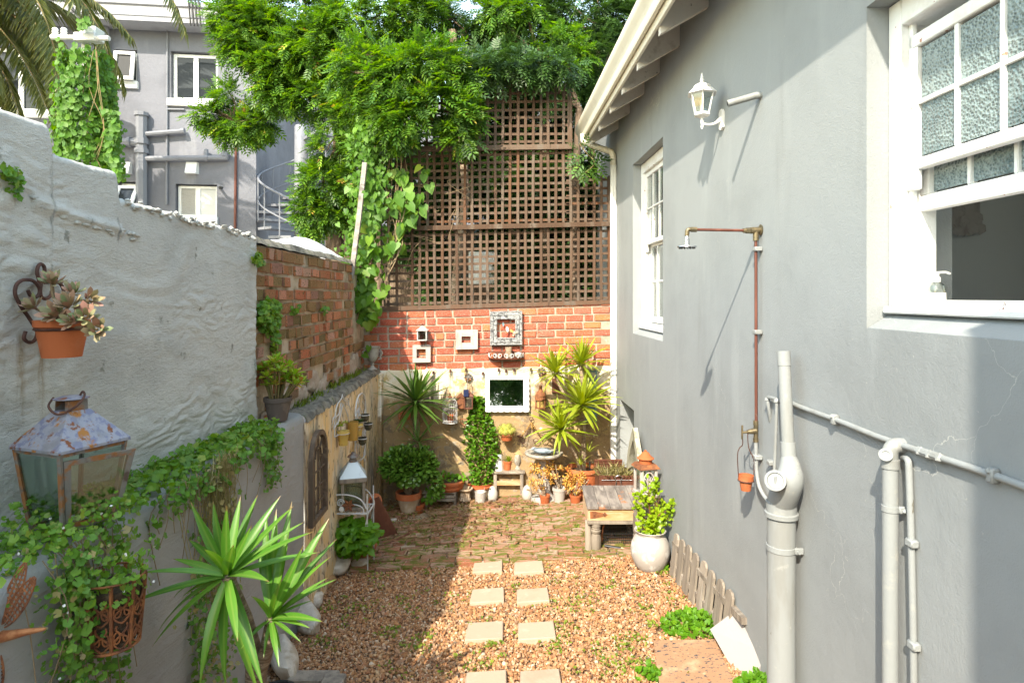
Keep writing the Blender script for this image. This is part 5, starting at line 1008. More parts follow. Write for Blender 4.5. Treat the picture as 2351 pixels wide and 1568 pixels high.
for k in range(9):
    a0 = k * math.pi * 2 / 9
    for s in (-1, 1):
        for (z0, h) in ((zb_ + .01, .085), (zb_ + .1, .085)):
            mb.tube([bp(a0 + s * (.30 * math.sin(t * 5.2) * (1 - t * .35)), z0 + h * t) for t in np.linspace(0, 1, 12)], .0035, 4)
            mb.tube([bp(a0 + s * .16 + .11 * math.cos(t), z0 + h * .5 + .02 * math.sin(t)) for t in np.linspace(0, 6.28, 12)], .003, 4)
    mb.tube([bp(a0 + .35, zb_), bp(a0 + .35, zt_)], .006, 4)
mb.tube([bp(t, zb_ + .003) for t in np.linspace(0, 6.28, 32)], .006, 5); mb.build('fretwork', M['rust'], nb)
mb = MB(); mb.lathe([(br0 - .03, zb_ + .01), (br0 - .012, zt_ - .03), (0, zt_ - .02)], bc, 24); mb.build('soil', M['soil'], nb)
def n1():
    y = random.gauss(2.12, .13); x = pface(y) - .25 + .36 * random.random(); z = LZ + .03 + .07 * random.random() + .05 * math.exp(-((y - 2.2) / .1) ** 2); return Vector((x, y, z)), (.3, -.5, 1)
def n2():
    a = random.uniform(-2.9, .7); r = br0 + random.uniform(-.04, .05); z = zt_ + random.uniform(-.06, .10); return Vector((bc.x - .03 + r * math.cos(a), bc.y + r * math.sin(a), z)), (math.cos(a), math.sin(a), .8)
def n3():
    t = random.random(); z = LZ + .03 - .75 * t; y = 2.02 + random.gauss(0, .06 + .02 * (1 - t)); return Vector((pface(y) + random.uniform(.02, .13), y, z)), (1, -.6, .3)
def n4():
    t = random.random(); z = LZ - .08 - .62 * t; y = 2.27 + random.gauss(0, .022); return Vector((pface(y) + random.uniform(.02, .08), y, z)), (1, -.6, .3)
def n5():
    y = random.uniform(1.75, 2.3); return Vector((pface(y) - random.uniform(.02, .3), y, LZ + random.uniform(.0, .045))), (.2, -.4, 1)
def n6():
    t = random.random(); y = 2.30 + random.gauss(0, .05); return Vector((pface(y) - .03 + random.uniform(-.05, .09), y, LZ + .16 - .24 * t)), (.8, -.6, .5)
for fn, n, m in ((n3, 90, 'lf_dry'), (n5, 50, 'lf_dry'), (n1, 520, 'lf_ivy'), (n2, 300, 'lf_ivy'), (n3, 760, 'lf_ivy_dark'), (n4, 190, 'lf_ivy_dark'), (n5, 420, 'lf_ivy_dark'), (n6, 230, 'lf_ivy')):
    pos, D, N, s = creeper('', '', fn, n, None, .012, .027); leafmass('foliage', M[m], 'round', pos, D, N, s, s, nb)
mb = MB()
for k in range(30):
    y = random.gauss(2.1, .12); mb.tube(smooth([Vector((pface(y) + .02, y, LZ + .02)), Vector((pface(y) + random.uniform(.03, .1), y + random.gauss(0, .04), LZ - .15)), Vector((pface(y) + random.uniform(.03, .1), y + random.gauss(0, .06), LZ - random.uniform(.3, .6)))], 4), .0016, 4)
mb.build('stem', M['twig'], nb)
fl_ = []; 
for k in range(26): fl_.append((n1, n2, n3)[k % 3]()[0] + Vector((.02, -.03, .01)))
n = len(fl_); leafmass('flower', M['white_plastic'], 'round', np.array([tuple(p) for p in fl_]), rdir(n), np.tile((.4, -1., .4), (n, 1)), .009, .009, nb)
# plants on the brick side wall and at the far left of the grey wall
for (lab, u, v, hw, hh, n, m, wall) in (('round clump of pale creeper growing on the brick side wall', 618, 725, 24, 42, 520, 'lf_ivy', BR), ('small creeper tuft at the top corner of the brick side wall', 590, 595, 13, 16, 90, 'lf_ivy', BR), ('thin creeper wisp below the big clump on the brick side wall', 632, 785, 8, 26, 60, 'lf_ivy', BR), ('tiny tuft in the middle of the brick side wall', 678, 712, 7, 10, 30, 'lf_ivy_dark', BR), ('yellow green creeper sprig hanging on the grey plaster wall', 24, 395, 20, 16, 60, 'lf_ivy', GW), ('thin lower sprig hanging below the yellow green sprig on the grey wall', 38, 425, 13, 26, 24, 'lf_ivy_dark', GW), ('creeper tuft low on the brick side wall near the vine', 745, 710, 6, 8, 24, 'lf_ivy_dark', BR)):
    pos = []; N = []
    while len(pos) < n:
        a, b = random.uniform(-1, 1), random.uniform(-1, 1)
        if a * a + b * b > 1: continue
        p = wall(u + hw * a, v + hh * b, .01 + .06 * (1 - a * a - b * b) * random.random()); pos.append(tuple(p)); N.append((1 + random.gauss(0, .3), random.gauss(-.2, .4), random.gauss(.4, .4)))
    s = RNG.uniform(.022, .045, n) * (.7 if wall is GW else 1); t_ = thing('wall_creeper', lab, 'creeper', wall(u, v, .01)); leafmass('foliage', M[m], 'round', np.array(pos), rdir(n) + np.array((0, 0, -.6)), np.array(N), s, s, t_)
# grass along the ochre wall's ledge
pos = []
for k in range(700): y = 4.6 + 2.5 * random.random(); w_ = noise.noise(Vector((y * 3, 8, 0))); 
pos = [(yx(y) - .12 - .16 * random.random(), y, 1.44) for y in (4.75 + 2.4 * random.random() for _ in range(900)) if noise.noise(Vector((y * 3.1, 8, 0))) > -.1 or y > 6.3]
n = len(pos); g_ = leafmass('ledge_grass', M['lf_moss'], 'lance', np.array(pos), np.stack([RNG.normal(.25, .35, n), RNG.normal(0, .45, n), np.ones(n)], 1), np.stack([np.ones(n), RNG.normal(0, .4, n), RNG.normal(.3, .3, n)], 1), RNG.uniform(.02, .09, n), RNG.uniform(.006, .02, n)); tag(g_, 'grass and weeds growing along the worn ledge below the brick side wall', 'grass', kind='stuff')

# ================================================================ pots
def pot_profile(r, rb, h, rim=.12, t=.012, rimw=1.08): 
    hr = h * rim * 1.6; rm = r / rimw
    return [(rb, 0), (rm, h - hr), (r, h - hr + .003), (r, h), (r - t, h), (rm - t, h - .02), (rm - t - .002, h - .04)]
def pot(root, base, r, rb, h, m='terracotta', soil=True, name='pot', prof=None, n=28):
    mb = MB(); p = prof or pot_profile(r, rb, h); mb.lathe(p, base, n, cap=False); mb.lathe([(0, 0), (p[0][0], 0)], base, n, cap=False); o = mb.build(name, M[m], root, sharp=45)
    if soil:
        zs = p[-1][1] - .004; mb = MB(); mb.lathe([(p[-1][0] + .001, zs), (p[-1][0] * .5, zs + .006), (0, zs + .008)], base, n); mb.build('soil', M['soil'], root)
    return o
def gnd(u, v): p = G(u, v); return p
# ---- potted yucca in the foreground
yl = [swordmesh(M['lf_yucca'], b, .2, 8, w, tw) for b, w, tw in ((.1, .05, .1), (.25, .055, -.15), (.45, .05, .2), (.7, .055, 0), (.3, .045, .3))]
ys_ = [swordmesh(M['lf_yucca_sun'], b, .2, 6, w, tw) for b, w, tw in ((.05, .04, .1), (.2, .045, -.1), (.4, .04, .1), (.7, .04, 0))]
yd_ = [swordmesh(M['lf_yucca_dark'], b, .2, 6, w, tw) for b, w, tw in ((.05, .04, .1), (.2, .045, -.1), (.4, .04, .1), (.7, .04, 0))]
yk = thing('foreground_yucca', 'large two headed yucca with long green sword leaves in front of the planter wall', 'yucca', (-1.08, 2.55, .1))
h1, h2 = P(522, 1322, 2.45), P(622, 1420, 2.5); tb = P(585, 1640, 2.55)
mb = MB(); mb.tube([Vector((tb.x, 2.58, .1)), tb, P(588, 1530, 2.55), P(560, 1420, 2.5), h1], [.045, .042, .042, .034, .024], 12); mb.tube([P(590, 1560, 2.55), P(610, 1500, 2.52), h2], [.03, .028, .02], 10); mb.build('trunk', M['bark_ring'], yk)
def headleaves(c, lst, meshes):
    for (u, v, dy, w, bend) in lst:
        tip = P(u, v, c.y + dy); d = tip - c; L = d.length; mesh = meshes[bend]; put('leaf', mesh, yk, mw=orient(c - rootloc(yk) + d.normalized() * .01, d + Vector((0, 0, L * (.03, .10, .18, .3, .12)[bend])), (0, -.45, 1) if abs(d.z) < .8 * L else (0, -1, .25), L * 1.05, L * 1.4 * w))
headleaves(h1, [(437, 1165, .0, .95, 0), (478, 1160, .1, .9, 1), (548, 1150, .1, .95, 0), (515, 1180, -.15, .9, 0), (585, 1140, .2, .8, 1), (455, 1190, .15, .9, 4), (400, 1285, .05, .95, 1), (318, 1317, -.1, .75, 2), (305, 1382, -.12, .7, 1), (345, 1480, -.1, .7, 2), (340, 1450, .1, .65, 2), (410, 1370, .15, .6, 1), (380, 1370, .2, .55, 2), (640, 1150, .1, .8, 1), (660, 1170, .0, .85, 0), (700, 1225, -.05, .8, 1), (690, 1200, .15, .7, 4), (725, 1270, .1, .7, 1), (455, 1555, -.2, .8, 3), (500, 1575, -.15, .8, 2), (560, 1600, -.15, .75, 2), (590, 1570, -.2, .8, 2), (540, 1460, -.2, 1.0, 1), (600, 1330, -.3, .8, 1), (530, 1250, -.3, .9, 0), (470, 1250, -.25, .8, 4), (570, 1220, -.1, .8, 0), (430, 1240, .2, .7, 1), (620, 1240, .2, .6, 4)], yl)
headleaves(h2, [(752, 1205, .1, .8, 1), (765, 1240, .2, .7, 4), (745, 1330, .1, .75, 1), (768, 1330, .15, .6, 2), (740, 1285, -.05, .75, 1), (665, 1165, .15, .8, 0), (630, 1180, .2, .8, 0), (600, 1190, .1, .8, 1), (688, 1270, -.1, .8, 0), (720, 1425, -.15, 1.0, 2), (698, 1440, -.1, .8, 2), (680, 1470, -.1, .75, 2), (632, 1520, -.15, .9, 3), (640, 1490, -.1, 1.1, 2), (605, 1500, -.1, .9, 2), (560, 1480, -.15, .85, 2), (540, 1490, 0, .7, 2), (580, 1360, -.2, .8, 1), (640, 1330, -.2, .8, 0), (712, 1380, .1, .7, 4), (590, 1260, .1, .7, 0), (655, 1240, .05, .7, 1), (700, 1310, .2, .6, 1)], yl)
pot(yk, Vector((tb.x, 2.58, -.02)), .17, .12, .24)
bk_ = thing('black_pot', 'black plastic pot corner beside the foreground yucca trunk', 'pot', P(628, 1600, 2.62)); c = P(634, 1680, 2.62)
mb = MB(); mb.lathe(pot_profile(.085, .06, .19), c - Vector((0, 0, .02)), 24, cap=False); mb.build('body', M['black_plastic'], bk_)
# ---- two old timber pieces at the bottom edge
for i, (u0, u1, v, lab) in enumerate(((668, 775, 1572, 'dark rotted timber sleeper at the bottom edge of the gravel'), (742, 792, 1580, 'short grey timber offcut beside the rotted sleeper'))):
    a, b = gnd(u0, v), gnd(u1, v); mb = MB(); mb.box((a.x, a.y - .07, a.z - .01), (b.x, a.y + .03, a.z + .075), c=.008); single('timber', mb, M['wood_grey'], lab, 'timber', sharp=30)
# ---- border stones along the wall foot
for (u, v, ru, ht, lab, m, rot) in ((655, 1545, 44, .2, 'pale veined boulder nearest the viewpoint at the wall foot', 'boulder_white', .5), (700, 1440, 44, .2, 'long pale boulder behind the foreground yucca leaves', 'boulder_white', .6), (722, 1395, 20, .14, 'small pale boulder between the long boulder and the tan cobble', 'boulder_white', .2), (741, 1348, 27, .13, 'smooth round tan cobble in the stone border', 'boulder_tan', .2), (775, 1320, 30, .2, 'big pale angular rock at the corner of the gravel', 'boulder_white', .4), (787, 1285, 18, .2, 'upright pale block behind the big corner rock', 'boulder_white', .1), (825, 1300, 22, .06, 'flat pale stone at the edge of the brick paving', 'boulder_white', 0), (906, 1200, 11, .05, 'egg shaped tan stone on the mossy bricks', 'boulder_white', .1), (865, 1173, 10, .06, 'grey stone against the back left corner pot', 'stone_grey', 0), (905, 1168, 9, .04, 'small stone beside the grey corner stone', 'stone_grey', 0)):
    c = gnd(u, v); r = ru / F * c.y; mb = MB(); mb.T = None; mb.blob((0, 0, 0), (r * (.62 if ru > 40 else .95), r * (1.75 if ru > 40 else 1.0), ht * .5), 3, .42, 1.1, u, flat=-.75); R_ = Matrix.Rotation(rot, 4, 'Z'); mb.v = [tuple(R_ @ Vector(p) + Vector((c.x, c.y, c.z + ht * .40))) for p in mb.v]; single('boulder', mb, M[m], lab, 'stone', 'stones bordering the yard')
# ---- stepping stones
for i, (u0, u1, v0, v1) in enumerate(((1085, 1153, 1287, 1320), (1181, 1250, 1289, 1322), (1079, 1157, 1351, 1391), (1187, 1263, 1351, 1390), (1068, 1155, 1428, 1477), (1190, 1278, 1428, 1476), (1064, 1163, 1541, 1600), (1195, 1293, 1538, 1598))):
    a, b = G(u0 + (3 if u0 < 1166 else -1), v1 - 4, .03), G(u1, v0, .03); L = Vector((a.x, b.x, 0)); x0_, x1_ = G(u0, v1 - 4, .03).x, G(u1, v1 - 4, .03).x; q = random.uniform(-.012, .012)
    cx_, cy_ = (x0_ + x1_) / 2, (a.y + b.y) / 2; w_, d_ = (x1_ - x0_) / 2, (b.y - a.y) / 2; mb = MB(); mb.box((-w_, -d_, -.03), (w_, d_, .03), c=.005)
    for k, p in enumerate(mb.v): mb.v[k] = (p[0] + .003 * noise.noise(Vector((p[0] * 20, p[1] * 20, i))), p[1], p[2])
    o = single('stepping_stone', mb, M['tile_cream'], ('left', 'right')[i % 2] + ' square cream stepping stone ' + ('next to the brick paving', 'in the second row from the brick paving', 'in the third row from the brick paving', 'cut off by the bottom edge')[i // 2], 'stepping stone', 'square stepping stones in the gravel', loc=(0, 0, 0)); o.location = (cx_, cy_, zg(cx_, cy_) + .012); o.rotation_euler = (math.atan(-.074), math.atan(-.065), q)
# ---- pavers lower right
a = [G(1500, 1469, .03), G(1641, 1467, .03), G(1720, 1640, .03), G(1523, 1640, .03)]; mb = MB(); mb.prism(a, (0, 0, -.06)); single('speckled_slab', mb, M['tile_speckle'], 'large speckled terracotta slab lying on the gravel by the house', 'paving slab', sharp=20)
tb_ = [RW(1697, 1397, -.05), RW(1757, 1500, -.04), G(1757, 1640, .0), G(1700, 1568, .02), G(1631, 1441, .04)]
c0, c1, c2 = RW(1694, 1396, -.055), RW(1760, 1498, -.055), None
p1 = P(1630, 1442, 3.83); p2 = P(1716, 1588, 3.36)
c3 = c1 + (p2 - p1) * 0
mb = MB(); A = P(1694, 1396, 3.70); B = P(1764, 1500, 3.36); D_ = P(1630, 1444, 3.78); C_ = P(1710, 1585, 3.38); nn = (B - A).cross(D_ - A).normalized() * .03; mb.prism([A, B, C_, D_], nn if nn.z < 0 else -nn); single('leaning_slab', mb, M['tile_white'], 'pale square paving slab leaning against the house wall by the drain pipe', 'paving slab', sharp=20)
# ---- clover clumps on the right
for (lab, u, v, r, n, hh) in (('bright green clover clump at the foot of the picket fence', 1590, 1445, .17, 420, .09), ('small clover clump under the leaning slab', 1745, 1600, .12, 200, .1), ('small weed tuft by the white urn base', 1520, 1310, .05, 50, .03), ('weed tuft at the edge of the speckled slab', 1490, 1555, .07, 80, .04)):
    c = G(u, v); pos = []; 
    for k in range(n): a = random.uniform(0, 6.28); d = r * random.random() ** .55; x, y = c.x + d * math.cos(a) * (1.2), c.y + d * math.sin(a); pos.append((min(x, wallx(y) - .02), y, zg(x, y) + .02 + hh * (1 - (d / r) ** 2) * random.uniform(.6, 1)))
    t_ = thing('clover_clump', lab, 'weeds', c); leafmass('foliage', M['lf_basil'], 'round', np.array(pos), rdir(n), np.tile((-.2, -.35, 1.), (n, 1)) + rdir(n) * .4, RNG.uniform(.022, .045, n), RNG.uniform(.022, .042, n), t_)
# ================================================================ fixtures on the house wall
def ngon(r, n, a0=0): return [(r * math.cos(a0 + 2 * math.pi * k / n), r * math.sin(a0 + 2 * math.pi * k / n)) for k in range(n)]
wl = thing('wall_lantern', 'white hexagonal carriage lamp on the house wall', 'wall lamp', W(3.92, -.06, 3.36)); LC = W(3.92, -.135, 0)
def hexz(mb, rz, n=6, a0=.3):
    for (r0, z0), (r1, z1) in zip(rz[:-1], rz[1:]): pass
    vs = []; fs = []
    for r, z in rz: vs += [(LC.x + x, LC.y + y, z) for x, y in ngon(r, n, a0)]
    for i in range(len(rz) - 1): fs += [(i * n + k, i * n + (k + 1) % n, (i + 1) * n + (k + 1) % n, (i + 1) * n + k) for k in range(n)]
    fs += [tuple(range(n)), tuple((len(rz) - 1) * n + k for k in range(n))]; mb.add(vs, fs)
mb = MB(); hexz(mb, [(.088, 3.588), (.098, 3.592), (.06, 3.628), (.055, 3.632)]); mb.lathe([(.055, 3.632), (.05, 3.645), (.03, 3.657), (.012, 3.66), (.01, 3.675), (.014, 3.682), (.008, 3.692), (.010, 3.70), (.003, 3.725), (0, 3.73)], (LC.x, LC.y, 0), 14); mb.build('cap', M['white_paint'], wl)
mb = MB(); hexz(mb, [(.044, 3.452), (.052, 3.458), (.048, 3.474)]); mb.lathe([(0, 3.37), (.006, 3.372), (.009, 3.39), (.006, 3.40), (.011, 3.42), (.007, 3.44), (.025, 3.453)], (LC.x, LC.y, 0), 12); mb.build('base_cup', M['white_paint'], wl)
for k in range(6):
    a, b = ngon(.046, 6, .3)[k], ngon(.074, 6, .3)[k]; a2, b2 = ngon(.046, 6, .3)[(k + 1) % 6], ngon(.074, 6, .3)[(k + 1) % 6]
    mb = MB(); mb.tube([(LC.x + a[0], LC.y + a[1], 3.47), (LC.x + b[0], LC.y + b[1], 3.59)], .005, 6); mb.build('bar', M['white_paint'], wl)
    mb = MB(); q = .96; mb.prism([(LC.x + a[0] * q, LC.y + a[1] * q, 3.472), (LC.x + a2[0] * q, LC.y + a2[1] * q, 3.472), (LC.x + b2[0] * q, LC.y + b2[1] * q, 3.588), (LC.x + b[0] * q, LC.y + b[1] * q, 3.588)], (0, 0, .0015)); mb.build('pane', M['glass'], wl)
mb = MB(); mb.lathe([(.013, 3.474), (.013, 3.53), (.016, 3.54), (.012, 3.56), (0, 3.562)], (LC.x, LC.y, 0), 10); mb.build('bulb', M['white_plastic'], wl)
mb = MB(); mb.tube(smooth([W(3.92, -.135, 3.405), W(3.92, -.09, 3.40), W(3.92, -.05, 3.41), W(3.92, -.012, 3.44)]), [.008] * 9 + [.010, .012, .013, .014], 8); mb.build('arm', M['white_paint'], wl)
mb = MB(); mb.prism([W(3.92 + x, -.018, 3.43 + z) for x, z in ((-.03, -.05), (0, -.065), (.03, -.05), (.03, .045), (.014, .065), (-.014, .065), (-.03, .045))], W(3.92, 0, 0) - W(3.92, -.017, 0)); mb.build('wall_plate', M['white_paint'], wl)
mb = MB(); mb.tube([W(3.36, .02, 3.41), W(3.37, -.03, 3.405), W(3.40, -.17, 3.37)], [.019, .019, .0185], 14); o = single('stub_pipe', mb, M['pipe_grey'], 'short open ended grey pipe stub sticking out of the wall beside the lamp', 'pipe')
mb = MB(); mb.lathe([(.013, 0), (.013, -.004), (0, -.004)], W(3.40, -.171, 3.37), 12, axis=W(3.40, -.17, 3.37) - W(3.37, -.03, 3.405)); e_ = mb.build('opening', M['iron_black'], o)  # flat black disc stands in for the shade inside the pipe end
# outdoor shower
sh = thing('outdoor_shower', 'copper pipe outdoor shower with round rose and brass tap', 'shower', W(3.36, -.03, 1.5)); ds = 3.36; zs_ = 2.67
mb = MB(); mb.tube([W(ds, -.05, zs_), W(ds, -.375, zs_ + .005)], .008, 10); mb.build('arm', M['copper'], sh)
mb = MB(); mb.tube([W(ds, -.03, zs_ - .05), W(ds - .004, -.03, 1.62)], .0082, 10); mb.build('riser', M['copper'], sh)
mb = MB(); mb.tube([W(ds, -.005, zs_ + .005), W(ds, -.06, zs_)], .018, 10); mb.tube([W(ds, -.03, zs_ + .01), W(ds, -.03, zs_ - .055)], .015, 10); mb.tube([W(ds, -.06, zs_), W(ds, -.085, zs_)], .016, 6); mb.tube([W(ds, -.085, zs_), W(ds, -.10, zs_)], .0125, 8); mb.lathe([(.028, 0), (.03, .004), (.022, .008)], W(ds, -.002, zs_ + .005), 14, axis=(-1, 0, 0)); mb.build('wall_elbow', M['brass'], sh)
mb = MB(); mb.tube([W(ds, -.355, zs_ + .005), W(ds, -.385, zs_ + .005)], .014, 8); mb.tube(smooth([W(ds, -.38, zs_ + .005), W(ds, -.402, zs_ + .003), W(ds, -.407, zs_ - .02), W(ds, -.407, zs_ - .03)]), .012, 10); mb.build('arm_elbow', M['brass'], sh)
mb = MB(); c = W(ds, -.407, 0); mb.lathe([(.010, zs_ - .03), (.012, zs_ - .045), (.014, zs_ - .047), (.015, zs_ - .075), (.02, zs_ - .078), (.05, zs_ - .084), (.052, zs_ - .089), (.05, zs_ - .092), (0, zs_ - .092)], c, 24); rs = mb.build('rose', M['chrome'], sh)
mb = MB(); [mb.lathe([(.0022, zs_ - .092), (.002, zs_ - .099), (0, zs_ - .1)], (c.x + r * math.cos(a), c.y + r * math.sin(a), 0), 5) for r, k in ((.042, 16), (.03, 11), (.016, 6)) for a in np.linspace(0, 6.28, k, endpoint=False)]; mb.build('nozzles', M['iron_black'], rs, kind='stuff')
for z in (2.57, 2.12): mb = MB(lambda x, y, z: W(x, y, z)); mb.box((ds - .022, -.042, z - .012), (ds + .022, -.001, z + .012), c=.004); mb.build('clip', M['pipe_grey'], sh)
mb = MB(); zt2 = 1.59; mb.tube([W(ds, -.03, 1.64), W(ds, -.03, 1.615)], .014, 8); mb.tube([W(ds, -.03, 1.62), W(ds, -.03, 1.54)], .012, 10); mb.tube([W(ds, -.03, 1.545), W(ds, -.03, 1.525)], .015, 8); mb.tube([W(ds, -.03, 1.585), W(ds, -.075, 1.578)], [.017, .012], 10); mb.tube([W(ds, -.075, 1.578), W(ds, -.105, 1.575)], .007, 8); mb.tube([W(ds, -.105, 1.615), W(ds, -.105, 1.54)], .0055, 8); mb.build('tap', M['brass'], sh)
mb = MB(); mb.tube(smooth([W(ds, -.03, 1.53), W(ds - .005, -.03, 1.42), W(ds - .012, -.03, 1.36), W(ds - .04, -.03, 1.30), W(ds - .10, -.03, 1.265), W(ds - .17, -.03, 1.25)], 6), .0105, 10); mb.build('supply_pipe', M['pipe_grey'], sh)
mb = MB(lambda x, y, z: W(x, y, z)); mb.box((ds - .024, -.044, 1.43), (ds + .024, -.001, 1.455), c=.004); mb.build('clip', M['pipe_grey'], sh)
# little pot hanging from the tap
hp = thing('hanging_pot', 'tiny terracotta pot hanging from the brass tap on rusty wire', 'pot', W(ds, -.085, 1.25)); hc = W(ds, -.085, 0)
mb = MB(); mb.lathe([(.026, 1.262), (.034, 1.315), (.040, 1.318), (.041, 1.345), (.036, 1.345), (.033, 1.32), (0, 1.318)], hc, 20); mb.build('pot', M['terracotta'], hp)
mb = MB(); mb.lathe([(.041, 1.312), (.044, 1.315), (.041, 1.318)], hc, 20, cap=False)
mb.tube(smooth([hc + Vector((-.04, 0, 1.335)), hc + Vector((-.045, 0, 1.45)), hc + Vector((-.035, 0, 1.49)), hc + Vector((-.018, 0, 1.51)), hc + Vector((-.018, 0, 1.56))], 5), .0025, 6); mb.tube(smooth([hc + Vector((.04, 0, 1.315)), hc + Vector((.045, 0, 1.42)), hc + Vector((.02, 0, 1.48)), hc + Vector((.012, 0, 1.52)), hc + Vector((.010, 0, 1.575))], 5), .0025, 6); mb.build('wire', M['rust_dark'], hp)
# small bore pipe loop
mb = MB(); o_ = -.022; mb.tube([RW(1769, 968, .004), RW(1767, 950, -.01), RW(1763, 925, o_), RW(1762, 915, o_)], .009, 8); mb.tube([RW(1762, 915, o_), RW(1764, 911, o_), RW(1783, 917, o_)], .009, 8); mb.tube([RW(1783, 915, o_), RW(1783, 935, o_), RW(1781, 1000, o_), RW(1778, 1080, o_), RW(1778, 1110, o_)], .0085, 8)
for u, v in ((1762, 916), (1783, 920)): mb.blob(tuple(RW(u, v, o_)), .016, 1, .2)
lp = single('pipe_loop', mb, M['pipe_grey'], 'thin painted pipe loop between the copper riser and the drain pipe', 'pipe'); mb = MB(lambda x, y, z: W(x, y, z)); q = RW(1778, 1062, 0); d_ = q.y; mb.box((d_ - .02, -.035, q.z - .012), (d_ + .025, -.001, q.z + .012), c=.004); mb.build('clip', M['pipe_grey'], lp)
# big drain stack
dk = thing('drain_stack', 'thick grey painted drain pipe with inspection cap', 'drain pipe', RW(1794, 1700, -.09)); oo = -.075
a, b = RW(1799, 808, oo), RW(1811, 1052, oo); mb = MB(); mb.tube([a, b], .0285, 20); mb.build('upper_pipe', M['pipe_grey'], dk)
mb = MB(); d_ = (b - a).normalized(); mb.tube([a + d_ * -.004, a + d_ * .065], .0305, 20); mb.build('end_collar', M['pipe_grey'], dk); mb = MB(); mb.tube([b - d_ * .075, b - d_ * .004], .034, 20); mb.build('coupling', M['pipe_grey'], dk)
lc = RW(1794, 1180, -.085); r_ = .064
mb = MB(); mb.tube(smooth([b + Vector((0, 0, .01)), b + Vector((.0, -.014, -.045)), b + Vector((-.012, -.03, -.10)), lc + Vector((0, 0, .055)), lc + Vector((0, 0, .02))], 5), [.033, .036, .04, .044, .048, .051, .054, .057, .059, .061, .062, .063, .064, .065, .065, .065, .065, .065, .065, .065, .065][:21], 22); mb.build('bend', M['pipe_grey'], dk)
mb = MB(); mb.lathe([(.066, lc.z - .012), (.075, lc.z - .01), (.076, lc.z + .01), (.069, lc.z + .014), (.069, lc.z + .06), (.066, lc.z + .062)], (lc.x, lc.y, 0), 28, cap=False); mb.build('socket', M['pipe_grey'], dk)
ax = Vector((-.5, -.75, .42)).normalized(); cc = P(1781, 1104, 2.82)
mb = MB(); mb.lathe([(.036, -.07), (.04, -.006), (.047, 0), (.047, .012), (.036, .014), (.033, .006), (0, .006)], cc, 26, axis=ax); cp_ = mb.build('inspection_cap', M['pipe_grey'], dk)
mb = MB(); e1 = ax.orthogonal().normalized(); mb.tube([cc + ax * .009 - Vector((0, 0, .018)), cc + ax * .009 + Vector((0, 0, .018))], .005, 6); mb.build('grip', M['pipe_grey'], cp_)
mb = MB(); mb.lathe([(r_, -.6), (r_, lc.z - .02), (.062, lc.z - .018)], (lc.x, lc.y, 0), 28); mb.build('lower_pipe', M['pipe_grey'], dk)
zb2 = P(0, 1256, lc.y).z; mb = MB(); mb.lathe([(.0645, zb2 - .014), (.068, zb2 - .012), (.068, zb2 + .012), (.0645, zb2 + .014)], (lc.x, lc.y, 0), 28, cap=False); mb.box((lc.x + .04, lc.y - .055, zb2 - .014), (lc.x + .082, lc.y - .043, zb2 + .016), c=.003); mb.tube([(lc.x + .055, lc.y - .07, zb2), (lc.x + .055, lc.y - .03, zb2)], .008, 6); mb.build('strap', M['pipe_grey'], dk)
# second, thinner drain
d2 = thing('vent_drain', 'slim grey drain pipe with elbow top, right of the drain stack', 'drain pipe', RW(2044, 1800, -.045)); q = RW(2044, 1052, -.045); r2 = .0262
mb = MB(); mb.lathe([(r2, -.6), (r2, q.z)], (q.x, q.y, 0), 20); mb.build('pipe', M['pipe_grey'], d2)
mb = MB(); mb.lathe([(r2 + .001, q.z - .035), (r2 + .004, q.z - .034), (r2 + .004, q.z - .002), (r2 + .001, q.z)], (q.x, q.y, 0), 20, cap=False); mb.tube(smooth([q + Vector((0, 0, -.01)), q + Vector((0, 0, .025)), q + Vector((.016, 0, .045)), q + Vector((.05, 0, .045))], 5), r2, 16); mb.build('elbow', M['pipe_grey'], d2)
c2 = P(2034, 1044, q.y - .02); a2 = Vector((-.55, -.75, .35)).normalized(); mb = MB(); mb.lathe([(.016, -.05), (.02, -.004), (.0225, 0), (.0225, .006), (.013, .006), (.013, .002), (0, .002)], c2, 20, axis=a2); mb.build('inspection_cap', M['pipe_grey'], d2)
zb3 = P(0, 1166, q.y).z; mb = MB(); mb.lathe([(r2 + .0005, zb3 - .011), (r2 + .003, zb3 - .01), (r2 + .003, zb3 + .01), (r2 + .0005, zb3 + .011)], (q.x, q.y, 0), 20, cap=False); mb.box((q.x + .015, q.y - .03, zb3 - .012), (q.x + .048, q.y - .018, zb3 + .013), c=.003); mb.blob((q.x + .03, q.y - .034, zb3), .009, 1, .1); mb.build('strap', M['pipe_grey'], d2)
# conduits
cd = thing('wall_conduit', 'thin vertical painted conduit with clips, far right', 'conduit', RW(2099, 1800, -.014)); mb = MB(); mb.tube(smooth([RW(2074, 1052, .004), RW(2084, 1056, -.012), RW(2087, 1085, -.014), RW(2092, 1240, -.014), RW(2097, 1480, -.014), RW(2098, 1640, -.014), RW(2098, 1900, -.014)], 5), .0115, 10); mb.build('tube', M['pipe_grey'], cd)
for u, v in ((2093, 1246), (2098, 1481)): q = RW(u, v, -.016); mb = MB(lambda x, y, z: W(x, y, z)); mb.box((q.y - .02, -.03, q.z - .014), (q.y + .02, -.001, q.z + .014), c=.005); mb.build('clip', M['pipe_grey'], cd)
cs = thing('cross_conduit', 'long painted conduit running level across the house wall', 'conduit', RW(2000, 990, -.013)); mb = MB(); mb.tube(smooth([RW(1806, 918, -.013), RW(1830, 931, -.013), RW(1875, 948, -.013), RW(1925, 966, -.013), RW(2020, 1004, -.013), RW(2120, 1038, -.013), RW(2200, 1064, -.013), RW(2290, 1094, -.013), RW(2360, 1120, -.013), RW(2500, 1175, -.013)], 4), .0115, 10); mb.build('tube', M['pipe_grey'], cs)
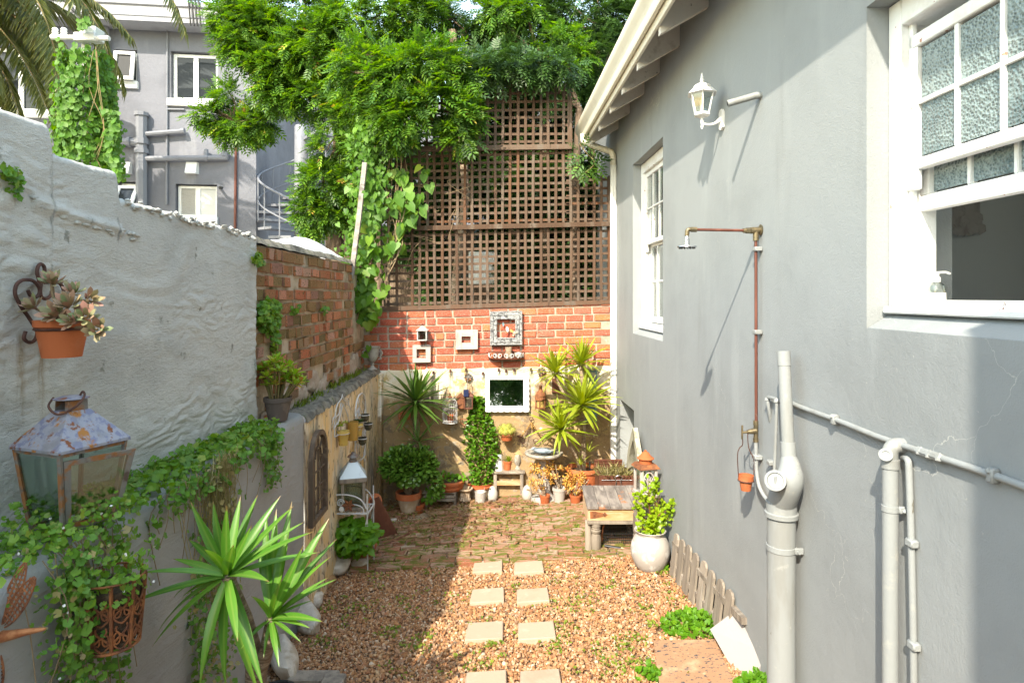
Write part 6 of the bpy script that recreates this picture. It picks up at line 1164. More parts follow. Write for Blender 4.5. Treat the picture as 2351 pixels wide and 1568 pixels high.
for u, v in ((1925, 964), (2292, 1093)): q = RW(u, v, 0); mb = MB(lambda x, y, z: W(x, y, z)); mb.box((q.y - .012, -.03, q.z - .02), (q.y + .012, -.001, q.z + .024), c=.005); mb.blob((q.y, -.028, q.z + .016), .01, 1); mb.build('clip', M['pipe_grey'], cs)
mb = MB(); mb.tube([RW(2108, 1034, -.014), RW(2162, 1052, -.014)], .015, 8); [mb.blob(tuple(RW(u, v, -.016)), .017, 1, .15) for u, v in ((2114, 1036), (2136, 1044), (2158, 1051))]; mb.build('joint', M['pipe_grey'], cs)
# soap bottle and the ornate mirror inside the near window
sb = RW(2150, 650, .20); sb = Vector((sb.x, sb.y, 2.3)); so_ = thing('soap_bottle', 'clear pump soap bottle on the near window sill', 'bottle', sb)
mb = MB(); mb.lathe([(.028, 0), (.03, .005), (.03, .04), (.027, .055), (.012, .066), (.012, .07)], sb, 20); mb.build('bottle', M['glass'], so_); mb = MB(); mb.lathe([(.0305, .002), (.0305, .028)], sb, 20, cap=False); mb.build('label', M['white_plastic'], so_)
mb = MB(); mb.lathe([(.014, .068), (.014, .085), (.009, .087), (.009, .105), (0, .106)], sb, 14); mb.tube([sb + Vector((-.01, .0, .102)), sb + Vector((.035, 0, .104)), sb + Vector((.05, 0, .098))], .0045, 6); mb.build('pump', M['white_plastic'], so_)
dE = 4.285; zA = P(0, 530, dE).z; oR = P(2256, 0, dE).x - wallx(dE); oL = oR - .95; zB = zA + .95
fm = thing('ornate_mirror', 'pale carved mirror frame on the dim room wall behind the near window', 'mirror', W(dE, (oL + oR) / 2, zA)); mb = MB(lambda x, y, z: W(dE - .002 - y, x, z))
mb.ring([(oL, 0, zA), (oR, 0, zA), (oR, 0, zB), (oL, 0, zB)], [(oL + .2, 0, zA + .2), (oR - .19, 0, zA + .2), (oR - .19, 0, zB - .2), (oL + .2, 0, zB - .2)], (0, .03, 0))
for k in range(26): mb.blob((oR - abs(random.gauss(0, .09)), .03, zA + abs(random.gauss(0, .1))), (.045, .02, .045), 1, .3, 2, k)
mb.build('frame', M['wood_whitewash'], fm); mb = MB(lambda x, y, z: W(dE - .002 - y, x, z)); mb.box((oL + .2, 0, zA + .2), (oR - .19, .01, zB - .2)); mb.build('mirror_glass', M['dark_glass'], fm)
# picket edging against the house wall
pf = thing('picket_edging', 'short weathered picket edging leaning against the foot of the house wall', 'fence', W(4.3, -.05, .1))
pk = []
for k in range(4):
    mb = MB(); w_, h_ = .05, .345; mb.prism([(-w_, 0, 0), (w_, 0, 0), (w_, 0, h_ - .028), (w_ * .62, 0, h_ - .004), (w_ * .2, 0, h_), (-w_ * .3, 0, h_), (-w_ * .75, 0, h_ - .012), (-w_, 0, h_ - .035)], (0, .016, 0)); pk.append(mb.mesh('picket', M['wood_grey'], sharp=25))
for i in range(8):
    d = 4.86 - i * .158; b0 = W(d, -.062, 0); z0 = zg(b0.x, b0.y) + .015 + random.uniform(-.01, .01)
    ex = (W(d - .1, 0, 0) - W(d, 0, 0)).normalized(); ez = (W(d, -.022, .345) - W(d, -.062, 0)); ez = (ez + ex * random.uniform(-.01, .01)).normalized(); ey = ez.cross(ex); m = Matrix((ex, ey, ez)).transposed().to_4x4(); m.translation = Vector((b0.x, b0.y, z0)) - rootloc(pf); put('picket', pk[i % 4], pf, mw=m)
for f in (.09, .25):
    a, b = W(4.93, -.036 + f * .09, 0), W(3.55, -.036 + f * .09, 0); a.z = zg(a.x, a.y) + f; b.z = zg(b.x, b.y) + f; mb = MB(); t_ = (b - a).normalized(); mb.tube([a, b], .028, 4); mb.build('rail', M['wood_grey'], pf)

# ================================================================ things on the grey plaster wall and the planter ledge
def zz(x, y): return x * .3123, y * .3123 + 551
hb = thing('wall_planter', 'terracotta pot of pink edged rosette succulents in a rusty scroll bracket', 'wall planter', Vector((-1.69, 2.3, 2.08)))
def scr(pts, r=.0065, off=.02): mb = MB(); mb.tube(smooth([GW(*zz(*p), off) for p in pts], 5), r, 8); return mb
for pts in ([(268, 655), (205, 560), (150, 480), (112, 400), (122, 330), (170, 295), (240, 300), (285, 345), (290, 390), (265, 420), (225, 410), (205, 370)], [(300, 330), (296, 380), (305, 420), (340, 432), (375, 405), (380, 375)], [(325, 315), (390, 300), (450, 330), (470, 390), (462, 450), (400, 560), (300, 650)], [(292, 345), (285, 290), (272, 235), (283, 190), (303, 178), (325, 200), (326, 250), (305, 295), (300, 340)], [(275, 655), (268, 715), (240, 748), (205, 750), (176, 722), (188, 672)]): scr(pts).build('scroll', M['rust_dark'], hb)
pc = Vector((-1.655, 2.275, 2.092)); pot(hb, pc, .088, .062, .135, m='terracotta')
mb = MB(); mb.lathe([(.083, .098), (.0885, .103), (.083, .108)], pc, 28, cap=False); mb.build('hoop', M['rust_dark'], hb)
ev = []
for m_ in ('lf_echev',):
    v, f = tpl('fat'); me = bpy.data.meshes.new('leaf'); me.from_pydata([(a[0], a[1] * .95, a[2] * .55 + .35 * a[0] ** 2 * .3) for a in v], [], f); fin(me, M[m_], 80); ev.append(me)
for (u, v, dy, s, ax) in ((120, 652, 0, .052, (.2, -.5, 1)), (118, 650, -.02, .04, (.5, -.6, 1)), (78, 706, -.02, .05, (-.3, -.8, .8)), (170, 672, -.02, .042, (.3, -.6, .8)), (206, 690, -.03, .045, (.8, -.5, .3)), (160, 702, -.06, .055, (.1, -.8, .9)), (130, 722, -.07, .055, (-.1, -1, .6)), (197, 730, -.06, .053, (.4, -.9, .6)), (165, 738, -.09, .042, (.0, -1, .5)), (224, 757, -.05, .052, (.5, -1, .2)), (145, 700, 0, .045, (0, -.4, 1))):
    c = P(u, v, 2.27 + dy); a = Vector(ax).normalized(); rosette(hb, c, 15, s * 1.15, ev, 5, 78, a, .5, vary=.15)
    mb = MB(); mb.tube(smooth([pc + Vector((random.uniform(-.03, .03), random.uniform(-.02, .02), .1)), pc.lerp(c, .6) + Vector((0, -.01, .05)), c]), .005, 5); mb.build('stem', M['twig'], hb)
# big rusted lantern
ln = thing('rusted_lantern', 'large rusty tin lantern with green glass on the planter wall ledge', 'lantern', Vector((-1.63, 2.2, LZ)))
Fc = Vector((-1.525, 2.10, 0)); dl_, dr__ = Vector((-.93, .36, 0)), Vector((.36, .93, 0)); lx0 = .172
def lq(i, j, side, z): c = Fc + (dl_ + dr__) * (lx0 / 2); return c + dl_ * (side * (i - .5)) + dr__ * (side * (j - .5)) + Vector((0, 0, z))
zb_, ze, za = 1.50, P(0, 1037, 2.1).z, P(0, 943, 2.19).z; sb_, st_, sa_ = .165, .232, .08
cs_ = [(0, 0), (1, 0), (1, 1), (0, 1)]
mb = MB(); mb.add([tuple(lq(i, j, st_ + .025, ze + .0)) for i, j in cs_] + [tuple(lq(i, j, st_ + .025, ze + .01)) for i, j in cs_] + [tuple(lq(i, j, sa_, za)) for i, j in cs_], [(0, 1, 5, 4), (1, 2, 6, 5), (2, 3, 7, 6), (3, 0, 4, 7), (4, 5, 9, 8), (5, 6, 10, 9), (6, 7, 11, 10), (7, 4, 8, 11), (8, 9, 10, 11), (3, 2, 1, 0)]); mb.build('roof', M['zinc_rust'], ln, sharp=15)
mb = MB(); 
for (i, j), (k, l) in zip(cs_, cs_[1:] + cs_[:1]): mb.add([tuple(lq(i, j, sa_ - .01, za)), tuple(lq(k, l, sa_ - .01, za)), tuple(lq(k, l, sa_ - .012, za + .036)), tuple(lq(i, j, sa_ - .012, za + .036))], [(0, 1, 2, 3)]) if (i, j) != (0, 0) else mb.add([tuple(lq(i, j, sa_ - .01, za)), tuple(lq(i, j, sa_ - .01, za).lerp(lq(k, l, sa_ - .01, za), .25)), tuple(lq(i, j, sa_ - .012, za + .036).lerp(lq(k, l, sa_ - .012, za + .036), .25)), tuple(lq(i, j, sa_ - .012, za + .036))], [(0, 1, 2, 3)])
mb.build('chimney', M['iron_frame'], ln)
mb = MB(); c_ = sum((lq(i, j, sa_, za + .04) for i, j in cs_), Vector()) / 4; mb.lathe([(.055, 0), (.056, .003), (.03, .01), (0, .012)], c_, 18); mb.build('cap', M['zinc_rust'], ln)
mb = MB(); mb.tube(smooth([c_ + Vector((-.05, -.02, .006)), c_ + Vector((-.045, -.05, -.02)), c_ + Vector((0, -.065, -.045)), c_ + Vector((.05, -.05, -.02)), c_ + Vector((.052, -.01, .01)), c_ + Vector((.04, .0, .025)), c_ + Vector((.03, 0, .012))], 6), .004, 6); mb.build('handle', M['rust_dark'], ln)
for i, j in cs_: mb = MB(); mb.tube([lq(i, j, sb_, LZ + .0), lq(i, j, sb_ + .004, zb_), lq(i, j, st_, ze)], .0085, 4); mb.build('corner_post', M['iron_frame'], ln)
mb = MB(); [mb.tube([lq(*a, sb_, zb_ + .012), lq(*b, sb_, zb_ + .012)], .008, 4) for a, b in zip(cs_, cs_[1:] + cs_[:1])]; mb.build('base_rim', M['iron_frame'], ln); mb = MB(); [mb.tube([lq(*a, st_ - .002, ze - .008), lq(*b, st_ - .002, ze - .008)], .007, 4) for a, b in zip(cs_[:1] + cs_[2:], cs_[1:2] + cs_[3:] + cs_[:1])]; mb.build('rim', M['iron_frame'], ln)
for (a, b) in ((cs_[0], cs_[1]), (cs_[1], cs_[2]), (cs_[2], cs_[3])): mb = MB(); q = [lq(*a, sb_ - .004, zb_ + .01), lq(*b, sb_ - .004, zb_ + .01), lq(*b, st_ - .004, ze - .004), lq(*a, st_ - .004, ze - .004)]; mb.prism(q, (q[1] - q[0]).cross(q[3] - q[0]).normalized() * .002); mb.build('pane', M['glass_green'], ln)
# its door stands ajar on the right-hand side
hz = lambda s, t: (lambda b_, t_: b_.lerp(t_, t))(lq(0, 0, sb_, zb_ + .015) + (dr__ * .94 + Vector((.25, -.02, 0))) * sb_ * s, lq(0, 0, st_, ze - .02) + (dr__ * .94 + Vector((.25, -.02, .0))) * st_ * s)
o_ = [hz(.05, .02), hz(1.0, .02), hz(1.0, .97), hz(.05, .97)]; i_ = [hz(.14, .08), hz(.91, .08), hz(.91, .90), hz(.14, .90)]; mb = MB(); mb.ring(o_, i_, Vector((-.01, .004, 0))); do = mb.build('door', M['iron_frame'], ln); mb = MB(); mb.prism(i_, Vector((-.002, 0, 0))); mb.build('pane', M['glass_green'], do)
# rusty metal insect ornament
dg = thing('metal_dragonfly', 'rusty fretwork metal dragonfly ornament on the planter wall, at the left edge', 'garden ornament', P(40, 1460, 1.80)); YD = 1.80
def wing(u0, v0, u1, v1, w, dy):
    a, b = P(u0, v0, YD), P(u1, v1, YD + dy); ax = b - a; s = ax.cross(Vector((0, -1, .25))).normalized() * w; q = lambda t, k: a + ax * t + s * k * math.sin(math.pi * min(1, t * .93 + .05)) ** .7
    mb = MB(); mb.tube([q(t, 1) for t in np.linspace(0, 1, 16)] + [q(t, -1) for t in np.linspace(1, 0, 16)], .0028, 6)
    for t in np.linspace(.12, .92, 11):
        for k in (-.62, 0, .62): mb.tube([q(t, k) + (ax * .04 * math.cos(r) + s * .27 * math.sin(r)) for r in np.linspace(0, 6.28, 9)], .0017, 4)
    for k in (-.3, .3): mb.tube([q(t, k) for t in np.linspace(.03, .97, 12)], .0017, 4)
    mb.build('wing', M['rust'], dg)
wing(4, 1428, 58, 1292, .021, .05); wing(8, 1436, 80, 1326, .024, -.04); wing(-5, 1500, -10, 1600, .02, 0)
mb = MB(); mb.tube(smooth([P(-30, 1462, YD), P(10, 1460, YD), P(60, 1450, YD), P(104, 1443, YD)], 5), [.022 - .0012 * i for i in range(16)], 12); mb.build('body', mat('copper_tube', (.45, .2, .09), [((.3, .1, .04), 20, .5, .65)], rough=.45, metal=.3), dg)
# dark pot with bright succulent on the wall end
lc_ = Vector((-1.575, 4.16, LZ + .012)); kp = thing('ledge_succulent', 'bright green bushy succulent in a dark clay pot on the planter wall end', 'potted plant', lc_)
pot(kp, lc_, .092, .06, .155, m='rust_brown'); kp.children[0].data.materials[0] = mat('dark_clay', (.095, .075, .065), [((.14, .11, .09), 12, .5, .65)], rough=.85)
lm_ = [leafmesh('oval', M['lf_ledge'], 1, .55)]
for k in range(24):
    a = random.uniform(0, 6.28); r = .12 * random.random() ** .6; h = .14 + .24 * random.random() * (1 - r / .2); c = lc_ + Vector((r * math.cos(a) * 1.1 + .01, r * math.sin(a), .10 + h)); rosette(kp, c, 11, .075, lm_, -10, 75, Vector((math.cos(a) * r * 4, math.sin(a) * r * 4, 1)).normalized(), .85)
    mb = MB(); mb.tube([lc_ + Vector((r * .4 * math.cos(a), r * .4 * math.sin(a), .13)), c], .005, 5); mb.build('stem', M['stem'], kp)
# white urn on the far end of the ledge
u_ = Vector((P(855, 0, 7.2).x, 7.2, 1.455)); ur = thing('white_urn', 'small white two handled urn on the ledge in the back left corner', 'urn', u_)
mb = MB(); mb.lathe([(.052, 0), (.055, .012), (.03, .03), (.018, .05), (.024, .07), (.018, .085), (.045, .11), (.066, .15), (.076, .2), (.074, .235), (.09, .262), (.096, .272), (.088, .275), (.07, .25), (0, .24)], u_, 24); mb.build('bowl', M['stone_grey'], ur)
for s in (-1, 1): mb = MB(); mb.tube(smooth([u_ + Vector((s * .074, 0, .215)), u_ + Vector((s * .105, 0, .22)), u_ + Vector((s * .112, 0, .19)), u_ + Vector((s * .09, 0, .16)), u_ + Vector((s * .1, 0, .13)), u_ + Vector((s * .065, 0, .125))]), .008, 6); mb.build('handle', M['stone_grey'], ur)

# ================================================================ on the ochre wall
def oy(y, z, o=.0): return Vector((yx(y) + o, y, z))
aw = thing('arched_window_frame', 'rust brown arched iron window frame hung on the ochre wall', 'wall ornament', oy(4.68, .63)); y0_, y1_, z0_, zc = 4.475, 4.885, .635, 1.10; rr = (y1_ - y0_) / 2; ym = (y0_ + y1_) / 2
def arch(r_, zb, n=16, o=.02): return [oy(ym - r_, zb, o)] + [oy(ym - r_ * math.cos(t), zc + r_ * math.sin(t), o) for t in np.linspace(0, math.pi, n)] + [oy(ym + r_, zb, o)]
M['iron_brown'] = mat('brown_painted_iron', (.10, .07, .05), [((.17, .12, .085), 12, .5, .65)], rough=.7, bump=[(60, .002)])
mb = MB(); mb.ring(arch(rr, z0_), arch(rr - .036, z0_ + .036), (.035, 0, 0)); mb.build('frame', M['iron_brown'], aw)
for k in (-.5, 0, .5): mb = MB(); mb.tube([oy(ym + rr * k, z0_ + .03, .035), oy(ym + rr * k, zc + (.06 if k == 0 else .0), .035)], .008, 4); mb.build('bar', M['iron_brown'], aw)
for z in (.76, .88, 1.0): mb = MB(); mb.tube([oy(y0_ + .03, z, .034), oy(y1_ - .03, z, .034)], .008, 4); mb.build('bar', M['iron_brown'], aw)
mb = MB(); mb.tube([oy(ym - .08 * math.cos(t), zc + .0 + .08 * math.sin(t), .035) for t in np.linspace(0, math.pi, 10)], .008, 4); mb.build('bar', M['iron_brown'], aw)
for a in (50, 90, 130): t = math.radians(a); mb = MB(); mb.tube([oy(ym - .08 * math.cos(t), zc + .08 * math.sin(t), .035), oy(ym - (rr - .02) * math.cos(t), zc + (rr - .02) * math.sin(t), .035)], .008, 4); mb.build('bar', M['iron_brown'], aw)
# wire wall vase holder with two painted pots
wp = thing('wire_pot_holder', 'white wire wall holder with two small yellow painted pots of succulents', 'wall planter', YW(785, 1005, .02)); wy = 5.62
mb = MB()
for pts in ([(768, 1003), (769, 960), (774, 930), (784, 915), (786, 905)], [(804, 940), (800, 925), (790, 918), (786, 908)], [(768, 960), (778, 950), (784, 925), (795, 945), (803, 975)], [(775, 975), (783, 945), (788, 930), (800, 955)], [(766, 985), (764, 965), (770, 955), (774, 970), (766, 985)], [(769, 1003), (778, 998)], [(796, 915), (800, 920), (800, 930), (794, 926)]): mb.tube(smooth([YW(u, v, .03) for u, v in pts], 4), .005, 5)
mb.build('wire', M['iron_white'], wp)
M['glaze'] = mat('yellow_painted_pot', (.55, .38, .10), [((.22, .12, .05), 18, .56, .62), ((.62, .5, .3), 9, .55, .7)], rough=.6)
for (u, v, Y, s) in ((788, 1022, 5.35, 1), (822, 1000, 5.9, .9)):
    c = P(u, v, Y); pot(wp, c, .052 * s, .036 * s, .125 * s, m='glaze', n=20); mb = MB(); mb.lathe([(.05 * s, .098 * s), (.055 * s, .102 * s), (.05 * s, .106 * s)], c, 20, cap=False); q = oy(c.y + .05, c.z + .1, .01); mb.tube([c + Vector((-.04, .02, .1 * s)), q], .004, 5); mb.build('hoop', M['iron_white'], wp)
    for k in range(4 if s == 1 else 6): rosette(wp, c + Vector((random.uniform(-.03, .03), random.uniform(-.02, .02), .145 * s + .05 * random.random() * (s == 1))), 9, .036, lm_ if s == 1 else [leafmesh('fat', M['lf_dark'], 1, .5)], 0, 80, width=.8)
mb = MB(); c = P(810, 1010, 5.72); mb.lathe([(.045, 0), (.05, .17), (.045, .17), (.04, .02), (0, .02)], c, 18); mb.build('sleeve', mat('gold_tin', (.42, .25, .06), rough=.4, metal=.4), wp)
# oval wire candle holder
ch = thing('candle_sconce', 'tall oval white wire candle sconce with three dark glass cups on the ochre wall', 'candle holder', YW(828, 1055, .02)); mb = MB()
prm = [(815, 1030), (817, 980), (816, 945), (820, 918), (827, 905), (834, 905), (838, 918), (840, 950), (838, 1000), (836, 1045), (822, 1058), (816, 1040), (815, 1030)]
mb.tube(smooth([YW(u, v, .025) for u, v in prm], 5), .009, 6); 
for k in range(26):
    u, v = random.uniform(819, 836), random.uniform(915, 1045); mb.tube(smooth([YW(u, v, .025), YW(min(839, max(816, u + random.gauss(0, 6))), v + random.uniform(8, 26), .03), YW(min(839, max(816, u + random.gauss(0, 8))), min(1052, v + random.uniform(28, 46)), .025)], 3), .0045, 5)
mb.build('wire', M['iron_white'], ch)
M['smoke_glass'] = mat('smoky_glass_cup', (.05, .05, .035), rough=.15, spec=.8)
for (u, v, Y) in ((838, 968, 6.1), (845, 988, 6.2), (832, 1022, 6.0)):
    c = P(u, v, Y); mb = MB(); mb.lathe([(0, 0), (.022, .004), (.036, .025), (.042, .06), (.042, .075), (.038, .075), (.034, .03), (0, .012)], c, 18); cu_ = mb.build('cup', M['smoke_glass'], ch); mb = MB(); mb.lathe([(.042, .062), (.047, .066), (.042, .07)], c, 18, cap=False); mb.tube([c + Vector((-.045, 0, .066)), oy(c.y, c.z + .06, .02)], .004, 5); mb.build('ring', M['iron_white'], cu_)
# lantern on a wire plant stand
sx, sy = -1.405, 5.5; zgd = zg(sx, sy); zsh = .435; ps = thing('wire_plant_stand', 'white wire plant stand with curled sides and flower ornament', 'plant stand', (sx, sy, zgd)); mb = MB()
for i in (-1, 1):
    for j in (-1, 1): mb.tube([(sx + i * .15, sy + j * .12, zgd), (sx + i * .145, sy + j * .12, zsh + .0), (sx + i * .145, sy + j * .12, zsh + .16)], .0065, 8)
mb.build('leg', M['iron_white'], ps, kind='stuff')
mb = MB(); [mb.tube([(sx + a * .15, sy + b * .125, zsh - .01), (sx + c * .15, sy + d * .125, zsh - .01)], .008, 6) for a, b, c, d in ((-1, -1, 1, -1), (1, -1, 1, 1), (1, 1, -1, 1), (-1, 1, -1, -1))]; [mb.tube([(sx - .15 + .3 * k / 12, sy - .125, zsh - .006), (sx - .15 + .3 * k / 12, sy + .125, zsh - .006)], .004, 5) for k in range(13)]; mb.build('shelf', M['iron_white'], ps)
for (ya, sg) in ((-.125, 1), (.125, 1)):
    mb = MB(); mb.tube(smooth([Vector((sx - .148, sy + ya, zsh + .15)), Vector((sx - .03, sy + ya, zsh + .155)), Vector((sx + .08, sy + ya, zsh + .12)), Vector((sx + .14, sy + ya, zsh + .04)), Vector((sx + .15, sy + ya, zsh - .02)), Vector((sx + .12, sy + ya, zsh - .16)), Vector((sx + .06, sy + ya, zgd + .25))], 5), .0065, 8); mb.build('side_arch', M['iron_white'], ps)
mb = MB(); mb.tube([Vector((sx - .085 + .035 * (1 - t / 14) * math.cos(t), sy - .127, zsh + .085 + .035 * (1 - t / 14) * math.sin(t))) for t in np.linspace(0, 11, 30)], .005, 5); mb.tube(smooth([Vector((sx - .05, sy - .127, zsh + .01)), Vector((sx + .02, sy - .13, zsh + .07)), Vector((sx + .1, sy - .13, zsh + .05)), Vector((sx + .12, sy - .13, zsh))]), .005, 5); mb.build('curl', M['iron_white'], ps)
mb = MB(); fc_ = Vector((sx - .01, sy - .14, zsh + .07))
for a in (60, 120, 0, 180, 300, 240): d = Vector((math.cos(math.radians(a)), -.25, math.sin(math.radians(a)))); s = Vector((-d.z, 0, d.x)) * .016; mb.add([tuple(fc_), tuple(fc_ + d * .03 + s), tuple(fc_ + d * .062), tuple(fc_ + d * .03 - s), tuple(fc_ + d * .03 + Vector((0, -.01, 0)))], [(0, 1, 4), (1, 2, 4), (2, 3, 4), (3, 0, 4), (0, 3, 2, 1)])
mb.build('flower_ornament', M['rust'], ps); mb = MB(); mb.blob((sx - .075, sy - .13, zsh + .03), (.022, .003, .026), 2, .1); mb.build('leaf_ornament', M['white_paint'], ps)
sl_ = Vector((sx - .01, sy + .0, zsh)); sln = thing('stand_lantern', 'grey lantern with pale blue metal roof standing on the wire plant stand', 'lantern', sl_)
mb = MB(lambda x, y, z: sl_ + Vector((x * .96 - y * .28, x * .28 + y * .96, z))); mb.box((-.1, -.1, 0), (.1, .1, .03), c=.004); [mb.box((i * .09 - .012, j * .09 - .012, .03), (i * .09 + .012, j * .09 + .012, .25), c=.003) for i in (-1, 1) for j in (-1, 1)]; mb.box((-.118, -.118, .25), (.118, .118, .29), c=.006); mb.build('frame', M['wood_grey'], sln)
mb = MB(lambda x, y, z: sl_ + Vector((x * .96 - y * .28, x * .28 + y * .96, z))); mb.box((-.115, -.115, .291), (.115, .115, .41), top=.34); mb.build('roof', mat('pale_zinc', (.5, .56, .58), [((.36, .38, .42), 7, .55, .7)], rough=.45, metal=.2), sln, sharp=20)
mb = MB(); mb.lathe([(.034, .408), (.034, .43), (.03, .432), (.03, .45), (.05, .452), (.042, .468), (.02, .48), (.012, .495), (0, .5)], sl_, 12); mb.build('finial', M['iron_frame'], sln)
for (x, y) in ((0, -1), (1, 0), (0, 1), (-1, 0)): mb = MB(lambda a, b, z: sl_ + Vector((a * .96 - b * .28, a * .28 + b * .96, z))); mb.box(((-.078, y * .09 - .001, .03) if x == 0 else (x * .09 - .001, -.078, .03)), ((.078, y * .09 + .001, .25) if x == 0 else (x * .09 + .001, .078, .25))); mb.build('pane', M['glass_green'], sln)
# herb bush, rusty sheet, driftwood, red branch
hbp = G(838, 1284); hbt = thing('herb_pot', 'bushy bright green herb in a terracotta pot in front of the wire stand', 'potted plant', hbp); pot(hbt, hbp + Vector((0, .05, 0)), .10, .07, .13)
pos = []; N = []
for k in range(520):
    d = Vector(rdir(1)[0]); q = P(808, 1232, 5.42) + Vector((d.x * .25, d.y * .17, d.z * .17)) * random.random() ** .35; pos.append(tuple(q)); N.append((d.x * .6, d.y * .6 - .3, d.z * .4 + .8))
pos = np.array(pos); od = np.argsort(-(pos[:, 2] - pos[:, 1])); bl = [leafmesh('heart', M['lf_basil'], 1, .95), leafmesh('oval', M['lf_basil'], 1, .9)]
for k in od[:280]: put('leaf', random.choice(bl), hbt, mw=orient(Vector(pos[k]) - rootloc(hbt), (random.gauss(0, 1), random.gauss(-.4, .7), random.gauss(-.2, .4)), N[k], random.uniform(.045, .085), random.uniform(.045, .075)))
rest = od[280:]; n = len(rest); leafmass('inner_leaves', M['lf_basil'], 'heart', pos[rest], rdir(n), np.array(N)[rest], .055, .05, hbt)
mb = MB(); [mb.tube([hbp + Vector((0, .05, .12)), Vector(pos[k]) ], .003, 4) for k in od[::12]]; mb.build('stem', M['stem'], hbt, kind='stuff')
def plank(name, label, pts, e, m, cat): mb = MB(); mb.prism(pts, e); return single(name, mb, M[m], label, cat, sharp=25)
plank('rusty_sheet', 'dark rusty metal sheet leaning in the left corner behind the wire stand', [G(868, 1245), G(915, 1232), P(868, 1140, 6.15), P(848, 1148, 6.05)], (.006, .012, 0), 'rust_brown', 'metal sheet')
mb = MB(); a, b = G(862, 1238), P(846, 1178, 5.75); limb(mb, a + Vector((0, 0, .01)), b, .035, .022, 9, .12, 5); single('driftwood', mb, M['bark_pale'], 'pale driftwood stump leaning beside the wire stand', 'driftwood')
mb = MB(); mb.tube(smooth([G(868, 1258, .02), G(905, 1243, .03), G(945, 1222, .04)]), [.016] * 8 + [.008], 8); single('fallen_branch', mb, M['rust_brown'], 'reddish fallen palm stem lying on the mossy bricks', 'branch')
mb = MB(); mb.lathe([(.07, 0), (.075, .02), (.06, .022), (0, .012)], P(860, 1150, 6.3), 18, axis=(.6, -.7, .3)); single('terracotta_saucer', mb, M['terracotta'], 'terracotta saucer leaning in the back left corner', 'saucer')
# ================================================================ on the back wall
def BP(u, v, o=.0): return P(u, v, 7.4 - o)
def frame_obj(name, label, u0, v0, u1, v1, iu0, iv0, iu1, iv1, m, d=.025, y=7.372, cat='picture frame', rot=0., bev=True):
    a, b = P(u0, v1, y), P(u1, v0, y); c, e = P(iu0, iv1, y), P(iu1, iv0, y); t_ = thing(name, label, cat, ((a.x + b.x) / 2, y, a.z))
    O = [Vector((a.x, y, a.z)), Vector((b.x, y, a.z + .02 * (b.x - a.x))), Vector((b.x, y, b.z + .02 * (b.x - a.x))), Vector((a.x, y, b.z))]; I = [Vector((c.x, y, c.z)), Vector((e.x, y, c.z)), Vector((e.x, y, e.z)), Vector((c.x, y, e.z))]
    for k in range(4):
        l = (k + 1) % 4; mb = MB(); mb.prism([O[k], O[l], I[l], I[k]], (0, -d, 0)); mb.build('moulding', m, t_, sharp=20)
    return t_, O, I
frame_obj('empty_timber_frame', 'empty pale wooden picture frame between the lamp and the silver frame', 1046.5, 757.5, 1097, 802, 1060, 772, 1081, 787, M['wood_whitewash'])  # bare wooden frames, nothing mounted in them
frame_obj('empty_timber_frame', 'empty pale wooden picture frame half hidden behind the left yucca', 948, 792, 989, 832, 957, 801, 978, 822, M['wood_whitewash'])
sf, O, I = frame_obj('silver_frame', 'ornate silver picture frame with dried leaves hung on the red bricks', 1125, 715, 1199, 793, 1141, 733, 1183, 775, M['silver'], .03)
for k in range(4):
    l = (k + 1) % 4; mb = MB(); 
    for s, r, n in ((.10, .012, 2), (.88, .01, 2)): A, B = O[k].lerp(I[k], s), O[l].lerp(I[l], s); mb.tube([A + Vector((0, -.03, 0)), B + Vector((0, -.03, 0))], r * .55, 6)
    A, B = O[k].lerp(I[k], .45), O[l].lerp(I[l], .45)
    for i in range(18): p = A.lerp(B, (i + .5) / 18); mb.blob((p.x, p.y - .033, p.z), (.011, .008, .008), 1, .1, 1, i)
    mb.build('beading', M['silver'], sf)
dl = thing('dried_leaf_spray', 'spray of dried leaves and a mushroom shell inside the silver frame', 'dried leaves', BP(1163, 770, .03)); 
for (u, v, m, s) in ((1155, 740, 'teal', .035), (1164, 750, 'white_paint', .045), (1170, 757, 'lf_orange', .04), (1176, 764, 'terra_old', .05), (1182, 762, 'terra_old', .04), (1168, 762, 'lf_litter', .035), (1175, 771, 'lf_litter', .04)): put('dried_leaf', leafmesh('oval', M[m], 1, .8), dl, mw=orient(BP(u, v, .035) - rootloc(dl), (random.gauss(.3, .8), -.2, random.gauss(-.6, .6)), (random.gauss(0, .3), -1, .4), s * 1.5, s))
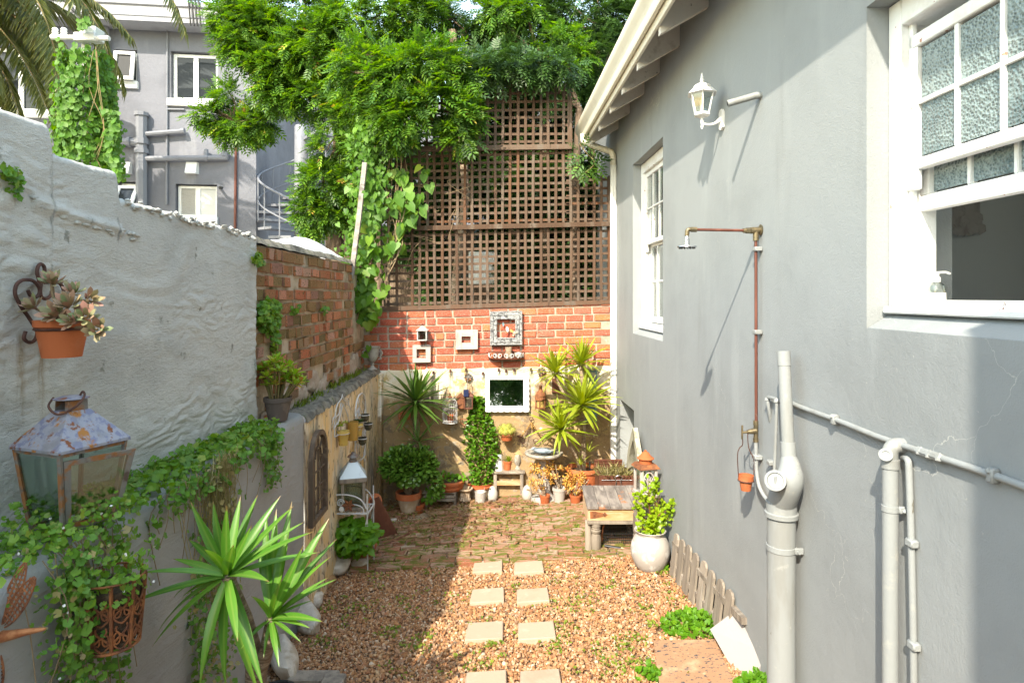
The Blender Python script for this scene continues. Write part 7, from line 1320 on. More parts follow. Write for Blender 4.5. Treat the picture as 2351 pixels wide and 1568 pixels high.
def box_lantern(name, label, c, w, h, m, roof, glass='glass', rf=None, cap=True, cat='lantern'):
    t_ = thing(name, label, cat, c); mb = MB(); k = w * .1
    mb.box((c.x - w / 2, c.y - w / 2, c.z), (c.x + w / 2, c.y + w / 2, c.z + h * .06), c=.003)
    for i in (-1, 1):
        for j in (-1, 1): mb.box((c.x + i * (w / 2 - k / 2) - k / 2, c.y + j * (w / 2 - k / 2) - k / 2, c.z + h * .06), (c.x + i * (w / 2 - k / 2) + k / 2, c.y + j * (w / 2 - k / 2) + k / 2, c.z + h * .62), c=.001)
    mb.box((c.x - w / 2, c.y - w / 2, c.z + h * .62), (c.x + w / 2, c.y + w / 2, c.z + h * .67), c=.002); mb.build('frame', m, t_)
    mb = MB(); mb.box((c.x - w * .6, c.y - w * .6, c.z + h * .67), (c.x + w * .6, c.y + w * .6, c.z + h * .9), top=.3); mb.lathe([(w * .16, h * .9), (w * .18, h * .94), (0, h * .98)], c, 10); mb.build('roof', roof, t_, sharp=20)
    mb = MB(); mb.tube([c + Vector((w * .12 * math.cos(a), 0, h * 1.02 + w * .12 * math.sin(a))) for a in np.linspace(0, 6.28, 12)], .003, 5); mb.build('ring', M['rust_dark'], t_)
    for (x, y) in ((0, -1), (1, 0), (0, 1), (-1, 0)): mb = MB(); q = w / 2 - k; mb.box((c.x + (x * (w / 2 - k * .5) if x else -q), c.y + (y * (w / 2 - k * .5) if y else -q), c.z + h * .06), (c.x + (x * (w / 2 - k * .5) + .001 if x else q), c.y + (y * (w / 2 - k * .5) + .001 if y else q), c.z + h * .62)); mb.build('pane', M[glass], t_)
    return t_
box_lantern('brick_wall_lantern', 'small white tin lantern hung on the red bricks', P(970, 782, 7.32), .115, .18, M['iron_white'], M['iron_white'])
# scroll shelf
sc = thing('iron_shelf', 'rusty half round iron shelf with curled front below the silver frame', 'shelf', BP(1162, 826, .05)); c = BP(1162, 822, .0); w_ = .215
mb = MB(); hal = [(c.x + w_ * math.cos(t), c.y - .15 * math.sin(t) - .005, c.z) for t in np.linspace(0, math.pi, 20)]; mb.prism(hal, (0, 0, .008)); mb.box((c.x - w_, c.y - .012, c.z + .008), (c.x + w_, c.y - .006, c.z + .085)); mb.build('plate', M['rust_brown'], sc)
mb = MB()
for k in range(9):
    a = .18 + 2.78 * k / 8; q = Vector((c.x + w_ * .97 * math.cos(a), c.y - .148 * math.sin(a) - .004, c.z + .04)); t_ = Vector((-math.sin(a), -.65 * math.cos(a), 0)).normalized() * (1 if k % 2 else -1); mb.tube([q + t_ * (.026 * (1 - r / 14) * math.cos(r)) + Vector((0, 0, .026 * (1 - r / 14) * math.sin(r))) for r in np.linspace(-1.5, 8, 20)], .004, 5)
mb.build('scroll', M['iron_white'], sc)
for i, (u, r, h, lab) in enumerate(((1130, .032, .055, 'tiny terracotta pot at the left end of the iron shelf'), (1148, .03, .045, 'tiny terracotta pot left of the bark cup on the iron shelf'))): q = Vector((P(u, 0, 7.33).x, 7.335, c.z + .009)); t_ = thing('tiny_pot', lab, 'pot', q); pot(t_, q, r, r * .7, h, n=16)
q = Vector((P(1168, 0, 7.33).x, 7.33, c.z + .009)); mb = MB(); mb.lathe([(.036, 0), (.038, .06), (.042, .125), (.034, .125), (.03, .02), (0, .02)], q, 16, wob=.1); single('bark_cup', mb, M['bark_pale'], 'rough bark cup standing on the iron shelf', 'cup')
q = Vector((P(1190, 0, 7.33).x, 7.34, c.z + .009)); mb = MB(); mb.blob((q.x, q.y, q.z + .034), (.05, .036, .036), 2, .3, 3); single('wire_ball', mb, M['stone_grey'], 'dark speckled ball at the right end of the iron shelf', 'ornament')
# mirror
mi = thing('white_mirror', 'mirror in a white scalloped frame on the cream plaster', 'mirror', BP(1164, 945, .03)); a, b = BP(1115, 944, .02), BP(1214.5, 862, .02); c, e = BP(1124, 931, .02), BP(1201.5, 871, .02)
out = []; inn = []
cs4 = [Vector((a.x, 7.378, a.z)), Vector((b.x, 7.378, a.z)), Vector((b.x, 7.378, b.z)), Vector((a.x, 7.378, b.z))]; ci4 = [Vector((c.x, 7.378, c.z)), Vector((e.x, 7.378, c.z)), Vector((e.x, 7.378, e.z)), Vector((c.x, 7.378, e.z))]; nr = [Vector((0, 0, -1)), Vector((1, 0, 0)), Vector((0, 0, 1)), Vector((-1, 0, 0))]
for k in range(4):
    for i in range(28): t = i / 28; out.append(cs4[k].lerp(cs4[(k + 1) % 4], t) + nr[k] * (.008 * abs(math.sin(t * math.pi * 7)) - .004)); inn.append(ci4[k].lerp(ci4[(k + 1) % 4], t))
mb = MB(); mb.ring(out, inn, (0, -.022, 0)); mb.build('frame', M['white_paint'], mi); mb = MB(); mb.prism([p + Vector((0, -.004, 0)) for p in ci4], (0, -.003, 0)); mb.build('mirror_glass', M['mirror'], mi); mi.rotation_euler = (math.radians(-3.6), 0, 0); mi.location.y -= .02
# string of bulbs
sg = thing('string_lights', 'string of clear bulbs strung along the top of the cream plaster', 'string lights', BP(1120, 846, .03)); bl_ = [(995, 852), (1034, 848), (1070, 846), (1109, 854), (1145, 846), (1162, 848), (1181, 846), (1219, 845), (1262, 838)]
pts = []; 
for (u0, v0), (u1, v1) in zip(bl_[:-1], bl_[1:]): pts += [BP(u0, v0, .03), BP((u0 + u1) / 2, (v0 + v1) / 2 + 4, .03)]
pts.append(BP(*bl_[-1], .03)); mb = MB(); mb.tube(smooth(pts, 3), .0022, 5); mb.build('cord', M['iron_black'], sg)
for u, v in bl_: q = BP(u, v, .03); mb = MB(); mb.lathe([(.012, 0), (.014, -.035), (.01, -.037)], q, 10); so2 = mb.build('socket', M['rust_dark'], sg); mb = MB(); mb.lathe([(.01, -.037), (.016, -.05), (.022, -.07), (.018, -.088), (0, -.096)], q, 12); mb.build('bulb', M['glass'], so2)
# bird cage
bc_ = Vector((P(1033, 0, 7.29).x, 7.29, P(0, 970, 7.29).z)); bg_ = thing('bird_cage', 'white domed wire bird cage with a terracotta pot inside, hung on the back wall', 'bird cage', bc_); r = .085; hc_ = .21
mb = MB(); [mb.tube([bc_ + Vector((r * math.cos(a), r * math.sin(a), z)) for a in np.linspace(0, 6.2832, 25)], .004, 5) for z in (0, .03, hc_ * .93)]; mb.lathe([(r, .001), (r, .006), (0, .006)], bc_, 24); mb.build('ring', M['iron_white'], bg_)
mb = MB(); [mb.tube([bc_ + Vector((r * math.cos(a), r * math.sin(a), 0)), bc_ + Vector((r * math.cos(a), r * math.sin(a), hc_))] + [bc_ + Vector((r * math.cos(t) * math.cos(a), r * math.cos(t) * math.sin(a), hc_ + .085 * math.sin(t))) for t in np.linspace(.2, 1.5, 6)], .0024, 4) for a in np.linspace(0, 6.2832, 20, endpoint=False)]; mb.build('bar', M['iron_white'], bg_, kind='stuff')
mb = MB(); mb.lathe([(.03, hc_ + .08), (.02, hc_ + .1), (.008, hc_ + .11), (.008, hc_ + .13), (0, hc_ + .135)], bc_, 12); mb.tube([bc_ + Vector((0, 0, hc_ + .13)), BP(1034, 850, .04)], .002, 4); mb.build('top_knob', M['rust'], bg_)
t_ = thing('caged_pot', 'small terracotta pot standing inside the bird cage', 'pot', bc_ + Vector((.01, -.01, .008))); pot(t_, bc_ + Vector((.01, -.01, .008)), .045, .034, .085, n=18)
# solar lantern on a rosette bracket
sb2 = P(1076, 938, 7.28); t_ = box_lantern('solar_lantern', 'small brown lantern with solar panel hanging from an iron rosette on the back wall', sb2, .10, .22, M['rust_brown'], M['rust_brown']); mb = MB(); mb.box((sb2.x - .055, sb2.y - .075, sb2.z + .15), (sb2.x + .005, sb2.y - .067, sb2.z + .235), c=.002); pnl = mb.build('solar_panel', mat('solar_cell', (.02, .03, .08), rough=.15), t_)
def rosette_hook(name, label, u, v, s):
    t_ = thing(name, label, 'hook', BP(u, v, .02)); c = BP(u, v, .02); mb = MB(); mb.blob(tuple(c), (s, .012, s), 2, .2, 3); 
    for k in range(8): a = k * .785; mb.blob((c.x + s * .85 * math.cos(a), c.y - .008, c.z + s * .85 * math.sin(a)), s * .36, 1, .1)
    mb.tube([c, c + Vector((0, -.09, -.02)), c + Vector((0, -.11, 0))], .005, 5); mb.tube([c + Vector((0, -.1, -.01)), c + Vector((0, -.105, -.16))], .0045, 5); mb.build('casting', M['iron_frame'], t_); return t_
rosette_hook('rosette_hook', 'cast iron flower hook above the solar lantern', 1075, 866, .045); rosette_hook('rosette_hook', 'cast iron flower hook above the rusty dome lantern', 1243, 852, .045)
# rusty dome lantern
rl_ = P(1241, 940, 7.28); rt = thing('dome_lantern', 'rusty dome topped lantern hanging left of the tall yucca', 'lantern', rl_); mb = MB(); mb.lathe([(.068, .115), (.064, .16), (.05, .2), (.025, .225), (.018, .23), (.018, .275), (.022, .277), (0, .28)], rl_, 10); mb.build('dome', M['rust'], rt); mb = MB()
for k in range(6): a = k * 1.047 + .3; mb.tube([rl_ + Vector((.062 * math.cos(a), .062 * math.sin(a), .0)), rl_ + Vector((.066 * math.cos(a), .066 * math.sin(a), .125))], .006, 4)
mb.lathe([(.066, .02), (.066, .03), (0, .03)], rl_, 10); mb.build('frame', M['rust'], rt); mb = MB(); mb.lathe([(.045, .03), (.045, .11)], rl_, 12); mb.build('glass_liner', mat('amber_glass', (.45, .3, .1), rough=.3), rt); mb = MB(); mb.tube([rl_ + Vector((0, 0, .275)), BP(1243, 862, .12)], .003, 4); mb.build('chain', M['iron_frame'], rt)
# two little rusty bird houses behind the cage
for u, v, lab in ((1058, 928, 'small rust red nest box between the bird cage and solar lantern'), (1066, 968, 'small rust red wire heart ornament below the nest box')):
    c = BP(u, v, .04); mb = MB()
    if v < 950: mb.box((c.x - .04, 7.33, c.z - .05), (c.x + .04, 7.39, c.z + .08), c=.004); mb.prism([(c.x - .055, 7.325, c.z + .08), (c.x + .055, 7.325, c.z + .08), (c.x, 7.325, c.z + .13)], (0, .07, 0)); single('nest_box', mb, M['rust'], lab, 'nest box')
    else: mb.tube([c + Vector((.05 * 1.1 * math.sin(t) ** 3, 0, .045 * (math.cos(t) - .4 * math.cos(2 * t)))) for t in np.linspace(0, 6.28, 24)], .006, 5); single('wire_heart', mb, M['rust'], lab, 'ornament')
# candelabra
cdl = thing('wall_candelabra', 'rusty wall candelabra with twisted leaf chains and two cups', 'candle holder', BP(1222, 1015, .03)); c = BP(1220, 962, .04); mb = MB(); mb.tube([c + Vector((.02 * math.cos(t), 0, .02 * math.sin(t))) for t in np.linspace(0, 6.28, 14)], .005, 5)
for s, (u, v) in ((-1, (1194, 1004)), (1, (1256, 1001))):
    e = BP(u, v, .06); mb.tube(smooth([c + Vector((0, 0, -.03)), c.lerp(e, .5) + Vector((0, -.02, -.09)), e + Vector((-s * .05, 0, -.07)), e + Vector((0, 0, -.04)), e]), .0045, 5); mb.lathe([(.012, 0), (.03, .006), (.036, .02), (.03, .02), (0, .008)], e, 12)
mb.tube([BP(1231, 1012, .05) + Vector((.035 * math.cos(t), 0, .03 * math.sin(t))) for t in np.linspace(0, 6.28, 14)], .004, 5); mb.build('arm', M['rust_dark'], cdl)
mb = MB()
for (u1, v1) in ((1196, 1003), (1243, 1005), (1222, 985)):
    for k in range(10): p = BP(1220, 970, .05).lerp(BP(u1, v1, .06), (k + .5) / 10); mb.blob((p.x, p.y, p.z), (.014, .01, .009), 1, .4, 2, k)
mb.build('leaf_chain', mat('brass_leaf', (.3, .17, .05), rough=.5, metal=.4), cdl)
# cactus pot on the wall
cw = P(1163, 1010, 7.27); ct = thing('wall_cactus', 'terracotta wall pot of round spiny cacti below the white mirror', 'potted plant', cw); mb = MB(); mb.lathe([(.06, 0), (.075, .055), (.086, .058), (.088, .085), (.078, .085), (.07, .06), (0, .058)], cw, 22); mb.build('pot', M['terracotta'], ct)
for k, (dx, dy, dz, r) in enumerate(((-.06, -.05, .10, .036), (-.01, -.07, .10, .036), (.045, -.055, .105, .036), (.075, -.02, .12, .034), (-.03, 0, .15, .04), (.03, .01, .155, .04), (-.075, .0, .13, .036), (.0, -.03, .13, .04))):
    mb = MB(); mb.blob((cw.x + dx, cw.y + dy, cw.z + dz), (r, r, r), 3, .12, 9, k); cc_ = mb.build('cactus', mat('cactus_skin', (.34, .33, .06), [((.18, .22, .05), 30, .5, .62)], rough=.8), ct) if k == 0 else mb.build('cactus', bpy.data.materials['cactus_skin'], ct)
n = 500; dd = rdir(n); pos = np.array(cw) + np.array((0, -.02, .12)) + dd * np.array((.105, .085, .07)); leafmass('spines', M['lf_dry'], 'lance', pos, dd, rdir(n), .03, .002, ct)
# brown tile, teal box and exposed stuff
mb = MB(); a, b = BP(1267, 902, .0), BP(1285, 868, .0); mb.box((a.x, 7.36, a.z), (b.x, 7.388, b.z), c=.003); single('brown_plaque', mb, M['rust_brown'], 'brown rusted plaque on the back wall behind the yucca trunk', 'plaque')
tl = thing('teal_shelf', 'tall weathered teal wall box behind the yucca by the downpipe', 'wall box', BP(1353, 965, .06)); a, b = BP(1338, 965, 0), BP(1368, 848, 0); mb = MB(); mb.box((a.x, 7.29, a.z), (b.x, 7.385, b.z), c=.004); mb.build('box', M['teal'], tl); mb = MB(); mb.box((a.x + .02, 7.278, a.z + .03), (b.x - .02, 7.289, b.z - .2), c=.003); mb.build('door', M['teal'], tl); mb = MB(); mb.box((a.x - .01, 7.27, b.z), (b.x + .01, 7.388, b.z + .02), c=.003); mb.box((a.x + .03, 7.28, b.z - .11), (b.x - .02, 7.288, b.z - .02), c=.002); mb.build('lid', M['stone_grey'], tl)
mb = MB(); a, b = BP(985, 925, .0), BP(996, 862, .0); mb.box((a.x - .05, 7.35, a.z), (b.x, 7.388, b.z), c=.003); single('narrow_shutter', mb, M['wood_grey'], 'narrow grey wooden shutter behind the left yucca leaves', 'shutter')

# ================================================================ plants and pots along the back wall
# left tall yucca
bpz = G(948, 1160); by_ = thing('left_yucca', 'tall bare trunk yucca in the back left corner above the jade bush', 'yucca', (P(950, 0, 7.0).x, 7.0, zg(-1.1, 7.0)))
hd = P(954, 922, 7.0); h2_ = P(960, 1014, 6.9); mb = MB(); mb.tube([Vector((hd.x + .02, 7.0, zg(-1.1, 7) + .05)), P(951, 1050, 7.0), P(955, 985, 7.0), hd], [.035, .032, .03, .028], 10); mb.tube([P(951, 1060, 7.0), P(957, 1030, 6.93), h2_], .022, 8); mb.build('trunk', M['bark_ring'], by_)
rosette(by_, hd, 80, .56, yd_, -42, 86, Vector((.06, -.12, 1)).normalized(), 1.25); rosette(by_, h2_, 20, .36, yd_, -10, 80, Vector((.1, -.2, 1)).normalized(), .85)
pot(by_, Vector((hd.x + .02, 7.0, zg(-1.1, 7))), .09, .07, .1)
# right yucca group in the big terracotta pot
byc = Vector((P(1338, 0, 7.1).x, 7.1, 0)); byc.z = zg(byc.x, byc.y); ry = thing('potted_yucca', 'four headed sunlit yucca in a large terracotta pot by the downpipe', 'yucca', byc)
zr = P(0, 1071, 7.1).z; hh = zr - byc.z; pot(ry, byc, .172, .11, hh, prof=[(.12, 0), (.148, hh * .3), (.168, hh * .7), (.174, hh - .05), (.19, hh - .045), (.192, hh - .012), (.184, hh), (.168, hh - .005), (.162, hh - .05)], n=36)
A, B, C, D_ = P(1276, 855, 7.02), P(1334, 834, 7.05), P(1335, 929, 6.9), P(1288, 984, 6.9); so3 = byc + Vector((0, 0, hh - .05))
mb = MB(); mb.tube(smooth([so3 + Vector((.015, .02, 0)), P(1340, 1000, 7.0), P(1338, 940, 7.0), P(1338, 890, 7.03), B]), .026, 10); mb.tube(smooth([P(1338, 980, 7.0), P(1310, 925, 7.0), P(1288, 890, 7.02), A]), .022, 10); mb.tube(smooth([so3 + Vector((-.03, -.02, 0)), P(1318, 1040, 7.0), P(1298, 1010, 6.95), D_]), .024, 10); mb.tube([P(1339, 960, 6.98), C], .022, 8); mb.build('trunk', M['bark_pale'], ry)
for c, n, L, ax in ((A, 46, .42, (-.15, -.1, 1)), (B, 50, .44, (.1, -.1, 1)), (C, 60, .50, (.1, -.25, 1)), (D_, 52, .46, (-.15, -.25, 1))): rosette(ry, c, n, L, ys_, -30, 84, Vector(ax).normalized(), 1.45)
for c, L in ((P(1331, 1066, 6.98), .17), (P(1351, 1036, 7.0), .18)): rosette(ry, c, 10, L, ys_, 10, 82, Vector((.1, -.1, 1)).normalized(), 1.1)
mb = MB(); q = so3 + Vector((.07, -.08, 0)); mb.tube([q, q + Vector((.0, 0, .13))], .012, 4); mb.build('peg', M['iron_black'], ry)
# jade bush
jb = G(938, 1180); jp = thing('jade_bush', 'round glossy jade plant in a pale banded pot in the back left corner', 'potted plant', jb); Yj = jb.y; rj = 29.5 / F * Yj; hj = P(0, 1121, Yj).z - jb.z; mb = MB(); hj = .255
mb.lathe([(rj * .52, 0), (rj * .9, hj * .74)], jb, 28, cap=False); mb.lathe([(0, 0), (rj * .52, 0)], jb, 28, cap=False); mb.build('pot', M['terra_old'], jp); mb = MB(); mb.lathe([(rj * .9, hj * .735), (rj, hj * .745), (rj, hj), (rj * .88, hj), (rj * .85, hj * .85)], jb, 28, cap=False); mb.build('rim', M['terracotta'], jp); mb = MB(); mb.lathe([(rj * .87, hj * .87), (0, hj * .9)], jb, 28); mb.build('soil', M['soil'], jp)
cj = P(938, 1068, Yj - .02); fm_ = [leafmesh('fat', M['lf_jade'], 1, .75)]; js = []
for k in range(1900):
    d = rdir(1)[0]; t_ = random.random() ** .35; p = cj + Vector((d[0] * .315, d[1] * .24, d[2] * .20)) * (t_ * (1 + .16 * noise.noise(Vector(d) * 3))); js.append((p, Vector(d)))
for (du, dv, n_, s) in ((66, 35, 70, .07), (70, 60, 60, .06)):
    for k in range(n_): js.append((P(938 + du, 1068 + dv, Yj - .05) + Vector(rdir(1)[0]) * s, Vector(rdir(1)[0])))
js.sort(key=lambda q: q[0].y - q[1].z * .15)
for p, d in js[:290]: put('leaf', fm_[0], jp, mw=orient(p - rootloc(jp), d + Vector(rdir(1)[0]) * .7 + Vector((0, 0, .3)), (d.x * .4, d.y * .4 - .3, 1), random.uniform(.045, .07), random.uniform(.042, .06)))
pos = np.array([tuple(p) for p, d in js[290:]]); dd = np.array([tuple(d) for p, d in js[290:]]); n = len(pos); leafmass('inner_leaves', M['lf_jade'], 'fat', pos, dd + rdir(n) * .7, np.tile((0, -.3, 1.), (n, 1)) + dd * .4, .055, .04, jp, sharp=80)
mb = MB(); [limb(mb, jb + Vector((0, 0, hj * .85)), cj + Vector(rdir(1)[0]) * .14 + Vector((0, 0, -.03)), .026, .008, 6, .1, k) for k in range(10)]; mb.build('branches', M['bark_pale'], jp, kind='stuff')
# slatted stool with the low bowl
sA = G(975, 1172); sY = sA.y; bx0, bx1 = P(971, 0, sY).x, P(1047, 0, sY).x; ft = thing('slatted_stand', 'low weathered slatted wooden stand carrying the terracotta bowl', 'plant stand', ((bx0 + bx1) / 2, sY + .1, sA.z)); zt4 = P(0, 1131, sY).z
for i in range(4): mb = MB(); y_ = sY + .005 + i * .068; mb.box((bx0, y_, zt4 - .012), (bx1, y_ + .06, zt4), c=.003); mb.build('slat', M['wood_grey'], ft)
for z_ in (zt4 - .045, zt4 - .085): mb = MB(); mb.box((bx0 + .01, sY - .005, z_ - .016), (bx1 - .01, sY + .008, z_ + .016), c=.003); mb.build('slat', M['wood_grey'], ft)
for x_ in (bx0 + .02, bx1 - .03):
    for y_ in (sY + .01, sY + .22): mb = MB(); mb.box((x_, y_, zg(x_, y_)), (x_ + .03, y_ + .03, zt4 - .013), c=.003); mb.build('leg', M['wood_grey'], ft)
bw_ = Vector(((bx0 + bx1) / 2 + .10, sY + .14, zt4)); bo = thing('bowl_planter', 'wide low terracotta bowl with sprawling seedlings on the slatted stand', 'potted plant', bw_); r0 = 35 / F * bw_.y
mb = MB(); mb.lathe([(r0 * .8, 0), (r0 * .92, .03), (r0 * .9, .05), (r0, .075), (r0, .10), (r0 * .93, .115), (r0 * .88, .1)], bw_, 32, cap=False); mb.lathe([(0, 0), (r0 * .8, 0)], bw_, 32, cap=False); mb.build('bowl', M['terracotta'], bo); mb = MB(); mb.lathe([(r0 * .9, .1), (0, .108)], bw_, 24); mb.build('soil', M['soil'], bo)
for k in range(60): p = bw_ + Vector((random.uniform(-.2, .2), random.uniform(-.12, .1), .12 + .05 * random.random())); put('leaf', bl[k % 2], bo, mw=orient(p - rootloc(bo), rdir(1)[0], (0, -.4, 1), random.uniform(.03, .06), .045))
for k in range(36): p = bw_ + Vector((-.20 + random.gauss(0, .035), -.17 + random.gauss(0, .02), .08 - .16 * random.random())); put('leaf', bl[k % 2], bo, mw=orient(p - rootloc(bo), (random.gauss(0, .4), -.2, -1), (0, -1, .4), random.uniform(.035, .06), .045))
# small fluted stone urn
q = G(1068, 1158); su = thing('fluted_urn', 'small empty fluted clay urn between the slatted stand and white pot', 'urn', q); k_ = q.y / F
mb = MB(); prof = [(.055, .012), (.045, .03), (.05, .04), (.062, .06), (.06, .07), (.055, .085), (.055, .15), (.07, .165), (.088, .178), (.088, .19), (.07, .19), (.05, .15), (0, .14)]; mb.lathe(prof, q, 30)
n = 30
for i in range(len(prof)):
    if 2 <= i <= 6:
        for k in range(n): v = Vector(mb.v[i * n + k]) - q; s = 1 + (.09 if k % 2 else -.05); mb.v[i * n + k] = (q.x + v.x * s, q.y + v.y * s, q.z + v.z)
mb.build('bowl', M['terra_old'], su); mb = MB(); mb.box((q.x - .065, q.y - .065, q.z - .005), (q.x + .065, q.y + .065, q.z + .014), c=.003); mb.build('plinth', M['stone_grey'], su)
# conical shrub in terracotta on a pale pot
q = G(1102, 1156); q.y += .25; q.z = zg(q.x, q.y); q.x = P(1102, 0, q.y).x; sh_ = thing('conical_shrub', 'dense upright glossy shrub in stacked terracotta pots', 'potted plant', q); r0 = 29 / F * q.y; zt5 = P(0, 1110, q.y).z - q.z
mb = MB(); mb.lathe([(r0 * .7, 0), (r0 * .93, zt5 * .8)], q, 28); mb.build('pot', M['terra_old'], sh_); mb = MB(); mb.lathe([(r0 * .93, zt5 * .8), (r0 * 1.02, zt5 * .81), (r0 * 1.04, zt5 * .93), (r0 * .96, zt5 * .94), (r0 * .94, zt5 * .97), (r0 * .98, zt5 * 1.1), (r0 * .9, zt5 * 1.1), (r0 * .85, zt5), (0, zt5)], q, 28); mb.build('rim', M['terracotta'], sh_)
js = []; cS = P(1105, 1010, q.y); top, bot = P(0, 912, q.y).z, q.z + zt5 * 1.08
for k in range(2600):
    t_ = random.random() ** .85; z = bot + (top - bot) * t_; rad = (.205 * (1 - abs(t_ - .42) ** 1.7 * 2.0) if t_ < .85 else .075) ; rad = max(.05, rad) * (1 + .25 * noise.noise(Vector((t_ * 9, k % 7, 0)))); a = random.uniform(0, 6.28); r = rad * random.random() ** .4; js.append((Vector((cS.x + r * math.cos(a) + .02 * math.sin(t_ * 6), q.y + r * math.sin(a) * .9, z)), Vector((math.cos(a), math.sin(a), .2))))
js.sort(key=lambda w: w[0].y)
om = [leafmesh('oval', M['lf_shrub'], 1, .8)]
for p, d in js[:290]: put('leaf', om[0], sh_, mw=orient(p - rootloc(sh_), d + Vector(rdir(1)[0]) * .8, d * .4 + Vector((random.gauss(0, .4), -.5, .9)), random.uniform(.032, .05), random.uniform(.03, .045)))
pos = np.array([tuple(p) for p, d in js[290:]]); dd = np.array([tuple(d) for p, d in js[290:]]); n = len(pos); leafmass('inner_leaves', M['lf_shrub'], 'oval', pos, dd + rdir(n) * .8, dd * .4 + rdir(n) * .4 + np.array((0, -.5, .9)), RNG.uniform(.032, .05, n), .034, sh_)
mb = MB(); mb.tube([q + Vector((0, 0, zt5)), Vector((cS.x, q.y, top - .1))], [.012, .005], 6); mb.build('stem', M['bark'], sh_)
# white pot with pale cuttings, painted eggs
q = G(1103, 1160); wpz = thing('white_pot', 'small off white pot holding pale dry cuttings in front of the conical shrub', 'pot', q); mb = MB(); mb.lathe([(.056, 0), (.063, .12), (.066, .16), (.058, .16), (.055, .13), (0, .125)], q, 24); mb.build('pot', M['urn_white'], wpz)
for k in range(14): a = k * 2.4; put('leaf', leafmesh('lance', M['white_plastic'], 1, .3) if k == 0 else wpz.children[-1].data, wpz, mw=orient(Vector((.02 * math.cos(a), .02 * math.sin(a), .13)), (.5 * math.cos(a), .5 * math.sin(a), 1), (math.cos(a), math.sin(a), 0), random.uniform(.06, .1), .09))
M['egg'] = mat('painted_egg', (.46, .435, .4), [((.05, .05, .05), 10, .57, .585), ((.5, .46, .42), 5, .55, .7)], rough=.6)
for (u, v, r, h, lab) in ((1131, 1154, .062, .195, 'white painted egg with black drawing beside the white pot'), (1210, 1151, .06, .19, 'white painted egg with black drawing under the birdbath')):
    q = G(u, v); mb = MB(); mb.lathe([(r * 1.0 * math.sin(t) * (1 - .12 * math.cos(t) * -1), h / 2 - h / 2 * math.cos(t)) for t in np.linspace(.25, math.pi, 16)], q, 24); single('painted_egg', mb, M['egg'], lab, 'garden ornament', 'painted eggs on the paving')
# wooden stool with three things
q = G(1136, 1152); q.y += .12; sY = q.y; x0_, x1_ = P(1131, 0, sY).x, P(1204, 0, sY).x; zt6 = P(0, 1083, sY).z; stl = thing('wooden_stool', 'small rustic wooden bench with a rung in the middle of the back wall', 'bench', ((x0_ + x1_) / 2, sY + .1, zg(0, sY)))
mb = MB(); mb.box((x0_ - .005, sY - .01, zt6 - .025), (x1_ + .005, sY + .22, zt6), c=.004); mb.build('seat', M['wood_grey'], stl)
for x_ in (x0_ + .012, x1_ - .05):
    for y_ in (sY + .005, sY + .18): mb = MB(); mb.box((x_, y_, zg(x_, y_)), (x_ + .038, y_ + .03, zt6 - .026), c=.003); mb.build('leg', M['wood_grey'], stl)
mb = MB(); mb.box((x0_ + .05, sY + .008, zt6 - .165), (x1_ - .05, sY + .03, zt6 - .115), c=.003); mb.build('rung', M['wood_pale'], stl)
q = Vector((P(1144, 0, sY + .08).x, sY + .09, zt6)); mb = MB(); mb.lathe([(.06, 0), (.045, .19), (.04, .19), (.05, .01), (0, .01)], q, 22); single('white_jug', mb, M['white_paint'], 'white enamel cone shaped pot at the left end of the bench', 'pot')
q = Vector((P(1165, 0, sY + .08).x, sY + .09, zt6)); t_ = thing('bench_succulent', 'lime succulent in a rough terracotta pot in the middle of the bench', 'potted plant', q); pot(t_, q, .053, .04, .105, n=20)
for k in range(5): rosette(t_, q + Vector((random.gauss(0, .016), random.gauss(0, .016), .105)), 16, .10, [swordmesh(M['lf_lime'], .1, .2, 4, .07)], 20, 88, width=.8)
q = Vector((P(1188.5, 0, sY + .08).x, sY + .09, zt6)); mb = MB(); mb.lathe([(.035, 0), (.035, .015), (.02, .03), (.018, .05), (.032, .065), (.044, .1), (.042, .14), (.028, .175), (0, .19)], q, 20, wob=.1); single('stone_finial', mb, M['stone_grey'], 'carved grey stone acorn finial at the right end of the bench', 'ornament')
# birdbath
q = Vector((P(1249, 0, 7.08).x, 7.08, 0)); q.z = zg(q.x, q.y); bb = thing('birdbath', 'grey stone birdbath on a pale pedestal with a bird figure', 'birdbath', q); zr = P(0, 1037, 7.08).z - q.z; r0 = 44.5 / F * 7.08
mb = MB(); mb.lathe([(.15, 0), (.15, .05), (.11, .07), (.075, .12), (.062, zr * .6), (.068, zr - .1), (.10, zr - .07)], q, 28); mb.build('pedestal', M['urn_white'], bb)
mb = MB(); mb.lathe([(.08, zr - .075), (r0 * .7, zr - .055), (r0 * .97, zr - .03), (r0, zr - .012), (r0 * .96, zr), (r0 * .84, zr), (r0 * .78, zr - .015), (r0 * .6, zr - .035), (0, zr - .045)], q, 40, wob=.02); mb.build('bowl', M['stone_grey'], bb)
mb = MB(); mb.lathe([(r0 * .70, zr - .022), (0, zr - .021)], q, 32); mb.build('water', mat('bath_water', (.06, .075, .08), rough=.05), bb)
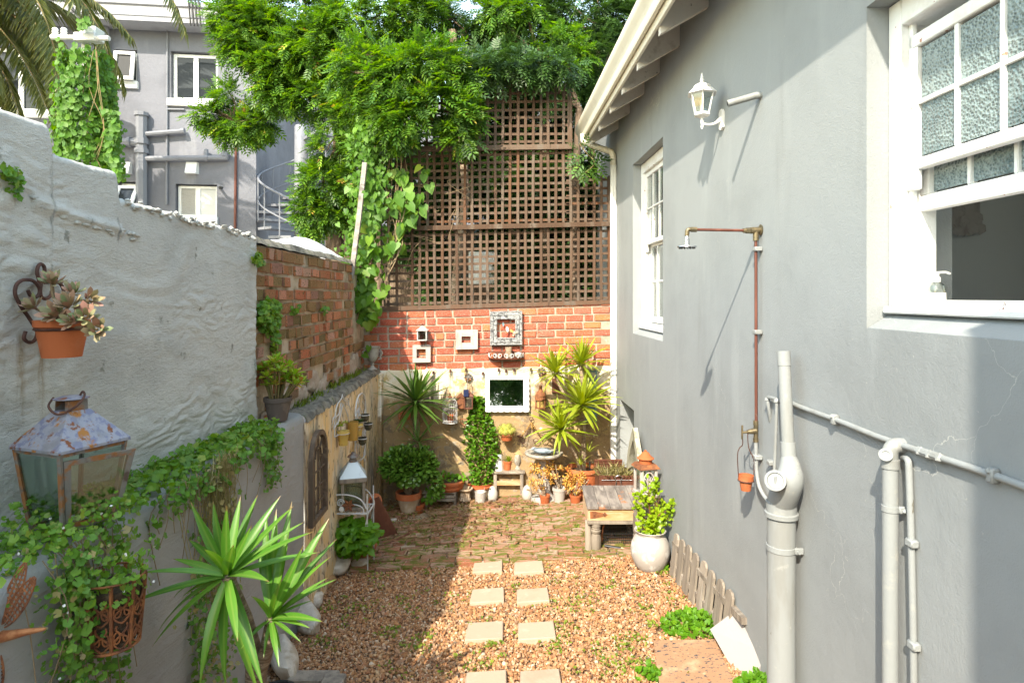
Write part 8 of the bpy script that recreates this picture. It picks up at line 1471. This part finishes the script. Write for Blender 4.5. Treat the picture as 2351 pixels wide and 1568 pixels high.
# stone dove on the bowl: body, wings folded, head and tail
dv = thing('dove_figure', 'blue grey stone dove figure lying in the birdbath', 'figurine', q + Vector((0, -.02, zr - .02))); dp_ = q + Vector((-.03, -.03, zr + .01)); mb = MB(); mb.tube(smooth([dp_ + Vector((.13, 0, -.005)), dp_ + Vector((.08, 0, .0)), dp_ + Vector((.02, 0, .008)), dp_ + Vector((-.04, 0, .012)), dp_ + Vector((-.08, -.01, .03)), dp_ + Vector((-.1, -.015, .034)), dp_ + Vector((-.118, -.02, .03))], 3), [.004, .012, .018, .022, .026, .03, .032, .033, .032, .03, .027, .024, .022, .021, .02, .018, .014, .008, .002], 12); mb.build('body', mat('dove_stone', (.3, .36, .42), [((.42, .46, .5), 12, .5, .65)], rough=.8), dv)
for s in (-1, 1): mb = MB(); mb.blob((dp_.x + .03, dp_.y + s * .024, dp_.z + .014), (.065, .008, .022), 2, .15); mb.build('wing', bpy.data.materials['dove_stone'], dv)
# orange succulents in three pots
ol = [leafmesh('fat', M['lf_orange'], 1, .45)]
for (u, v, r, h, m, lab, cl_, n_) in ((1251, 1161, .06, .125, 'terracotta', 'small terracotta pot with orange tinged jade, left of three', [(1240, 1098, 26, 20), (1222, 1118, 14, 14), (1228, 1072, 8, 8)], 34), (1284, 1157, .078, .19, 'urn_white', 'beige vase overflowing with orange jade, middle of three', [(1290, 1092, 32, 18), (1270, 1080, 18, 12), (1262, 1062, 6, 8)], 40), (1321, 1160, .066, .12, 'terracotta', 'terracotta pot of orange jade nearest the desk, right of three', [(1318, 1112, 19, 20), (1330, 1096, 10, 10)], 30)):
    q = G(u, v); t_ = thing('orange_jade', lab, 'potted plant', q, 'orange jade plants in front of the birdbath'); pot(t_, q, r, r * .7, h, m=m, n=24)
    cl4 = [(P(a, b, q.y + .02), c / F * q.y, d / F * q.y) for a, b, c, d in cl_]
    for k in range(n_):
        c, ru, rv = cl4[k % len(cl4)] if random.random() < .4 else cl4[0]; d = Vector(rdir(1)[0]); p = c + Vector((d.x * ru, d.y * ru * .8, d.z * rv)); rosette(t_, p, 7, .044, ol, -15, 75, (d + Vector((0, -.3, .6))).normalized(), .85)
    mb = MB(); [mb.tube([q + Vector((0, 0, h * .9)), c4[0] + Vector((random.gauss(0, .05), random.gauss(0, .03), -.02))], .006, 5) for c4 in cl4 for _ in range(4)]; mb.build('stem', M['bark_pale'], t_, kind='stuff')
# rusty braai box with dry grass
q = Vector((P(1416, 0, 6.15).x, 6.15, 0)); zbx = P(0, 1124, 6.1).z; bxw = .19; bo2 = thing('rusty_box', 'brown tin box with ribbed lid full of dry grass behind the desk', 'metal box', Vector((q.x, 6.2, zg(q.x, 6.2)))); x0_, x1_ = P(1376, 0, 6.1).x, P(1456, 0, 6.1).x; zt7 = P(0, 1092, 6.1).z
mb = MB(); mb.box((x0_, 6.1, zg(.9, 6.1)), (x1_, 6.115, zt7)); mb.box((x0_, 6.115, zg(.9, 6.1)), (x0_ + .012, 6.4, zt7)); mb.box((x1_ - .012, 6.115, zg(.9, 6.1)), (x1_, 6.4, zt7)); mb.box((x0_, 6.4, zg(.9, 6.1)), (x1_, 6.412, zt7)); mb.box((x0_ + .012, 6.115, zg(.9, 6.1)), (x1_ - .012, 6.4, zt7 - .06)); mb.build('body', M['rust_brown'], bo2)
za_, zb4 = P(0, 1077, 6.42).z, P(0, 1055, 6.42).z; mb = MB(); n = 24; mb.add([p for k in range(n + 1) for p in ((x0_ - .005, 6.415 + .008 * math.sin(k * 1.57), za_ + (zb4 - za_) * k / n), (x1_ - .06, 6.415 + .008 * math.sin(k * 1.57), za_ + (zb4 - za_) * k / n))], [(2 * k, 2 * k + 1, 2 * k + 3, 2 * k + 2) for k in range(n)]); mb.box((x0_ - .005, 6.43, zt7 - .02), (x1_ - .06, 6.436, zb4)); mb.build('lid', M['rust_brown'], bo2)
mb = MB(); hx = P(1420, 0, 6.08).x; mb.tube(smooth([Vector((hx - .03, 6.085, zt7 - .10)), Vector((hx - .022, 6.08, zt7 - .05)), Vector((hx - .035, 6.075, zt7 - .01)), Vector((hx, 6.07, zt7 + .012)), Vector((hx + .035, 6.075, zt7 - .01)), Vector((hx + .022, 6.08, zt7 - .05)), Vector((hx + .03, 6.085, zt7 - .10))]), .0035, 5); mb.tube([(x0_ + .02, 6.09, zt7 - .04), (x1_ - .02, 6.09, zt7 - .04)], .003, 5); mb.build('wire_handle', M['chrome'], bo2)
n = 380; pos = np.stack([RNG.uniform(x0_ + .02, x1_ - .02, n), RNG.uniform(6.12, 6.38, n), np.full(n, zt7 - .03)], 1); dg_ = leafmass('dry_grass', M['lf_dry'], 'lance', pos, np.stack([RNG.normal(0, 1, n), RNG.normal(-.4, .6, n), RNG.uniform(.2, .9, n)], 1), rdir(n), RNG.uniform(.06, .17, n), .006); tag(dg_, 'tangle of dry grass lying in the rusty tin box', 'dry grass', kind='stuff')
# wooden lantern behind the desk, on a crate
cy_ = 5.37; cx_ = P(1482, 0, cy_).x; zt8 = P(0, 1133, cy_).z; cr_ = thing('wooden_crate', 'weathered wooden crate carrying the white lantern beside the desk', 'crate', (cx_, cy_, zg(cx_, cy_)))
z_ = zg(cx_, cy_)
for k in range(3): mb = MB(); h0, h1 = z_ + (zt8 - z_) * k / 3, z_ + (zt8 - z_) * (k + 1) / 3 - .015; mb.box((cx_ - .09, cy_ - .1, h0), (cx_ + .09, cy_ - .085, h1), c=.003); mb.box((cx_ - .09, cy_ - .084, h0), (cx_ - .075, cy_ + .1, h1), c=.003); mb.build('board', M['wood_grey'], cr_)
mb = MB(); mb.box((cx_ - .105, cy_ - .11, zt8 - .014), (cx_ + .105, cy_ + .11, zt8), c=.003); mb.build('board', M['wood_grey'], cr_)
L0 = Vector((cx_, cy_, zt8 + .001)); wln = thing('white_wood_lantern', 'white chipped wooden lantern with rust red roof standing beside the desk', 'lantern', L0); w2 = .078; hL = P(0, 1072, cy_).z - zt8
TR = lambda x, y, z: L0 + Vector((x * .97 - y * .2, x * .2 + y * .97, z))
mb = MB(TR); mb.box((-w2 - .01, -w2 - .01, 0), (w2 + .01, w2 + .01, .025), c=.003); [mb.box((i * (w2 - .011) - .011, j * (w2 - .011) - .011, .025), (i * (w2 - .011) + .011, j * (w2 - .011) + .011, hL - .015), c=.002) for i in (-1, 1) for j in (-1, 1)]; mb.box((-w2, -w2, hL - .015), (w2, w2, hL), c=.002); mb.build('frame', M['wood_whitewash'], wln)
mb = MB(TR); mb.box((-w2 - .02, -w2 - .02, hL), (w2 + .02, w2 + .02, hL + .035), top=.72); mb.build('roof', M['rust'], wln, sharp=20)
mb = MB(); mb.lathe([(.055, hL + .03), (.058, hL + .07), (.072, hL + .072), (.074, hL + .078), (.045, hL + .10), (.03, hL + .125), (.01, hL + .135), (.012, hL + .142), (0, hL + .15)], L0, 20); mb.build('cowl', M['terracotta'], wln)
mb = MB(TR); ov = lambda a, b, t: (a * math.cos(t), -w2 + .002, hL * .5 + b * math.sin(t)); mb.tube([ov(.05, .085, t) for t in np.linspace(0, 6.28, 28)], .006, 6); [mb.tube([(0, -w2 + .002, hL * .5 - .06), (.018 * k, -w2 + .002, hL * .5 + .0), (.036 * k * 1.0, -w2 + .002, hL * .5 + .06 - abs(k) * .022)], .005, 5) for k in (-1, -.5, 0, .5, 1)]; mb.build('medallion', M['wood_whitewash'], wln)
for (x, y) in ((1, 0), (0, 1), (-1, 0)): mb = MB(TR); q = w2 - .022; mb.box((x * (w2 - .012) if x else -q, y * (w2 - .012) if y else -q, .025), (x * (w2 - .012) + .001 if x else q, y * (w2 - .012) + .001 if y else q, hL - .015)); mb.build('pane', M['glass'], wln)
# gothic arch frame leaning on the house wall
ga = thing('gothic_arch_frame', 'pointed gothic arch mirror in grey green wood leaning on the house wall', 'mirror', W(6.05, -.05, .05)); yc = 6.05; hw_ = .31; z0_ = .02; zs5 = .45; zap = 1.03
def gpts(hw, zb, zt):
    L = [(-hw, zb), (-hw, zs5)]
    for t in np.linspace(.12, 1, 9): L.append((-hw * (1 - t ** 1.7), zs5 + (zt - zs5) * t ** .85))
    R = [(-x, z) for x, z in reversed(L[:-1])]; return [tuple(W(yc + x, -.05 - .0 * z, z)) for x, z in L + R]
mb = MB(); mb.ring(gpts(hw_, z0_, zap), gpts(hw_ - .062, z0_ + .06, zap - .12), W(6, -.045, 0) - W(6, 0, 0)); mb.build('frame', mat('grey_green_wood', (.36, .34, .26), [((.2, .19, .13), 12, .5, .65, (1, 1, .2)), ((.5, .49, .42), 16, .55, .7)], rough=.85), ga, sharp=25)
mb = MB(); mb.prism([Vector(p) + Vector((-.004, 0, 0)) for p in gpts(hw_ - .06, z0_ + .058, zap - .116)], (.004, 0, 0)); mb.build('mirror_glass', M['mirror'], ga)
# writing desk / hatch table
tyf, tyb = 5.52, 5.93; txl, txr = P(1350, 0, tyf).x, 1.19; zf, zbk = P(0, 1167, tyf).z, P(0, 1119, tyb).z; tt = thing('slant_top_desk', 'old slant top wooden desk with strap hinge and turned legs by the house wall', 'desk', ((txl + txr) / 2, 5.72, zg(1, 5.7)))
nb_ = 5
for k in range(nb_):
    a, b = txl - .01 + (txr - txl + .01) * k / nb_, txl - .01 + (txr - txl + .01) * (k + 1) / nb_ - .004; j = random.uniform(-.002, .002); mb = MB(); mb.prism([(a, tyf - .02, zf + j), (b, tyf - .02, zf + j), (b, tyb, zbk + j), (a, tyb, zbk + j)], (0, 0, .022)); mb.build('top_plank', M['wood_table'], tt, sharp=25)
mb = MB(); mb.box((txl + .005, tyf, zf - .11), (txr - .02, tyf + .02, zf - .004), c=.003); mb.build('front_board', M['wood_pale'], tt); mb = MB(); mb.box((txl - .005, tyf - .012, zf - .14), (txr - .01, tyf + .03, zf - .112), c=.004); mb.build('front_rail', M['wood_grey'], tt)
mb = MB(); mb.prism([(txl, tyf + .02, zf - .14), (txl, tyb - .02, zf - .14), (txl, tyb - .02, zbk - .004), (txl, tyf + .02, zf - .004)], (.018, 0, 0)); mb.build('side_board', M['wood_pale'], tt)
mb = MB(); hz_ = zf - .055; mb.prism([(txl + .02, tyf - .004, hz_ - .035), (txl + .02, tyf - .004, hz_ + .03), (txl + .06, tyf - .004, hz_ + .028), (txl + .14, tyf - .004, hz_ + .012), (txl + .15, tyf - .004, hz_ + .022), (txl + .175, tyf - .004, hz_), (txl + .15, tyf - .004, hz_ - .022), (txl + .14, tyf - .004, hz_ - .012), (txl + .06, tyf - .004, hz_ - .032)], (0, .004, 0)); mb.blob((txl + .055, tyf - .006, hz_), .009, 1, .1); mb.blob((txl + .15, tyf - .006, hz_), .006, 1, .1); mb.build('strap_hinge', M['rust'], tt)
def turned(x, y, r, label=None):
    z0 = zg(x, y); h = zf - .14 - z0; mb = MB(); mb.lathe([(r * .72, 0), (r, h * .12), (r * 1.05, h * .5), (r * .8, h * .66), (r * .98, h * .7), (r * 1.0, h * .76), (r * .78, h * .8), (r * .9, h * .83), (r * .8, h * .87), (r * .95, h * .9), (r * .95, h)], (x, y, z0), 18); mb.build('leg', M['wood_grey'], tt)
turned(txl + .075, tyf + .03, .046); turned(txr - .06, tyf + .03, .04); turned(txr - .06, tyb - .05, .04)
mb = MB(); z0 = zg(txl, tyf); mb.tube([(txl + .005, tyf + .02, z0), (txl + .008, tyf + .025, z0 + .07), (txl + .004, tyf + .05, zf - .12)], [.03, .032, .026], 10); mb.build('leg', M['wood_grey'], tt)
# wire crate, pipe and spade under the desk
wc = thing('wire_crate', 'black wire mesh crate standing under the slant top desk', 'crate', (1.0, 5.7, zg(1, 5.7))); xa, xb = txl + .14, txr - .06; z0, z1 = zg(1, 5.64) + .01, zf - .15
for (k, nn) in (('upright', 17),):
    for i in range(nn): mb = MB(); x = xa + (xb - xa) * i / (nn - 1); mb.tube([(x, 5.62, z0), (x, 5.62, z1)], .0022, 4); mb.build('wire', M['iron_black'], wc)
for i in range(9): mb = MB(); z = z0 + (z1 - z0) * i / 8; mb.tube([(xa, 5.621, z), (xb, 5.621, z)], .0028 if i % 2 else .004, 4); mb.build('wire', M['iron_black'], wc)
for i in range(12): mb = MB(); x = xa + (xb - xa) * i / 11; mb.tube([(x, 5.86, z0), (x, 5.86, z1)], .0022, 4); mb.build('wire', M['iron_black'], wc)
mb = MB(); mb.box((xa - .1, 5.9, z0 - .05), (xb + .1, 5.915, z1 + .02)); single('dark_backing', mb, M['soil'], 'flat dark sheet behind the wire crate under the desk', 'board')  # flat dark sheet closing the space behind the crate
mb = MB(); mb.tube(smooth([Vector((txl + .135, 5.60, z0 + .05)), Vector((txl + .14, 5.60, z0 + .15)), Vector((txl + .17, 5.60, z0 + .23)), Vector((txl + .25, 5.60, z1))]), .008, 8); single('rusty_hoop', mb, M['rust'], 'bent rusty rod in front of the wire crate', 'rod')
sp_ = G(1420, 1272); tw_ = thing('garden_trowel', 'black trowel with pale wooden handle lying under the desk', 'trowel', sp_); zz_ = zg(.95, 5.52) + .02
a, b, c = P(1388, 1262, 5.50), P(1427, 1262, 5.5), P(1466, 1272, 5.45); mb = MB(); mb.tube([P(1388, 1252, 5.56), P(1426, 1259, 5.52)], [.012, .014], 8); mb.build('socket', M['black_plastic'], tw_); mb = MB(); mb.tube([P(1426, 1259, 5.52), c], .013, 10); mb.build('handle', M['wood_pale'], tw_); mb = MB(); mb.prism([P(1386, 1263, 5.5), P(1421, 1268, 5.47), P(1420, 1276, 5.45), P(1386, 1272, 5.47)], (0, .015, -.004)); mb.build('blade', M['black_plastic'], tw_)
# white urn with the lime bush
q = G(1497, 1309); q.y += .02; q.x = P(1497, 0, q.y).x - .015; q.z = zg(q.x, q.y); uw = thing('white_pot_bush', 'large round whitewashed urn planted with a lime green small leaved bush', 'potted plant', q); s = q.y / F
mb = MB(); mb.lathe([(.088, 0), (.10, .006), (.128, .05), (.152, .11), (.160, .17), (.152, .22), (.128, .265), (.108, .29), (.108, .298), (.122, .318), (.129, .326), (.126, .331), (.112, .322), (.098, .30), (.096, .27)], q, 44, wob=.012, cap=False); mb.lathe([(0, 0), (.088, 0)], q, 44, cap=False); mb.build('urn', M['urn_white'], uw); mb = MB(); mb.lathe([(.105, .28), (0, .285)], q, 24); mb.build('soil', M['soil'], uw)
js = []; strands = [((1500, 1225), (1492, 1180), (1490, 1130), (1488, 1108)), ((1500, 1225), (1510, 1185), (1535, 1170), (1543, 1155)), ((1500, 1225), (1480, 1190), (1468, 1172), (1462, 1160)), ((1500, 1225), (1490, 1160), (1470, 1140), (1462, 1133)), ((1500, 1225), (1505, 1170), (1502, 1120), (1505, 1108)), ((1498, 1228), (1520, 1200), (1535, 1190)), ((1500, 1230), (1480, 1215), (1472, 1205)), ((1500, 1225), (1500, 1190), (1515, 1140)), ((1500, 1232), (1500, 1220), (1500, 1205)), ((1500, 1225), (1505, 1180), (1525, 1165), (1540, 1175))]
mb = MB()
for sgm in strands:
    dy = random.uniform(-.09, .06); pts = smooth([P(u, v, q.y - .02 + dy * i / 3) for i, (u, v) in enumerate(sgm)], 6); mb.tube(pts, [.007 - .005 * i / len(pts) for i in range(len(pts))], 5)
    for k in range(62 if len(sgm) > 3 else 48): i = random.random() ** .8 * (len(pts) - 1); p = pts[int(i)] + Vector(rdir(1)[0]) * random.uniform(.008, .042); js.append((p, (p - pts[int(i)]).normalized()))
mb.build('stem', M['rust_brown'], uw); js.sort(key=lambda w: w[0].y); rl3 = leafmesh('oval', M['lf_lime'], 1, 1.05)
for p, d in js[:295]: put('leaf', rl3, uw, mw=orient(p - rootloc(uw), d + Vector((0, 0, .3)), Vector((random.gauss(-.2, .5), -.6, .8)), random.uniform(.028, .043), random.uniform(.028, .04)))
pos = np.array([tuple(p) for p, d in js[295:]]); n = len(pos); leafmass('inner_leaves', M['lf_lime'], 'oval', pos, rdir(n), rdir(n) + np.array((-.2, -.6, .8)), .036, .033, uw)
# hedge beyond the terrace behind the viewpoint: what the mirrors look back at
pos, d = in_ellipsoids([((x, -9 + .4 * math.sin(x * 3), 1.5 + random.random()), (1.4, .9, 2.2)) for x in np.arange(-9, 10, 1.5)], 9000); N = rdir(len(pos)) + np.array((0, .5, .6)); o = leafmass('rear_hedge', M['lf_dark'], 'spray', pos, d + rdir(len(pos)) * .6, N, .55, .6); tag(o, 'tall hedge beyond the terrace opposite the back wall', 'hedge', kind='stuff')
